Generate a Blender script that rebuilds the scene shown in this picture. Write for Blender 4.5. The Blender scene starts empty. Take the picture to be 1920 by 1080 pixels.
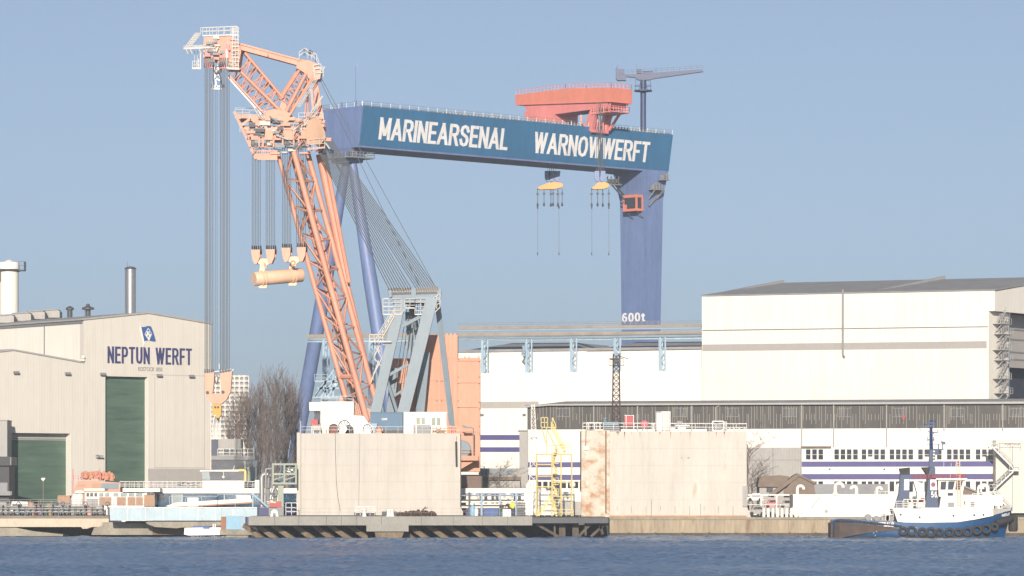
import bpy, math, random
from mathutils import Vector as V, Matrix
R = math.radians
S = bpy.context.scene
C = S.collection

# ------------------------------------------------------------------ camera, sky, sun, exposure
FPX, CX, HY, HC = 7200.0, 960.0, 930.0, 6.5      # focal length in photo pixels, centre column, horizon row, eye height
cam = bpy.data.cameras.new('camera')
cam.sensor_width = 36.0
cam.lens = 36.0 * FPX / 1920.0
cam.shift_y = (HY - 540.0) / 1920.0
cam.clip_start = 1.0
cam.clip_end = 30000.0
cam_o = bpy.data.objects.new('camera', cam)
C.objects.link(cam_o)
cam_o.location = (0, 0, HC)
cam_o.rotation_euler = (R(90), 0, 0)
S.camera = cam_o

SUN_AZ, SUN_EL = 2.0, 18.0                        # degrees left (minus: right) of straight behind the camera, and height
w = bpy.data.worlds.new('World')
S.world = w
w.use_nodes = True
nt = w.node_tree
bg = nt.nodes['Background']
sky = nt.nodes.new('ShaderNodeTexSky')
sky.sky_type = 'NISHITA'
sky.sun_disc = False
sky.sun_elevation = R(SUN_EL)
sky.sun_rotation = R(180 + SUN_AZ)
sky.air_density = 0.6
sky.dust_density = 1.0
sky.ozone_density = 6.0
hs = nt.nodes.new('ShaderNodeHueSaturation')       # paler winter sky
hs.inputs['Saturation'].default_value = 0.62
hs.inputs['Hue'].default_value = 0.491
nt.links.new(sky.outputs[0], hs.inputs['Color'])
nt.links.new(hs.outputs[0], bg.inputs[0])
bg.inputs[1].default_value = 0.074

sl = bpy.data.lights.new('sun', 'SUN')
sl.energy = 5.0
sl.angle = R(0.5)
sl.color = (1.0, 0.90, 0.76)
so = bpy.data.objects.new('sun', sl)
C.objects.link(so)
to_sun = V((-math.sin(R(SUN_AZ)) * math.cos(R(SUN_EL)), -math.cos(R(SUN_AZ)) * math.cos(R(SUN_EL)), math.sin(R(SUN_EL))))
so.rotation_euler = to_sun.to_track_quat('Z', 'Y').to_euler()
so.location = (-200, -300, 300)

S.view_settings.view_transform = 'Standard'
S.view_settings.look = 'None'
S.view_settings.gamma = 1
S.view_settings.exposure = 0.40

# ------------------------------------------------------------------ helpers
def P(px, py, Y):
    """a point seen at photo pixel (px, py) that stands Y metres away"""
    return V(((px - CX) / FPX * Y, Y, HC + (HY - py) / FPX * Y))

class Frame:
    """a vertical working plane: u along it, v behind it, z up"""
    def __init__(s, p0, t=(1, 0)):
        t = V((t[0], t[1], 0)).normalized()
        s.o = V((p0[0], p0[1], 0)); s.t = t; s.n = V((-t.y, t.x, 0))
        s.ang = math.atan2(t.y, t.x)
    def __call__(s, u, v, z): return s.o + s.t * u + s.n * v + V((0, 0, z))
    def hit(s, px, py, v=0.0):
        """u, z where the ray through a pixel meets the plane v"""
        o = s.o + s.n * v
        k = (px - CX) / FPX
        # (k*Y, Y) = o + u*t
        den = s.t.x - k * s.t.y
        u = (k * o.y - o.x) / den
        Y = o.y + u * s.t.y
        return u, HC + (HY - py) / FPX * Y
    def W(s, px, py, v=0.0):
        u, z = s.hit(px, py, v)
        return s(u, v, z)
def FY(Y): return Frame((0, Y))

class MB:
    def __init__(s, fr=None):
        s.v = []; s.f = []; s.mi = []; s.m = 0; s.fr = fr
    def p(s, q):
        q = V(q)
        return s.fr(*q) if s.fr else q
    def add(s, vs, fs):
        b = len(s.v); s.v += [V(x) for x in vs]
        for f in fs:
            s.f.append([b + i for i in f]); s.mi.append(s.m)
        return s
    def box(s, a0, a1, b0, b1, c0, c1):
        q = [s.p((x, y, z)) for z in (c0, c1) for y in (b0, b1) for x in (a0, a1)]
        return s.add(q, [(0, 2, 3, 1), (4, 5, 7, 6), (0, 1, 5, 4), (2, 6, 7, 3), (0, 4, 6, 2), (1, 3, 7, 5)])
    def pbox(s, px0, px1, py0, py1, v0=0.0, v1=1.0):
        """box whose face on plane v0 covers a photo rectangle (py0 above py1)"""
        u0, _ = s.fr.hit(px0, py0, v0); u1, _ = s.fr.hit(px1, py0, v0)
        zt = (s.fr.hit(px0, py0, v0)[1] + s.fr.hit(px1, py0, v0)[1]) / 2
        zb = (s.fr.hit(px0, py1, v0)[1] + s.fr.hit(px1, py1, v0)[1]) / 2
        return s.box(u0, u1, v0, v1, zb, zt)
    def prism(s, pts, vec):
        """closed polygon (world points) swept by vec"""
        n = len(pts); a = [V(x) for x in pts]; vec = V(vec)
        return s.add(a + [x + vec for x in a],
                     [list(range(n))[::-1], list(range(n, 2 * n))] + [(i, (i + 1) % n, n + (i + 1) % n, n + i) for i in range(n)])
    def pprism(s, pix, v0, v1):
        """photo polygon on plane v0 swept back to plane v1"""
        a = [s.fr.W(x, y, v0) for x, y in pix]
        return s.prism(a, s.fr.n * (v1 - v0))
    def bar(s, a, b, w=.1, h=None, up=(0, 0, 1)):
        h = w if h is None else h
        a = V(a); b = V(b); d = (b - a)
        if d.length < 1e-6: return s
        d.normalize(); up = V(up)
        if abs(d.dot(up)) > .98: up = V((0, 1, 0))
        x = d.cross(up).normalized() * w / 2; y = d.cross(x).normalized() * h / 2
        q = [a - x - y, a + x - y, a + x + y, a - x + y, b - x - y, b + x - y, b + x + y, b - x + y]
        return s.add(q, [(0, 1, 2, 3), (7, 6, 5, 4), (0, 4, 5, 1), (1, 5, 6, 2), (2, 6, 7, 3), (3, 7, 4, 0)])
    def tube(s, a, b, r=.1, r2=None, n=8):
        r2 = r if r2 is None else r2
        a = V(a); b = V(b); d = b - a
        if d.length < 1e-6: return s
        d.normalize()
        x = d.orthogonal().normalized(); y = d.cross(x)
        q = []
        for c, rr in ((a, r), (b, r2)):
            q += [c + (x * math.cos(2 * math.pi * i / n) + y * math.sin(2 * math.pi * i / n)) * rr for i in range(n)]
        return s.add(q, [(i, (i + 1) % n, n + (i + 1) % n, n + i) for i in range(n)] + [list(range(n))[::-1], list(range(n, 2 * n))])
    def path(s, pts, r=.1, n=6):
        for a, b in zip(pts, pts[1:]): s.tube(a, b, r, r, n)
        return s
    def pipe(s, pts, r=.1, n=10, caps=True, radii=None):
        """one smooth pipe through points"""
        pts = [V(x) for x in pts]; m = len(pts); q = []; ref = None
        for i, c in enumerate(pts):
            d = (pts[min(i + 1, m - 1)] - pts[max(i - 1, 0)]).normalized()
            if ref is None: ref = d.orthogonal().normalized()
            x = (ref - d * ref.dot(d)).normalized(); ref = x; y = d.cross(x)
            rr = radii[i] if radii else r
            q += [c + (x * math.cos(2 * math.pi * k / n) + y * math.sin(2 * math.pi * k / n)) * rr for k in range(n)]
        f = [(i * n + k, i * n + (k + 1) % n, (i + 1) * n + (k + 1) % n, (i + 1) * n + k) for i in range(m - 1) for k in range(n)]
        if caps: f += [list(range(n))[::-1], list(range((m - 1) * n, m * n))]
        return s.add(q, f)
    def lathe(s, c, prof, n=24, axis=(0, 0, 1)):
        """profile of (radius, distance along axis)"""
        ax = V(axis).normalized(); x = ax.orthogonal().normalized(); y = ax.cross(x); c = V(c); m = len(prof); q = []
        for r, h in prof:
            q += [c + ax * h + (x * math.cos(2 * math.pi * k / n) + y * math.sin(2 * math.pi * k / n)) * r for k in range(n)]
        f = [(i * n + k, i * n + (k + 1) % n, (i + 1) * n + (k + 1) % n, (i + 1) * n + k) for i in range(m - 1) for k in range(n)]
        return s.add(q, f + [list(range(n))[::-1], list(range((m - 1) * n, m * n))])
    def torus(s, c, axis, R0, r0, n=18, m=8, sx=1.0):
        ax = V(axis).normalized(); x = ax.orthogonal().normalized(); y = ax.cross(x); c = V(c); q = []
        for i in range(n):
            a = 2 * math.pi * i / n; d = x * math.cos(a) + y * math.sin(a)
            for j in range(m):
                b = 2 * math.pi * j / m
                q.append(c + d * (R0 + r0 * math.cos(b)) + ax * (r0 * math.sin(b)) * sx)
        return s.add(q, [(i * m + j, ((i + 1) % n) * m + j, ((i + 1) % n) * m + (j + 1) % m, i * m + (j + 1) % m) for i in range(n) for j in range(m)])
    def ball(s, c, r, n=10, m=6, sq=(1, 1, 1)):
        c = V(c); q = []
        for i in range(m + 1):
            t = math.pi * i / m
            for k in range(n):
                a = 2 * math.pi * k / n
                q.append(c + V((math.sin(t) * math.cos(a) * r * sq[0], math.sin(t) * math.sin(a) * r * sq[1], math.cos(t) * r * sq[2])))
        return s.add(q, [(i * n + k, (i + 1) * n + k, (i + 1) * n + (k + 1) % n, i * n + (k + 1) % n) for i in range(m) for k in range(n)])
    def rail(s, pts, h=1.1, step=1.8, r=.03, lines=(1.0, .5), kick=False):
        """guard rail standing on a polyline"""
        pts = [V(x) for x in pts]; up = V((0, 0, h))
        for a, b in zip(pts, pts[1:]):
            L = (b - a).length; k = max(1, round(L / step))
            for i in range(k + 1):
                q = a.lerp(b, i / k); s.tube(q, q + up, r, r, 4)
            for l in lines: s.tube(a + up * l, b + up * l, r, r, 4)
            if kick: s.bar(a + V((0, 0, .1)), b + V((0, 0, .1)), .03, .2)
        return s
    def lattice(s, A, B, n, r, rb, skipdiag=False, faces=None):
        """A, B: rings of chord end points; n bays; chord radius r, brace radius rb"""
        k = len(A); A = [V(x) for x in A]; B = [V(x) for x in B]
        if r: 
            for a, b in zip(A, B): s.tube(a, b, r, r, 8)
        for j in (faces if faces is not None else range(k)):
            a0, a1, b0, b1 = A[j], A[(j + 1) % k], B[j], B[(j + 1) % k]
            for i in range(n):
                t0, t1 = i / n, (i + 1) / n
                if i: s.tube(a0.lerp(b0, t0), a1.lerp(b1, t0), rb, rb, 5)
                if (i + j) % 2: s.tube(a0.lerp(b0, t0), a1.lerp(b1, t1), rb, rb, 5)
                else: s.tube(a1.lerp(b1, t0), a0.lerp(b0, t1), rb, rb, 5)
        return s
    def stair(s, a, b, width, n=12, wv=(0, 1, 0), rail=True, r=.035):
        """straight flight from a up to b, width swept along wv"""
        a = V(a); b = V(b); wv = V(wv).normalized() * width
        for e in (V((0, 0, 0)), wv): s.bar(a + e, b + e, .06, .28)
        for i in range(n):
            q = a.lerp(b, (i + .5) / n); d = (b - a); d.z = 0; d = d.normalized() * .14
            s.add([q - d, q + d, q + d + wv, q - d + wv, q - d + V((0, 0, .04)), q + d + V((0, 0, .04)), q + d + wv + V((0, 0, .04)), q - d + wv + V((0, 0, .04))],
                  [(3, 2, 1, 0), (4, 5, 6, 7), (0, 1, 5, 4), (1, 2, 6, 5), (2, 3, 7, 6), (3, 0, 4, 7)])
        if rail:
            for e in (V((0, 0, 0)), wv):
                for h in (.55, 1.05): s.tube(a + e + V((0, 0, h)), b + e + V((0, 0, h)), r, r, 4)
                for i in range(0, 6):
                    q = a.lerp(b, i / 5) + e; s.tube(q, q + V((0, 0, 1.05)), r, r, 4)
        return s
    def text(s, body, o, ux, uz, un, bold=.0, block=None):
        vs, fs = stroke_text(body, *block) if block else text_shape(body, bold)
        o = V(o); ux = V(ux); uz = V(uz); un = V(un)
        return s.add([o + ux * x + uz * y + un * z for x, y, z in vs], fs)

_tx = {}
def text_shape(body, bold):
    if (body, bold) in _tx: return _tx[body, bold]
    cu = bpy.data.curves.new('t', 'FONT'); cu.body = body; cu.extrude = .05; cu.offset = bold; cu.resolution_u = 4; cu.space_character = 1.0 + bold * 1.6
    ob = bpy.data.objects.new('t', cu); C.objects.link(ob)
    dg = bpy.context.evaluated_depsgraph_get()
    me = bpy.data.meshes.new_from_object(ob.evaluated_get(dg))
    co = [v.co.copy() for v in me.vertices]; fs = [list(q.vertices) for q in me.polygons]
    bpy.data.objects.remove(ob); bpy.data.curves.remove(cu); bpy.data.meshes.remove(me)
    lo = [min(c[i] for c in co) for i in range(3)]; hi = [max(c[i] for c in co) for i in range(3)]
    vs = [tuple((c[i] - lo[i]) / (hi[i] - lo[i]) for i in range(3)) for c in co]
    _tx[body, bold] = (vs, fs)
    return vs, fs

GLY = {'M': (.86, [[(0, 0), (0, 1), (.5, .12), (1, 1), (1, 0)]]), 'A': (.84, [[(0, 0), (.5, 1), (1, 0)], [(.2, .3), (.8, .3)]]),
 'R': (.74, [[(0, 0), (0, 1), (.62, 1), (.9, .93), (1, .75), (.9, .57), (.62, .5), (0, .5)], [(.55, .5), (1, 0)]]), 'I': (.0, [[(0, 0), (0, 1)]]),
 'N': (.72, [[(0, 0), (0, 1), (1, 0), (1, 1)]]), 'E': (.60, [[(1, 1), (0, 1), (0, 0), (1, 0)], [(0, .52), (.88, .52)]]),
 'S': (.70, [[(1, .77), (.85, .94), (.5, 1), (.15, .93), (.02, .75), (.15, .6), (.5, .52), (.85, .43), (1, .25), (.85, .06), (.5, 0), (.15, .06), (0, .24)]]),
 'L': (.56, [[(0, 1), (0, 0), (1, 0)]]), 'W': (1.16, [[(0, 1), (.25, 0), (.5, 1), (.75, 0), (1, 1)]]), 'F': (.56, [[(1, 1), (0, 1), (0, 0)], [(0, .5), (.85, .5)]]),
 'O': (.82, [[(.5, 1), (.18, .92), (0, .65), (0, .35), (.18, .08), (.5, 0), (.82, .08), (1, .35), (1, .65), (.82, .92), (.5, 1)]]),
 'T': (.66, [[(0, 1), (1, 1)], [(.5, 1), (.5, 0)]]), 'P': (.70, [[(0, 0), (0, 1), (.62, 1), (.9, .92), (1, .72), (.9, .52), (.62, .44), (.3, .44)]]),
 'U': (.72, [[(0, 1), (0, .28), (.14, .07), (.5, 0), (.86, .07), (1, .28), (1, 1)]]), '0': (.62, [[(.5, 1), (.16, .9), (0, .62), (0, .38), (.16, .1), (.5, 0), (.84, .1), (1, .38), (1, .62), (.84, .9), (.5, 1)]]),
 '6': (.62, [[(.95, .86), (.75, .98), (.45, 1), (.13, .82), (0, .42), (.13, .1), (.5, 0), (.87, .1), (1, .31), (.87, .52), (.5, .6), (.08, .45)]]),
 '5': (.62, [[(.95, 1), (.15, 1), (.06, .52), (.5, .62), (.9, .5), (1, .3), (.88, .08), (.5, 0), (.03, .1)]]), 't': (.36, [[(.38, .95), (.38, .14), (.6, 0), (1, .02)], [(0, .68), (.95, .68)]]), ' ': (.30, [])}
def stroke_text(body, k=.62, s=.17, gap=.11):
    """block lettering with an even stroke; returns verts in a unit box and faces"""
    vs, fs, x0 = [], [], 0.0
    layer = 0
    for ch in body:
        w_, lines = GLY[ch]; w_ *= k
        for pl in lines:
            p = [V((x0 + s / 2 + a * w_, s / 2 + b * (1 - s), 0)) for a, b in pl]; closed = (p[0] - p[-1]).length < 1e-4; m = len(p)
            quads = []
            if m >= 6:                                # curved stroke: one mitred ribbon
                L_, R_ = [], []
                for i in range(m):
                    d0 = (p[i] - p[i - 1]).normalized() if i else ((p[0] - p[-2]).normalized() if closed else (p[1] - p[0]).normalized())
                    d1 = (p[i + 1] - p[i]).normalized() if i < m - 1 else ((p[1] - p[0]).normalized() if closed else d0)
                    n0 = V((-d0.y, d0.x, 0)); nn = (n0 + V((-d1.y, d1.x, 0))).normalized(); c = max(.6, nn.dot(n0)); e = V((0, 0, 0))
                    if not closed and i in (0, m - 1) and abs(d0.y) > .9: e = d0 * (-s / 2 if i == 0 else s / 2)
                    L_.append(p[i] + nn * s / 2 / c + e); R_.append(p[i] - nn * s / 2 / c + e)
                quads.append((L_, R_))
            else:                                     # straight strokes, cut level at top and foot
                for a, b in zip(p, p[1:]):
                    d = b - a
                    if abs(d.y) > abs(d.x) * .8:
                        h = V((s / 2 * d.length / abs(d.y), 0, 0)); sl = d / d.y
                        a2 = a + sl * ((0 if a.y < .35 and a.y <= s / 2 + .01 else (1 if a.y >= 1 - s / 2 - .01 else a.y)) - a.y)
                        b2 = b + sl * ((0 if b.y <= s / 2 + .01 else (1 if b.y >= 1 - s / 2 - .01 else b.y)) - b.y)
                        quads.append(([a2 - h, b2 - h], [a2 + h, b2 + h]))
                    else:
                        n_ = V((-d.y, d.x, 0)).normalized() * s / 2; e_ = d.normalized() * s / 2; a = a - e_; b = b + e_; quads.append(([a + n_, b + n_], [a - n_, b - n_]))
            for L_, R_ in quads:
                layer += 1; b0 = len(vs); mm = len(L_); zf = 1 + .05 * (layer % 7)
                for z in (0, zf): vs += [(a.x, min(1, max(0, a.y)), z) for a in L_] + [(a.x, min(1, max(0, a.y)), z) for a in R_]
                for i in range(mm - 1):
                    a, b, c, d = b0 + i, b0 + i + 1, b0 + mm + i + 1, b0 + mm + i
                    fs += [(a, b, c, d), (d + 2 * mm, c + 2 * mm, b + 2 * mm, a + 2 * mm), (a, a + 2 * mm, b + 2 * mm, b), (d, c, c + 2 * mm, d + 2 * mm)]
        x0 += w_ + s + gap
    W_ = x0 - gap
    return [(x / W_, y, z) for x, y, z in vs], fs

def meta(o, label=None, cat=None, group=None, kind=None):
    for k, x in (('label', label), ('category', cat), ('group', group), ('kind', kind)):
        if x: o[k] = x
    return o

def link_mesh(name, mb, mats, inv=None, smooth=False):
    me = bpy.data.meshes.new(name)
    vs = [inv @ x for x in mb.v] if inv else mb.v
    me.from_pydata([tuple(x) for x in vs], [], mb.f)
    mats = mats if isinstance(mats, (list, tuple)) else [mats]
    for m in mats: me.materials.append(m)
    if len(mats) > 1: me.polygons.foreach_set('material_index', mb.mi)
    import bmesh
    bm = bmesh.new(); bm.from_mesh(me); bmesh.ops.recalc_face_normals(bm, faces=bm.faces); bm.to_mesh(me); bm.free()
    if smooth:
        me.polygons.foreach_set('use_smooth', [True] * len(me.polygons))
        me.set_sharp_from_angle(angle=R(40))
    me.update()
    o = bpy.data.objects.new(name, me); C.objects.link(o)
    return o

class T:
    """a thing: an Empty at its base that parents its parts"""
    def __init__(s, name, label, cat, loc, rot=0.0, group=None):
        s.o = bpy.data.objects.new(name, None); C.objects.link(s.o)
        s.o.empty_display_size = .5
        s.o.location = loc; s.o.rotation_euler = (0, 0, rot)
        s.inv = (Matrix.Translation(V(loc)) @ Matrix.Rotation(rot, 4, 'Z')).inverted()
        meta(s.o, label, cat, group)
    def part(s, name, mb, mats, parent=None, label=None, smooth=False):
        o = link_mesh(name, mb, mats, s.inv, smooth)
        o.parent = parent or s.o
        if label: o['label'] = label
        return o
def single(name, label, cat, mb, mats, group=None, smooth=False, kind=None, rot=0.0):
    """a thing that is one mesh, origin at its base"""
    n = len(mb.v)
    loc = V((sum(q.x for q in mb.v) / n, sum(q.y for q in mb.v) / n, min(q.z for q in mb.v)))
    inv = (Matrix.Translation(loc) @ Matrix.Rotation(rot, 4, 'Z')).inverted()
    o = link_mesh(name, mb, mats, inv, smooth)
    o.location = loc; o.rotation_euler = (0, 0, rot)
    return meta(o, label, cat, group, kind)
def kids(o): return [q for q in bpy.data.objects if q.parent == o]
def dup(o, loc=None, rot=None, label=None, parent=None):
    c = o.copy(); C.objects.link(c)
    if parent: c.parent = parent
    if loc is not None: c.location = loc
    if rot is not None: c.rotation_euler = (0, 0, rot)
    if label: c['label'] = label
    for k in kids(o): dup(k, parent=c)
    return c

# ------------------------------------------------------------------ materials
def mat(name, col, rough=.65, metal=0.0, var=.12, sc=.35, zs=.35, rust=0.0, rustcol=(.32, .13, .05), rustsc=.5, rustsoft=0.0, ribs=0.0, ribamp=.12, streak=0.0, fine=.05):
    m = bpy.data.materials.new(name); m.use_nodes = True
    n = m.node_tree.nodes; L = m.node_tree.links; b = n['Principled BSDF']
    b.inputs['Roughness'].default_value = rough; b.inputs['Metallic'].default_value = metal
    tc = n.new('ShaderNodeTexCoord')
    tc_obj = n.new('ShaderNodeMapping'); L.new(tc.outputs['Object'], tc_obj.inputs[0])
    mp = n.new('ShaderNodeMapping'); mp.inputs['Scale'].default_value = (1, 1, zs); L.new(tc.outputs['Object'], mp.inputs[0])
    def noise(scale, det, src=mp):
        q = n.new('ShaderNodeTexNoise'); q.inputs['Scale'].default_value = scale; q.inputs['Detail'].default_value = det; q.inputs['Roughness'].default_value = .62
        L.new(src.outputs[0], q.inputs['Vector']); return q
    def mix(fac, a, c, mode='MIX'):
        q = n.new('ShaderNodeMix'); q.data_type = 'RGBA'; q.blend_type = mode
        for s_, x in ((q.inputs[0], fac), (q.inputs[6], a), (q.inputs[7], c)):
            if hasattr(x, 'links'): L.new(x, s_)
            else: s_.default_value = x if isinstance(x, float) else (*x, 1)
        return q.outputs[2]
    def ramp(src, p0, p1):
        q = n.new('ShaderNodeMapRange'); q.inputs[1].default_value = p0; q.inputs[2].default_value = p1; L.new(src, q.inputs[0]); return q.outputs[0]
    c = mix(ramp(noise(sc, 5).outputs[0], .3, .7), tuple(x * (1 - var) for x in col), tuple(min(1, x * (1 + var * .6)) for x in col))
    if fine: c = mix(ramp(noise(sc * 9, 3).outputs[0], .42, .72), c, mix(1.0, c, tuple([1 - fine * 2.2] * 3), 'MULTIPLY'))
    if ribs:
        wv = n.new('ShaderNodeTexWave'); wv.wave_type = 'BANDS'; wv.bands_direction = 'X'; wv.inputs['Scale'].default_value = ribs; wv.inputs['Distortion'].default_value = 0
        L.new(tc.outputs['Object'], wv.inputs[0])
        c = mix(ramp(wv.outputs[1], .55, .95), c, mix(1.0, c, tuple([1 - ribamp] * 3), 'MULTIPLY'))
    if rust:
        c = mix(ramp(noise(rustsc, 8).outputs[0], .72 - rust * .3, .80 - rust * .25 + rustsoft), c, rustcol)
    if streak:                                         # rain and dirt runs down the sheet
        mq = n.new('ShaderNodeMapping'); mq.inputs['Scale'].default_value = (1, 1, .05); L.new(tc.outputs['Object'], mq.inputs[0])
        c = mix(ramp(noise(1.1, 6, mq).outputs[0], .46, .74), c, mix(1.0, c, (1 - streak, 1 - streak * 1.1, 1 - streak * 1.25), 'MULTIPLY'))
        c = mix(ramp(noise(.09, 4, tc_obj).outputs[0], .45, .7), c, mix(1.0, c, tuple([1 - streak * .45] * 3), 'MULTIPLY'))
    L.new(c, b.inputs['Base Color'])
    return m

WHITE = (.74, .70, .635)
m_white = mat('white paint', WHITE, .6, var=.05, fine=.02)
m_clad = mat('white cladding', (.76, .72, .655), .55, var=.035, sc=.12, ribs=.9, ribamp=.02, fine=.015, streak=.10)
m_beige = mat('beige cladding', (.575, .54, .49), .6, var=.04, sc=.1, ribs=.55, ribamp=.06, fine=.02, streak=.07)
m_cream = mat('cream tank paint', (.435, .40, .362), .6, var=.07, sc=.16, zs=.25, fine=.03, streak=.10)
m_creamrust = mat('cream paint with rust streaks', (.48, .447, .398), .65, var=.1, sc=.3, zs=.2, rust=.20, rustsc=.32, rustcol=(.40, .29, .20), fine=.04, streak=.09)
m_rusty = mat('rust eaten cream paint', (.52, .475, .40), .75, var=.15, sc=.4, zs=1.15, rust=.84, rustsc=.6, rustsoft=.07, rustcol=(.36, .19, .09), fine=.06)
m_band = mat('grey cladding band', (.37, .345, .33), .6, var=.05, ribs=1.2, ribamp=.07)
m_stripe = mat('violet blue stripe paint', (.07, .063, .20), .6, var=.12, sc=.8)
m_greydark = mat('dark corrugated sheet', (.082, .075, .071), .7, var=.25, sc=.5, zs=.12, ribs=2.4, ribamp=.3, streak=.2)
m_roof = mat('roof felt', (.25, .25, .265), .8, var=.18, sc=.25, zs=1)
m_roofbrown = mat('brown roofing felt', (.19, .145, .115), .85, var=.2, sc=.6, zs=1)
m_greywall = mat('grey wall panels', (.34, .325, .31), .7, var=.08, ribs=.6, ribamp=.06)
m_steel = mat('galvanised steel', (.34, .34, .34), .45, .5, var=.15)
m_chimney = mat('polished flue steel', (.52, .50, .49), .30, .85, var=.08, sc=.4)
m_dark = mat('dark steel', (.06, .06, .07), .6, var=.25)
m_rope = mat('wire rope', (.045, .05, .06), .55, .3, var=.1, sc=2)
m_orange = mat('salmon crane paint', (.57, .265, .18), .55, var=.16, sc=.35, rust=.1, rustcol=(.38, .14, .08))
m_orangelow = mat('salmon hull paint', (.51, .255, .165), .6, var=.10, sc=.22, zs=.3, rust=.06, rustcol=(.5, .2, .12))
m_orangebright = mat('red orange trolley paint', (.60, .195, .135), .5, var=.12, sc=.3)
m_redpink = mat('faded red paint', (.62, .20, .19), .55, var=.12, sc=.3)
m_plate = mat('weathered ochre plate', (.42, .25, .16), .65, var=.2, sc=.6)
m_gblue = mat('violet blue gantry paint', (.13, .185, .36), .5, var=.12, sc=.18, zs=.3, streak=.16)
m_gbeam = mat('petrol blue girder paint', (.03, .135, .275), .45, var=.12, sc=.12, zs=.3, streak=.16)
m_letter = mat('white lettering', (.74, .72, .72), .55, var=.10, sc=.6, streak=.14)
m_peach = mat('peach hook block paint', (.62, .30, .205), .55, var=.12, sc=.6, rust=.06)
m_railw = mat('pale grey rail paint', (.50, .475, .44), .6, var=.1)
m_gdark = mat('dark violet blue crane paint', (.032, .048, .125), .5, var=.15)
m_navy = mat('navy lettering', (.035, .038, .13), .55, var=.06)
m_logo = mat('flag blue', (.03, .09, .28), .5, var=.08)
m_aframe = mat('grey blue frame paint', (.15, .20, .245), .5, var=.12, sc=.3)
m_lblue = mat('light blue steel', (.24, .34, .44), .55, var=.12, sc=.3)
m_paleblue = mat('pale blue bridge paint', (.37, .46, .51), .6, var=.12, sc=.4, zs=.6, rust=.08, rustcol=(.36, .30, .22))
m_sky = mat('sky blue tank paint', (.20, .37, .50), .55, var=.08)
m_green = mat('green door sheet', (.068, .116, .086), .6, var=.34, sc=.12, zs=9)
m_conc = mat('weathered concrete', (.28, .25, .20), .85, var=.25, sc=.35, zs=.6, rust=.22, rustcol=(.24, .17, .12), fine=.12)
m_quay = mat('stained quay wall', (.34, .275, .195), .85, var=.25, sc=.3, zs=.15, rust=.50, rustsc=.45, rustcol=(.20, .13, .08), fine=.12)
m_deck = mat('pale concrete deck', (.27, .26, .235), .8, var=.15, sc=.5, zs=.4, rust=.16, rustcol=(.28, .22, .16), fine=.08)
m_pilewood = mat('wet brown pile', (.20, .15, .10), .8, var=.35, sc=.8, rust=.25, rustcol=(.06, .06, .05), fine=.2)
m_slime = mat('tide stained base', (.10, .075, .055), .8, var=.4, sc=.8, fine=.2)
m_creamedge = mat('cream pier edge', (.50, .43, .33), .75, var=.12, sc=.5, fine=.08)
m_yellow = mat('yellow safety paint', (.62, .50, .20), .55, var=.12, sc=.6)
m_hookyellow = mat('hook yellow', (.55, .27, .02), .5, var=.12, sc=.6)
m_spread = mat('spreader ochre yellow', (.55, .27, .06), .5, var=.15, sc=.4)
m_tank = mat('peach lifting beam paint', (.70, .47, .32), .5, var=.08, sc=.3)
m_red = mat('red paint', (.38, .03, .04), .5, var=.1)
m_tugblue = mat('tug hull blue', (.011, .065, .18), .4, var=.12, sc=.4, rust=.04, rustcol=(.12, .1, .1))
m_tugdark = mat('tug stack blue', (.007, .03, .10), .45, var=.12)
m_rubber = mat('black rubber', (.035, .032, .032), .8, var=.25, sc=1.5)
m_fender = mat('worn brown stern fender', (.07, .048, .04), .8, var=.35, sc=.7, zs=2)
m_glass = mat('dark window glass', (.035, .04, .055), .15, var=.2, sc=.6)
m_glassb = mat('blue tinted glass', (.02, .06, .11), .12, var=.3, sc=.25)
m_glassg = mat('grey green glass', (.22, .26, .27), .2, var=.2, sc=.4)
m_wood = mat('varnished wood panel', (.33, .17, .085), .5, var=.2, sc=.8)
m_bark = mat('bare bark', (.20, .165, .15), .9, var=.25, sc=.3)
m_bark2 = mat('red brown twigs', (.22, .17, .15), .9, var=.25, sc=.3)
m_blue = mat('container blue', (.045, .12, .21), .5, var=.12, ribs=2.0, ribamp=.15)
m_cblue = mat('royal blue bin', (.02, .07, .25), .5, var=.15)
m_greybox = mat('mid grey paint', (.20, .20, .21), .55, var=.12)
m_palegreen = mat('pale sage steel', (.27, .31, .25), .6, var=.15, sc=.6)
m_hivis = mat('yellow hi vis', (.65, .75, .05), .7, var=.1)
m_cloth = mat('dark work trousers', (.04, .045, .07), .85, var=.2)
m_skin = mat('skin', (.55, .33, .24), .6, var=.05)
m_bag = mat('white sack cloth', (.74, .72, .68), .85, var=.1, sc=1.5)
m_ground = mat('yard asphalt', (.10, .098, .095), .9, var=.25, sc=.1, zs=1, fine=.1)

# ------------------------------------------------------------------ ground and water
import numpy as np
gx = P(1143, 970, 632.6).x
ZQ = 3.0
mb = MB()
mb.prism([(-4000, 690, -2), (gx, 690, -2), (gx, 632.6, -2), (4000, 632.6, -2), (4000, 9000, -2), (-4000, 9000, -2)], (0, 0, ZQ + 2))
g = link_mesh('ground', mb, m_ground); g['kind'] = 'structure'

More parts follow.
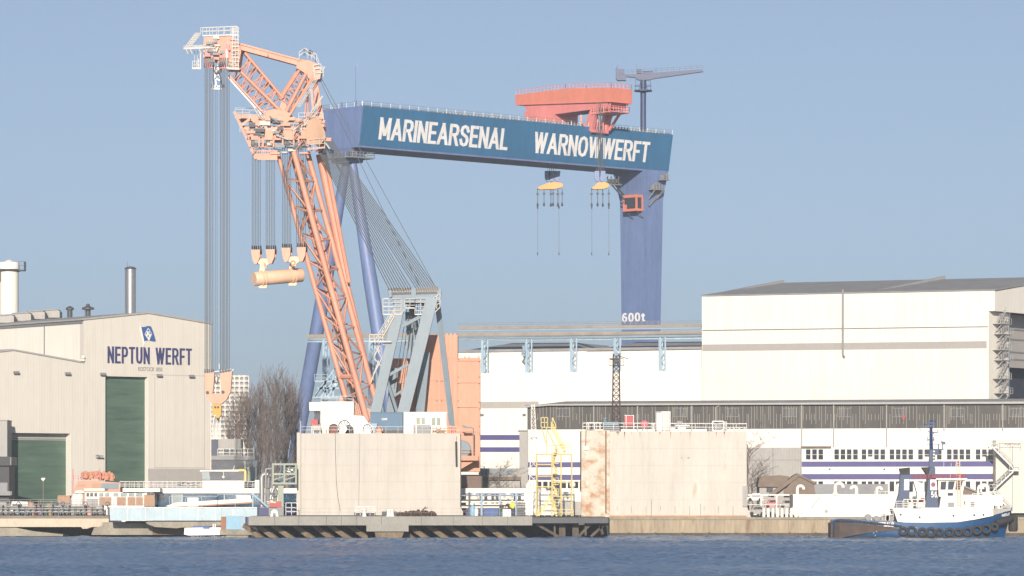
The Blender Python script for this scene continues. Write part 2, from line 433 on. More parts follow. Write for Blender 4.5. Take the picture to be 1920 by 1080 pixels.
def water():
    rng = np.random.default_rng(5)
    ys = np.concatenate([np.arange(285, 640, .45)])
    nx = 620
    sx = np.linspace(-1, 1, nx)
    half = 0.140 * ys + 4
    X = sx[None, :] * half[:, None]; Y = np.repeat(ys[:, None], nx, 1)
    Z = np.zeros_like(X)
    for lam, amp, k in ((14, .05, 6), (7, .05, 10), (3.6, .05, 14), (1.9, .04, 16), (1.1, .026, 16)):
        for _ in range(k):
            l = lam * rng.uniform(.7, 1.4); a = rng.normal(math.radians(70), .55); ph = rng.uniform(0, 6.28)
            Z += amp * rng.uniform(.5, 1.2) / math.sqrt(k) * 2.0 * np.sin(2 * math.pi / l * (X * math.cos(a) + Y * math.sin(a)) + ph)
    # gusts: calmer and rougher patches
    G = .75 + .35 * np.sin(X / 23 + Y / 41 + 1.3) * np.sin(Y / 17 - X / 60) 
    Z = Z * G
    n, m = X.shape
    vs = np.stack([X, Y, Z - .12], -1).reshape(-1, 3)
    i = np.arange(n * m).reshape(n, m)
    q = np.stack([i[:-1, :-1], i[:-1, 1:], i[1:, 1:], i[1:, :-1]], -1).reshape(-1, 4)
    me = bpy.data.meshes.new('water')
    # lower flat sheet that carries the water on in every direction
    flat = np.array([(-4000, -600, -.45), (4000, -600, -.45), (4000, 690.5, -.45), (-4000, 690.5, -.45)])
    vs = np.concatenate([vs, flat]); q = np.concatenate([q, np.array([[n * m, n * m + 1, n * m + 2, n * m + 3]])])
    me.vertices.add(len(vs)); me.vertices.foreach_set('co', vs.ravel())
    me.loops.add(q.size); me.loops.foreach_set('vertex_index', q.ravel().astype(np.int32))
    me.polygons.add(len(q)); me.polygons.foreach_set('loop_start', np.arange(0, q.size, 4, dtype=np.int32)); me.polygons.foreach_set('loop_total', np.full(len(q), 4, dtype=np.int32))
    me.update(calc_edges=True)
    me.polygons.foreach_set('use_smooth', [True] * len(me.polygons))
    m = bpy.data.materials.new('harbour water'); m.use_nodes = True
    n_ = m.node_tree.nodes; L = m.node_tree.links; b = n_['Principled BSDF']
    b.inputs['Base Color'].default_value = (.10, .168, .295, 1); b.inputs['Roughness'].default_value = .28; b.inputs['IOR'].default_value = 1.33
    tc = n_.new('ShaderNodeTexCoord'); nz = n_.new('ShaderNodeTexNoise'); nz.inputs['Scale'].default_value = 2.4; nz.inputs['Detail'].default_value = 4
    L.new(tc.outputs['Object'], nz.inputs[0])
    bp = n_.new('ShaderNodeBump'); bp.inputs['Strength'].default_value = .55; bp.inputs['Distance'].default_value = .09
    L.new(nz.outputs[0], bp.inputs['Height']); L.new(bp.outputs[0], b.inputs['Normal'])
    me.materials.append(m)
    o = bpy.data.objects.new('water', me); C.objects.link(o); o['kind'] = 'structure'
water()

# ------------------------------------------------------------------ quay wall on the right
t = T('quay_wall', 'long stained tan concrete quay wall behind the blue tug', 'quay wall', (60, 632, 0))
t.part('wall', MB().box(gx, 400, 632, 632.58, -1, 2.62), m_quay)
t.part('coping', MB().box(gx - .05, 400, 631.85, 632.58, 2.625, 3.02), m_conc)
t.part('ledge', MB().box(gx - .02, 400, 631.3, 631.98, -1, .42), m_slime)
mb = MB()
for i in range(26): mb.box(gx + 3 + i * 4.4, gx + 3.35 + i * 4.4, 631.7, 631.99, .5, 2.5)
t.part('rubbing_strip', mb, m_quay)

# ------------------------------------------------------------------ mooring platform in front
f6 = FY(600)
t = T('mooring_platform', 'long pale concrete mooring platform on raking piles under the cream tank', 'jetty', f6(-10, 10, 0))
mb = MB(f6); mb.pbox(466, 998, 968.2, 985, 0, 36); t.part('deck_slab', mb, m_deck)
mb = MB(f6)
for px in (515, 560, 612, 640, 668, 715, 790, 850, 905, 952): mb.pbox(px - .4, px + .4, 967.9, 985.2, -.02, .5)
t.part('slab_joint', mb, m_dark)
mb = MB(f6); mb.pbox(998.2, 1141, 970.5, 981, .3, 34); t.part('dark_deck', mb, m_dark, label='dark steel extension of the pale deck')
mb = MB(f6); mb.pbox(687, 766, 984, 996.5, -.9, 3); t.part('fender_block', mb, m_deck)
mb = MB(f6); mb.pprism([(702, 996.6), (758, 996.6), (753, 1009), (705, 1009)], -.5, 2.5); t.part('stained_footing', mb, m_pilewood)
for px in [494, 519, 553, 588, 624, 660, 692, 775, 806, 842, 878, 914, 948, 984]:
    jx = ((px * 37) % 11 - 5) * .8; mb = MB(); a = P(px - 38 + jx, 985, 604.4 + .1 * jx); b = P(px + jx * .4, 1012, 602.4 + .1 * jx)
    mb.bar(a, b, .52 + .03 * jx, .7); t.part('raking_pile', mb, m_pilewood)
for px in [532, 566, 602, 638, 675, 780, 822, 858, 895, 930, 965]:
    mb = MB(); q = P(px, 985, 612); mb.tube(q, V((q.x, 612, -1)), .28, n=8); t.part('pile', mb, m_slime)
for px in (1054, 1079):
    mb = MB(); q = P(px, 981, 603); mb.bar(q, V((q.x, 603, -1)), 1.0, 1.0); t.part('steel_post', mb, m_slime)
for a, b in (((1005, 982), (1050, 1008)), ((1085, 1006), (1108, 981)), ((1108, 1006), (1136, 981)), ((1040, 982), (1040, 1008)), ((1098, 982), (1098, 1004)), ((1125, 982), (1130, 1002))):
    mb = MB(); mb.bar(P(*a, 602), P(*b, 602), .3, .4); t.part('bracing', mb, m_slime)
mb = MB(f6); mb.pbox(466, 1141, 984.5, 1030, 20, 21); t.part('dark_backing', mb, m_rubber)  # black sheet added under the deck so gaps between piles read as shade
mb = MB(f6)
def WX(px, py, Y): return P(px, py, Y)
mb.rail([WX(560, 968, 601), WX(1000, 968, 601)], 1.25, 1.6, .018)
t.part('guard_rail', mb, m_greybox)
# bollards standing on the platform edge
def swan(c, h, r, k=1.0):
    pts = [V(c), V(c) + V((0, 0, h * .55))]
    for i in range(1, 8):
        a = math.pi * i / 7
        pts.append(V(c) + V((h * .26 * k * (1 - math.cos(a)), 0, h * .62 + h * .36 * math.sin(a))))
    pts.append(pts[-1] - V((0, 0, h * .06)))
    return pts
for px, lab in ((683, 'short white twin bollard near the cable foot'), (728.5, 'taller white bollard plate by a grey frame'), (735, 'white mooring bollard over the fender block')):
    q = P(px, 968.2, 601.2)
    mb = MB(); mb.lathe(q, [(.42, 0), (.42, .1), (.3, .14), (.27, .8), (.4, .95), (.4, 1.15), (.1, 1.2)], 14)
    single('mooring_bollard', lab, 'bollard', mb, m_white, 'white bollards on the platform edge', smooth=True)
mb = MB(); q = P(514.5, 968.2, 600.9)
mb.prism([q + V(x) for x in ((-.62, 0, 0), (-.5, 0, .75), (-.25, 0, 1.05), (.25, 0, 1.05), (.5, 0, .75), (.62, 0, 0), (.25, 0, 0), (.2, 0, .55), (-.2, 0, .55), (-.25, 0, 0))], (0, .7, 0))
single('mooring_fairlead', 'white arched rope fairlead on the platform end near the sky blue tank', 'fairlead', mb, m_white)
mb = MB(); q = P(945, 970, 600.9); mb.box(q.x - .2, q.x + 1.1, 600.7, 601.5, q.z - .1, q.z + 1.25); mb.box(q.x + .1, q.x + .6, 600.55, 600.95, q.z - .8, q.z - .1)
single('sandbag', 'white sack hanging over the platform edge near workers', 'sack', mb, m_bag)

# ------------------------------------------------------------------ left pier, abutments, pale blue bridge
f62 = FY(620)
t = T('concrete_pier', 'cream edged concrete pier with crowded railing before the beige halls', 'pier', f62(-80, 10, 0))
mb = MB(f62); mb.pbox(-80, 204, 972.2, 988, 0, 18); t.part('deck_edge', mb, m_creamedge)
mb = MB(f62); mb.pbox(-80, 204, 967, 972, .6, 18); t.part('deck', mb, mat('brown deck kerb', (.20, .165, .14), .85, var=.2))
mb = MB(f62); mb.pprism([(171, 1003), (176, 990), (190, 986), (192, 979), (240, 979), (275, 980), (286, 987), (286, 1003)], -1.0, 9); t.part('abutment', mb, m_conc)
mb = MB(f62); mb.pprism([(286.2, 987.5), (344, 990), (344, 1003), (286.2, 1003)], -.9, 9); t.part('abutment', mb, mat('rust brown sheet piling', (.17, .11, .075), .85, var=.3, sc=.5, ribs=1.4, ribamp=.3))
mb = MB(f62); mb.pbox(235, 344, 977, 981, -1.2, 4); t.part('bearing_beam', mb, m_slime)
mb = MB(f62); mb.pprism([(-80, 1005), (-80, 989), (28, 989), (62, 996), (118, 1002), (118, 1005)], .4, 9); t.part('abutment', mb, m_conc)
mb = MB(f62); mb.pbox(-80, 480, 988.5, 1013, 9.5, 12); t.part('dark_backing', mb, m_slime)
mb = MB(f62); mb.pprism([(152, 988.3), (172, 988.3), (164, 991), (155, 991.5)], -.1, .6); t.part('broken_edge', mb, m_creamedge)
mb = MB(f62)
for i in range(9): 
    px = 10 + i * 36; mb.pbox(px, px + 12, 1006, 1012, 2.6, 3.2)
t.part('pile', mb, m_slime)
mb = MB(f62); mb.rail([P(-60, 967, 620.9), P(203, 967, 620.9)], 1.9, 1.3, .045, (1.0, .62, .3)); t.part('guard_rail', mb, m_greybox)
mb = MB(f62); mb.rail([P(-60, 966.5, 624), P(203, 966.5, 624)], 2.3, 2.2, .05, (1.0,)); mb.rail([P(-60, 966.5, 632), P(290, 966.5, 632)], 2.6, 1.7, .05, (1.0, .7)); t.part('fence_rail', mb, m_greybox)
mb = MB(f62)
for i, z in enumerate((.55, 1.0, 1.4)): mb.tube(f62(-90, 2.2 + i * .5, 3.4 + z), f62(-66.2, 2.2 + i * .5, 3.4 + z), .16, n=8)
t.part('pipeline', mb, m_steel)
mb = MB(f62)
for i in range(26):
    u = -88 + i * .9; mb.box(u, u + .16, 1.9, 3.6, 3.3, 5.0 - .3 * (i % 3))
    if i % 4 == 1: mb.torus(f62(u, 1.8, 5.2), (0, 1, 0), .32, .07, 12, 5); mb.tube(f62(u, 1.9, 4.4), f62(u, 1.9, 5.2), .06, n=5)
t.part('pipe_support', mb, m_dark)

f615 = FY(615)
t = T('gangway_bridge', 'pale blue plate girder bridge with railing beside the platform', 'bridge', f615(-55, 2, 3))
mb = MB(f615); mb.pbox(206, 415, 952, 976, 0, 4); mb.pbox(415.2, 482, 952, 969, .02, 4); t.part('girder', mb, m_paleblue)
mb = MB(f615)
for px in (239, 273, 306, 338, 371, 404, 437): mb.pbox(px - .5, px + .5, 951.5, 976.4, -.07, .2)
mb.pbox(205.5, 482, 951, 953, -.09, .4)
t.part('plate_seam', mb, m_steel)
mb = MB(f615); mb.pprism([(272, 976.5), (415, 976.5), (415, 985), (352, 988), (330, 990.5), (290, 988), (275, 982)], .6, 3.5); t.part('girder_web', mb, m_conc)
mb = MB(f615)
mb.rail([f615.W(318, 951, .3), f615.W(408, 951, .3)], 1.75, 2.7, .05, (1.0,)); mb.rail([f615.W(408, 951, .3), f615.W(474, 951, .3)], 2.05, 2.7, .05, (1.0, .5))
mb.bar(f615.W(474, 926, .3), f615.W(503, 951, .3), .25); mb.bar(f615.W(474, 928, 2.3), f615.W(497, 951, 2.3), .18)
mb.bar(f615.W(474, 951, .3), f615.W(474, 925, .3), .2)
t.part('railing', mb, m_lblue)
mb = MB(f615); mb.pbox(351.5, 372, 933, 949.5, -.1, .1)
single('notice_board', 'blank white board on the pale blue bridge railing', 'board', mb, m_white)
# blue tank at the bridge end
t = T('mooring_tank', 'sky blue square tank with rust brown flank by the water', 'tank', f615(-43, 0, 0))
f61 = FY(611)
mb = MB(f61); mb.pbox(424, 450, 968, 993, 0, 3.0); t.part('tank_body', mb, m_sky)
mb = MB(f61); mb.pprism([(450, 968), (460, 969), (460, 994), (450, 993)], .06, 2.6); t.part('side_plate', mb, m_lblue)
mb = MB(f61); mb.pbox(414.5, 423.8, 969, 1000, .1, 2.6); t.part('rusty_flank', mb, mat('rust brown plate', (.30, .14, .08), .8, var=.25))
mb = MB(f61); mb.pbox(412, 478, 993.5, 1003, -.5, 2.5); mb.pbox(424, 466, 1003.2, 1012, -.2, 2); t.part('footing', mb, m_conc)
# small boat under the bridge
t = T('small_boat', 'small white launch moored low under the pale blue bridge', 'boat', f61(-51, 4, 0))
fb = FY(614)
mb = MB(fb); mb.pprism([(345, 1002), (346, 989.5), (414, 989), (414, 1003), (353, 1004)], 0, 2.4); t.part('hull', mb, m_white)
mb = MB(fb); mb.pbox(362, 385, 985.8, 989, .5, 1.9); mb.pbox(381, 393, 987, 991.5, -.05, 1.9); t.part('cushion', mb, m_cblue)
mb = MB(fb); mb.pbox(399, 401.3, 982.5, 1001, -.12, .1); mb.pbox(403, 404.5, 982.5, 1000, -.12, .1); t.part('fender', mb, m_white)

# ------------------------------------------------------------------ beige shipyard hall with lettering (left)
NE = (P(157, 600, 690).x, 690.0); NW = (P(395, 608, 706.6).x, 706.6)
fn = Frame(NE, (NW[0] - NE[0], NW[1] - NE[1]))
WN = math.hypot(NW[0] - NE[0], NW[1] - NE[1])
zE = fn.hit(157, 600)[1]; zA = fn.hit(277, 588)[1]
t = T('shipyard_hall', 'tall beige gabled hall with navy lettering, flag emblem and high green door', 'hall', fn(WN / 2, 0, ZQ), fn.ang)
du0, du1 = fn.hit(197, 800)[0], fn.hit(278, 800)[0]; dz = fn.hit(238, 705.5)[1]; TH = 1.35
mb = MB(fn); mb.box(0, du0, 0, TH, ZQ, dz); mb.box(du1, WN, 0, TH, ZQ, dz)
mb.prism([fn(0, 0, dz), fn(WN, 0, dz), fn(WN, 0, zE), fn(WN / 2, 0, zA), fn(0, 0, zE)], fn.n * TH)
t.part('gable_wall', mb, m_beige)
mb = MB(fn); mb.box(du1 - .06, du1 - .004, .02, TH - .01, ZQ, dz - .06); mb.box(du0 + .004, du0 + .06, .02, TH - .01, ZQ, dz - .06); mb.box(du0 + .004, du1 - .004, .02, TH - .01, dz - .055, dz - .004)
t.part('door_reveal', mb, m_white)
mb = MB(fn); mb.box(du0, du1, TH - .25, TH + .1, ZQ, dz); d = t.part('door', mb, m_green)
mb = MB(fn)
for i in range(1, 14): mb.box(du0 + .07, du1 - .07, TH - .30, TH - .252, ZQ + i * 1.95, ZQ + i * 1.95 + .09)
t.part('door_rib', mb, m_green, parent=d)
mb = MB(fn); mb.box(0, 1.2, TH, 62, ZQ, zE); mb.box(WN - 1.2, WN, TH, 62, ZQ, zE); t.part('side_wall', mb, m_clad)
mb = MB(fn); mb.box(-.25, 0, .3, 62, zE - .55, zE - .1)
t.part('gutter', mb, m_greybox)
mb = MB(fn); vq = 13.5
mb.box(-.16, -.002, vq, vq + .2, ZQ, zE - .55); t.part('downpipe', mb, m_greybox)
m_roofl = mat('pale grey roof sheet', (.33, .32, .31), .6, var=.08)
mb = MB(fn)
for s_ in (0, 1):
    e = (-.5, WN / 2) if s_ == 0 else (WN / 2, WN + .5); z0, z1 = (zE - .06, zA + .03) if s_ == 0 else (zA + .03, zE - .06)
    mb.prism([fn(e[0], -.25, z0), fn(e[1], -.25, z1), fn(e[1], -.25, z1 + .3), fn(e[0], -.25, z0 + .3)], fn.n * 62.5)
t.part('roof', mb, m_roofl)
# lettering
def face_text(fr, body, x0, x1, yt, yb, v, bold, mm, th, tname='lettering', tt=None, slant=None):
    u0, u1 = fr.hit(x0, yb, v)[0], fr.hit(x1, yb, v)[0]; pm = (x0 + x1) / 2
    z0, z1 = fr.hit(pm, yb, v)[1], fr.hit(pm, yt, v)[1]
    mb = MB(); mb.text(body, fr(u0, v, z0), fr.t * (u1 - u0), V((0, 0, z1 - z0)), -fr.n * th, bold, block=(.42, .12, .09) if body[0] == 'N' else None)
    return tt.part(tname, mb, mm)
face_text(fn, 'NEPTUN WERFT', 201.5, 359, 651.5, 682.5, -.004, .028, m_navy, .12, tt=t)
face_text(fn, 'ROSTOCK 1850', 259, 304, 688.5, 696, -.004, .0, m_greybox, .06, tt=t, tname='small_lettering')
# flag emblem
def W_(x, y, v=-.03): return fn.W(x, y, v)
mb = MB(); top = [(263.5 + i * 2.8, 612.2 + 1.1 * math.sin(i * .9) ) for i in range(8)]
bot = [(292 - i * 3.1, 639.2 + 1.1 * math.sin(i * .9 + .5)) for i in range(8)]
mb.prism([W_(x, y) for x, y in top + [(287, 622), (290, 632)] + bot], -fn.n * .06); fl = t.part('flag_emblem', mb, m_logo)
mb = MB(); mb.bar(W_(263.3, 611.5, -.08), W_(270.5, 645, -.08), .16); mb.bar(W_(270.5, 645, -.08), W_(268, 650, -.08), .08)
t.part('flag_pole', mb, m_white, parent=fl)
mb = MB()
dia = [(277.8, 615.5), (284.5, 626.5), (279, 638), (271.5, 627)]
for a, b in zip(dia, dia[1:] + dia[:1]): mb.bar(W_(*a, -.13), W_(*b, -.13), .17, .05)
for a, b in (((276.3, 630), (276, 621)), ((276, 621), (279.6, 630)), ((279.6, 630), (279.3, 621)), ((278.2, 616), (275.5, 619)), ((278.2, 616), (281, 619))): mb.bar(W_(*a, -.13), W_(*b, -.13), .13, .05)
mb.pipe([W_(273.8, 626.5, -.13), W_(275, 631, -.13), W_(278, 632.6, -.13), W_(281, 631, -.13), W_(282, 626.5, -.13)], .09, 5)
mb.bar(W_(278.2, 632.5, -.13), W_(278.7, 637.5, -.13), .3, .05)
t.part('diamond_device', mb, m_white, parent=fl)
def floodlight(tt, fr, px, py):
    mb = MB(fr); u, z = fr.hit(px, py)
    mb.box(u - .55, u + .55, -.75, -.45, z - .22, z + .18); mb.bar(fr(u - .3, -.5, z), fr(u - .3, .0, z + .15), .08); mb.bar(fr(u + .3, -.5, z), fr(u + .3, .0, z + .15), .08)
    tt.part('floodlight', mb, m_greybox)
for px, py in ((190, 701), (296, 703.5), (356.5, 705)): floodlight(t, fn, px, py)
mb = MB(fn); u, z = fn.hit(181, 854); mb.bar(fn(u, -.05, z + .1), fn(u, -1.0, z), .1); mb.box(u - .7, u + .7, -1.2, -.8, z - .2, z); t.part('wall_lamp', mb, m_greybox)
mb = MB(fn)
for q in ((290, 708, 291, 877), (383, 709, 384, 879)): mb.pbox(q[0], q[0] + .7, q[1], q[3], -.04, 0)
mb.pbox(290, 384, 876.5, 877.6, -.04, 0); mb.pbox(284, 395, 703.5, 704.3, -.035, 0)
t.part('panel_joint', mb, m_band)
mb = MB(fn); mb.pbox(278, 395, 879, 960, -.06, -.003); t.part('plinth_band', mb, m_band)
mb = MB(fn); u, z = fn.hit(157, 672); mb.ball(fn(u - .3, -.3, z + .2), .35); mb.box(u - .9, u - .1, -.5, -.1, z - .5, z - .15); t.part('alarm_lamp', mb, m_white)

# annex in front left, flush with the tall hall
za0 = fn.hit(157, 681)[1]; zap = fn.hit(24, 657.5)[1]; uap = fn.hit(24, 657)[0]
t = T('hall_annex', 'lower beige gabled hall with a wide green roller door', 'hall', fn(uap, 0, ZQ), fn.ang)
eu0, eu1 = fn.hit(14, 870)[0], fn.hit(133, 870)[0]; ez = fn.hit(74, 811.5)[1]; T2 = 1.9; uL = 2 * uap
mb = MB(fn); mb.box(uL, eu0, .02, T2, ZQ, ez); mb.box(eu1, -.02, .02, T2, ZQ, ez)
mb.prism([fn(uL, .02, ez), fn(-.02, .02, ez), fn(-.02, .02, za0), fn(uap, .02, zap), fn(uL, .02, za0)], fn.n * (T2 - .02)); t.part('gable_wall', mb, m_beige)
mb = MB(fn); mb.box(eu1 - .06, eu1 - .004, .04, T2 - .01, ZQ, ez - .06); mb.box(eu0 + .004, eu0 + .06, .04, T2 - .01, ZQ, ez - .06); mb.box(eu0 + .004, eu1 - .004, .04, T2 - .01, ez - .055, ez - .004); t.part('door_reveal', mb, m_white)
mb = MB(fn); mb.box(eu0, eu1, T2 - .25, T2 + .1, ZQ, ez - 1.3); d = t.part('door', mb, m_green)
mb = MB(fn); mb.box(eu0, eu1, T2 - .24, T2 + .1, ez - 1.28, ez); t.part('door_box', mb, m_greywall, parent=d)
mb = MB(fn)
for i in range(1, 8): mb.box(eu0 + .07, eu1 - .07, T2 - .30, T2 - .252, ZQ + i * 1.95, ZQ + i * 1.95 + .09)
t.part('door_rib', mb, m_green, parent=d)
mb = MB(fn)
for e, z0, z1 in (((uL - .4, uap), za0 + .02, zap + .03), ((uap, -.03), zap + .03, za0 + .02)):
    mb.prism([fn(e[0], -.2, z0), fn(e[1], -.2, z1), fn(e[1], -.2, z1 + .28), fn(e[0], -.2, z0 + .28)], fn.n * 45)
t.part('roof', mb, m_roofl)
for px, py in ((27.5, 698), (124, 700)): floodlight(t, fn, px, py)

# roof plant and stacks behind the hall
fr8 = FY(735)
t = T('rooflight_row', 'low pale sawtooth rooflights on the beige hall roof', 'rooflights', fr8.W(60, 600))
for i, (x0, x1, y) in enumerate(((-12, 26, 589), (14, 58, 585.5), (40, 84, 582), (66, 112, 579.5))):
    mb = MB(fr8); mb.pprism([(x0, y + 8), (x0 + 8, y + 1.5), (x1 - 6, y), (x1, y + 4), (x1, y + 16), (x0, y + 16)], i * 5 - 8, i * 5 - 4); t.part('rooflight', mb, m_greywall)
    mb = MB(fr8); mb.pprism([(x0 + 8, y + 1), (x1 - 6, y - .6), (x1 - 2, y + 1.2), (x0 + 14, y + 3)], i * 5 - 8.2, i * 5 - 4); t.part('dark_glazing', mb, m_greybox)
for px, py, s_, lab in ((131, 578.5, .6, 'small dark mushroom vent on the beige hall roof'), (165, 578, .9, 'wider dark roof fan unit beside a thin aerial')):
    q = fr8.W(px, 606); zt = fr8.hit(px, py)[1]
    mb = MB(); mb.lathe(q, [(.5, 0), (.5, zt - q.z - .3), (1.3 * s_, zt - q.z - .25), (1.3 * s_, zt - q.z + .1), (.2, zt - q.z + .45)], 12)
    if s_ > .8: mb.tube(q + V((-.7, 0, 0)), q + V((-.7, 0, 3.2)), .04, n=4); mb.ball(q + V((0, 0, zt - q.z + .5)), .4)
    single('roof_vent', lab, 'roof vent', mb, m_dark, 'vents on the beige hall roof')
t = T('silo_tower', 'white cylindrical tower with cap and side platform above the beige hall', 'tower', P(17, 930, 775))
q = P(17, 930, 775); k = 775 / FPX
zz = lambda y: HC + (HY - y) * k - q.z
mb = MB(); mb.lathe(q, [(17.8 * k, -4), (17.8 * k, zz(508))], 28); t.part('shaft', mb, m_white, smooth=True)
mb = MB(); mb.lathe(q, [(17.6 * k, zz(508)), (19.5 * k, zz(506)), (19.5 * k, zz(494)), (18 * k, zz(492)), (8 * k, zz(490.5)), (5 * k, zz(488)), (.1, zz(487))], 28); t.part('cap', mb, m_white, smooth=True)
mb = MB(); mb.torus(q + V((0, 0, zz(507))), (0, 0, 1), 19.6 * k, .25, 28, 6); mb.box(q.x + 19 * k, q.x + 30 * k, q.y - 1.3, q.y + 1.3, q.z + zz(508), q.z + zz(506))
mb.rail([V((q.x + 19.5 * k, q.y - 1.3, q.z + zz(506))), V((q.x + 30 * k, q.y - 1.3, q.z + zz(506))), V((q.x + 30 * k, q.y + 1.3, q.z + zz(506)))], 1.6, .8, .06)
mb.box(q.x - 17.9 * k, q.x - 14 * k, q.y - 1.9, q.y - 1.2, q.z + zz(527), q.z + zz(509))
t.part('platform', mb, m_dark)
t = T('flue_stack', 'shiny steel flue stack behind the beige hall roof', 'chimney', P(244.5, 930, 760))
q = P(244.5, 930, 760); k = 760 / FPX
mb = MB(); mb.lathe(q, [(10.3 * k, -4), (10.3 * k, zz(504))], 28); t.part('pipe', mb, m_chimney, smooth=True)
mb = MB(); mb.torus(q + V((0, 0, zz(504))), (0, 0, 1), 10.2 * k, .12, 28, 6); mb.lathe(q, [(9.2 * k, zz(504)), (9.2 * k, zz(501.5)), (4 * k, zz(500)), (.1, zz(499.5))], 20); mb.tube(q + V((-5 * k, -1, zz(503))), q + V((-5 * k, -1, zz(491))), .05, n=4)
t.part('cap', mb, m_dark)

# ------------------------------------------------------------------ tall white hall on the right
LL = (P(1316, 556, 770).x, 770.0); CC = (P(1865, 545, 735).x, 735.0)
ft = Frame(LL, (CC[0] - LL[0], CC[1] - LL[1])); WT = math.hypot(CC[0] - LL[0], CC[1] - LL[1])
ztL = ft.hit(1316, 556)[1]; ztR = ft.hit(1865, 545)[1]
D2 = 34; RISE = 4.1; zd = ft.hit(1865, 583)[1]; NOT_ = 1.25
zt = lambda u: ztL + (ztR - ztL) * u / WT
t = T('white_shipyard_hall', 'tall windowless white hall with grey cladding band and an open gable door', 'hall', ft(WT / 2, 0, ZQ), ft.ang)
mb = MB(ft); mb.box(0, WT - NOT_, 0, .8, ZQ, zd); mb.prism([ft(0, 0, zd), ft(WT, 0, zd), ft(WT, 0, ztR), ft(0, 0, ztL)], ft.n * .8); t.part('side_wall', mb, m_clad)
mb = MB(); mb.prism([ft(.003, .802, ZQ), ft(.003, D2, ZQ), ft(.003, D2, ztL + RISE), ft(.003, .802, ztL)], ft.t * .8); t.part('end_wall', mb, m_clad)
mb = MB(); mb.prism([ft(WT, .802, zd), ft(WT, D2, zd), ft(WT, D2, ztR + RISE), ft(WT, .802, ztR)], -ft.t * .8); t.part('gable_panel', mb, m_clad)
mb = MB()
def slab(v0, v1, h0, h1):
    q = [ft(u, v, zt(u) + h) for u in (-.3, WT + .25) for v, h in ((v0, h0), (v1, h1))]
    mb.add([q[0], q[2], q[3], q[1]] + [x + V((0, 0, .25)) for x in (q[0], q[2], q[3], q[1])], [(3, 2, 1, 0), (4, 5, 6, 7), (0, 1, 5, 4), (1, 2, 6, 5), (2, 3, 7, 6), (3, 0, 4, 7)])
slab(-.15, D2, .02, RISE + .02); slab(D2, 2 * D2, RISE + .02, .02); rf = t.part('roof', mb, m_roof)
mb = MB()
mb.prism([ft(-.35, 0, ztL + .1), ft(-.35, D2, ztL + RISE + .2), ft(-.35, D2, ztL + RISE + .8), ft(-.35, 4, ztL + .5)], ft.t * .5)
t.part('roof_parapet', mb, m_roofl, parent=rf)
mb = MB(); u1 = ft.hit(1622, 547)[0]; mb.prism([ft(u1, 3, zt(u1) + .6), ft(u1, D2, zt(u1) + RISE + .3), ft(u1, D2, zt(u1) + RISE + .9), ft(u1, 5, zt(u1) + .9)], ft.t * .6)
t.part('roof_parapet', mb, m_roofl, parent=rf)
def band(tt, fr, name, x0, x1, ya, yb, mm, proud=.03, v=0.0, yc=None, yd=None):
    """strip on a facade between photo lines; ya..yb at x0, yc..yd at x1"""
    yc = ya if yc is None else yc; yd = yb if yd is None else yd
    mb = MB(); mb.prism([fr.W(x0, ya, v - proud), fr.W(x1, yc, v - proud), fr.W(x1, yd, v - proud), fr.W(x0, yb, v - proud)], fr.n * (proud - .003))
    return tt.part(name, mb, mm)
band(t, ft, 'grey_band', 1317, 1850, 646, 658.5, m_band, .03, yc=639.5, yd=653)
band(t, ft, 'sill_line', 1317, 1852, 618.6, 620.4, m_greybox, .10, yc=611.6, yd=613.2)
mb = MB()
mb.pipe([ft.W(1580.5, 543, -.3), ft.W(1580.5, 661, -.3), ft.W(1581.5, 667, -.3), ft.W(1583.5, 669, -.5)], .2, 8); t.part('downpipe', mb, m_steel)
# gable end: recessed column with platforms, shutter leaf, interior shade put in by dark surfaces
mb = MB(); mb.prism([ft(WT - NOT_, .81, ZQ), ft(WT - NOT_, 8.5, ZQ), ft(WT - NOT_, 8.5, zd), ft(WT - NOT_, .81, zd)], -ft.t * .8); t.part('door_pier', mb, m_white)
mb = MB(); mb.prism([ft(WT - NOT_ - .1, 8.6, ZQ), ft(WT - NOT_ - .1, 9.3, ZQ), ft(WT - NOT_ - .1, 9.3, zd), ft(WT - NOT_ - .1, 8.6, zd)], -ft.t * 3); t.part('door_jamb', mb, m_paleblue)
gz = lambda y: HC + (HY - y) / FPX * 741.0
mb = MB(); mb.prism([ft(WT - 4, 9.3, gz(686)), ft(WT - 4, D2, gz(686)), ft(WT - 4, D2, zd), ft(WT - 4, 9.3, zd)], -ft.t * .4); sh = t.part('shutter_leaf', mb, m_band)
mb = MB()
for y in (615, 634, 658, 672): mb.prism([ft(WT - 3.9, 9.4, gz(y)), ft(WT - 3.9, D2, gz(y)), ft(WT - 3.9, D2, gz(y) + .3), ft(WT - 3.9, 9.4, gz(y) + .3)], -ft.t * .09)
t.part('shutter_rail', mb, m_greybox, parent=sh)
mb = MB(); mb.prism([ft(1, D2 - 1, ZQ), ft(WT, D2 - 1, ZQ), ft(WT, D2 - 1, ztR + RISE - .3), ft(1, D2 - 1, ztL + RISE - .3)], ft.n * .8); t.part('dark_backing', mb, m_dark)  # back wall coloured dark to stand in for shade inside the hall
mb = MB(); mb.prism([ft(WT - 7, 9.4, ZQ), ft(WT - 7, D2 - 1.1, ZQ), ft(WT - 7, D2 - 1.1, gz(686) + .5), ft(WT - 7, 9.4, gz(686) + .5)], -ft.t * .4); t.part('shade_sheet', mb, mat('navy doorway shade', (.022, .028, .05), .7))  # navy sheet added behind the doorway in place of interior shade, no door leaf
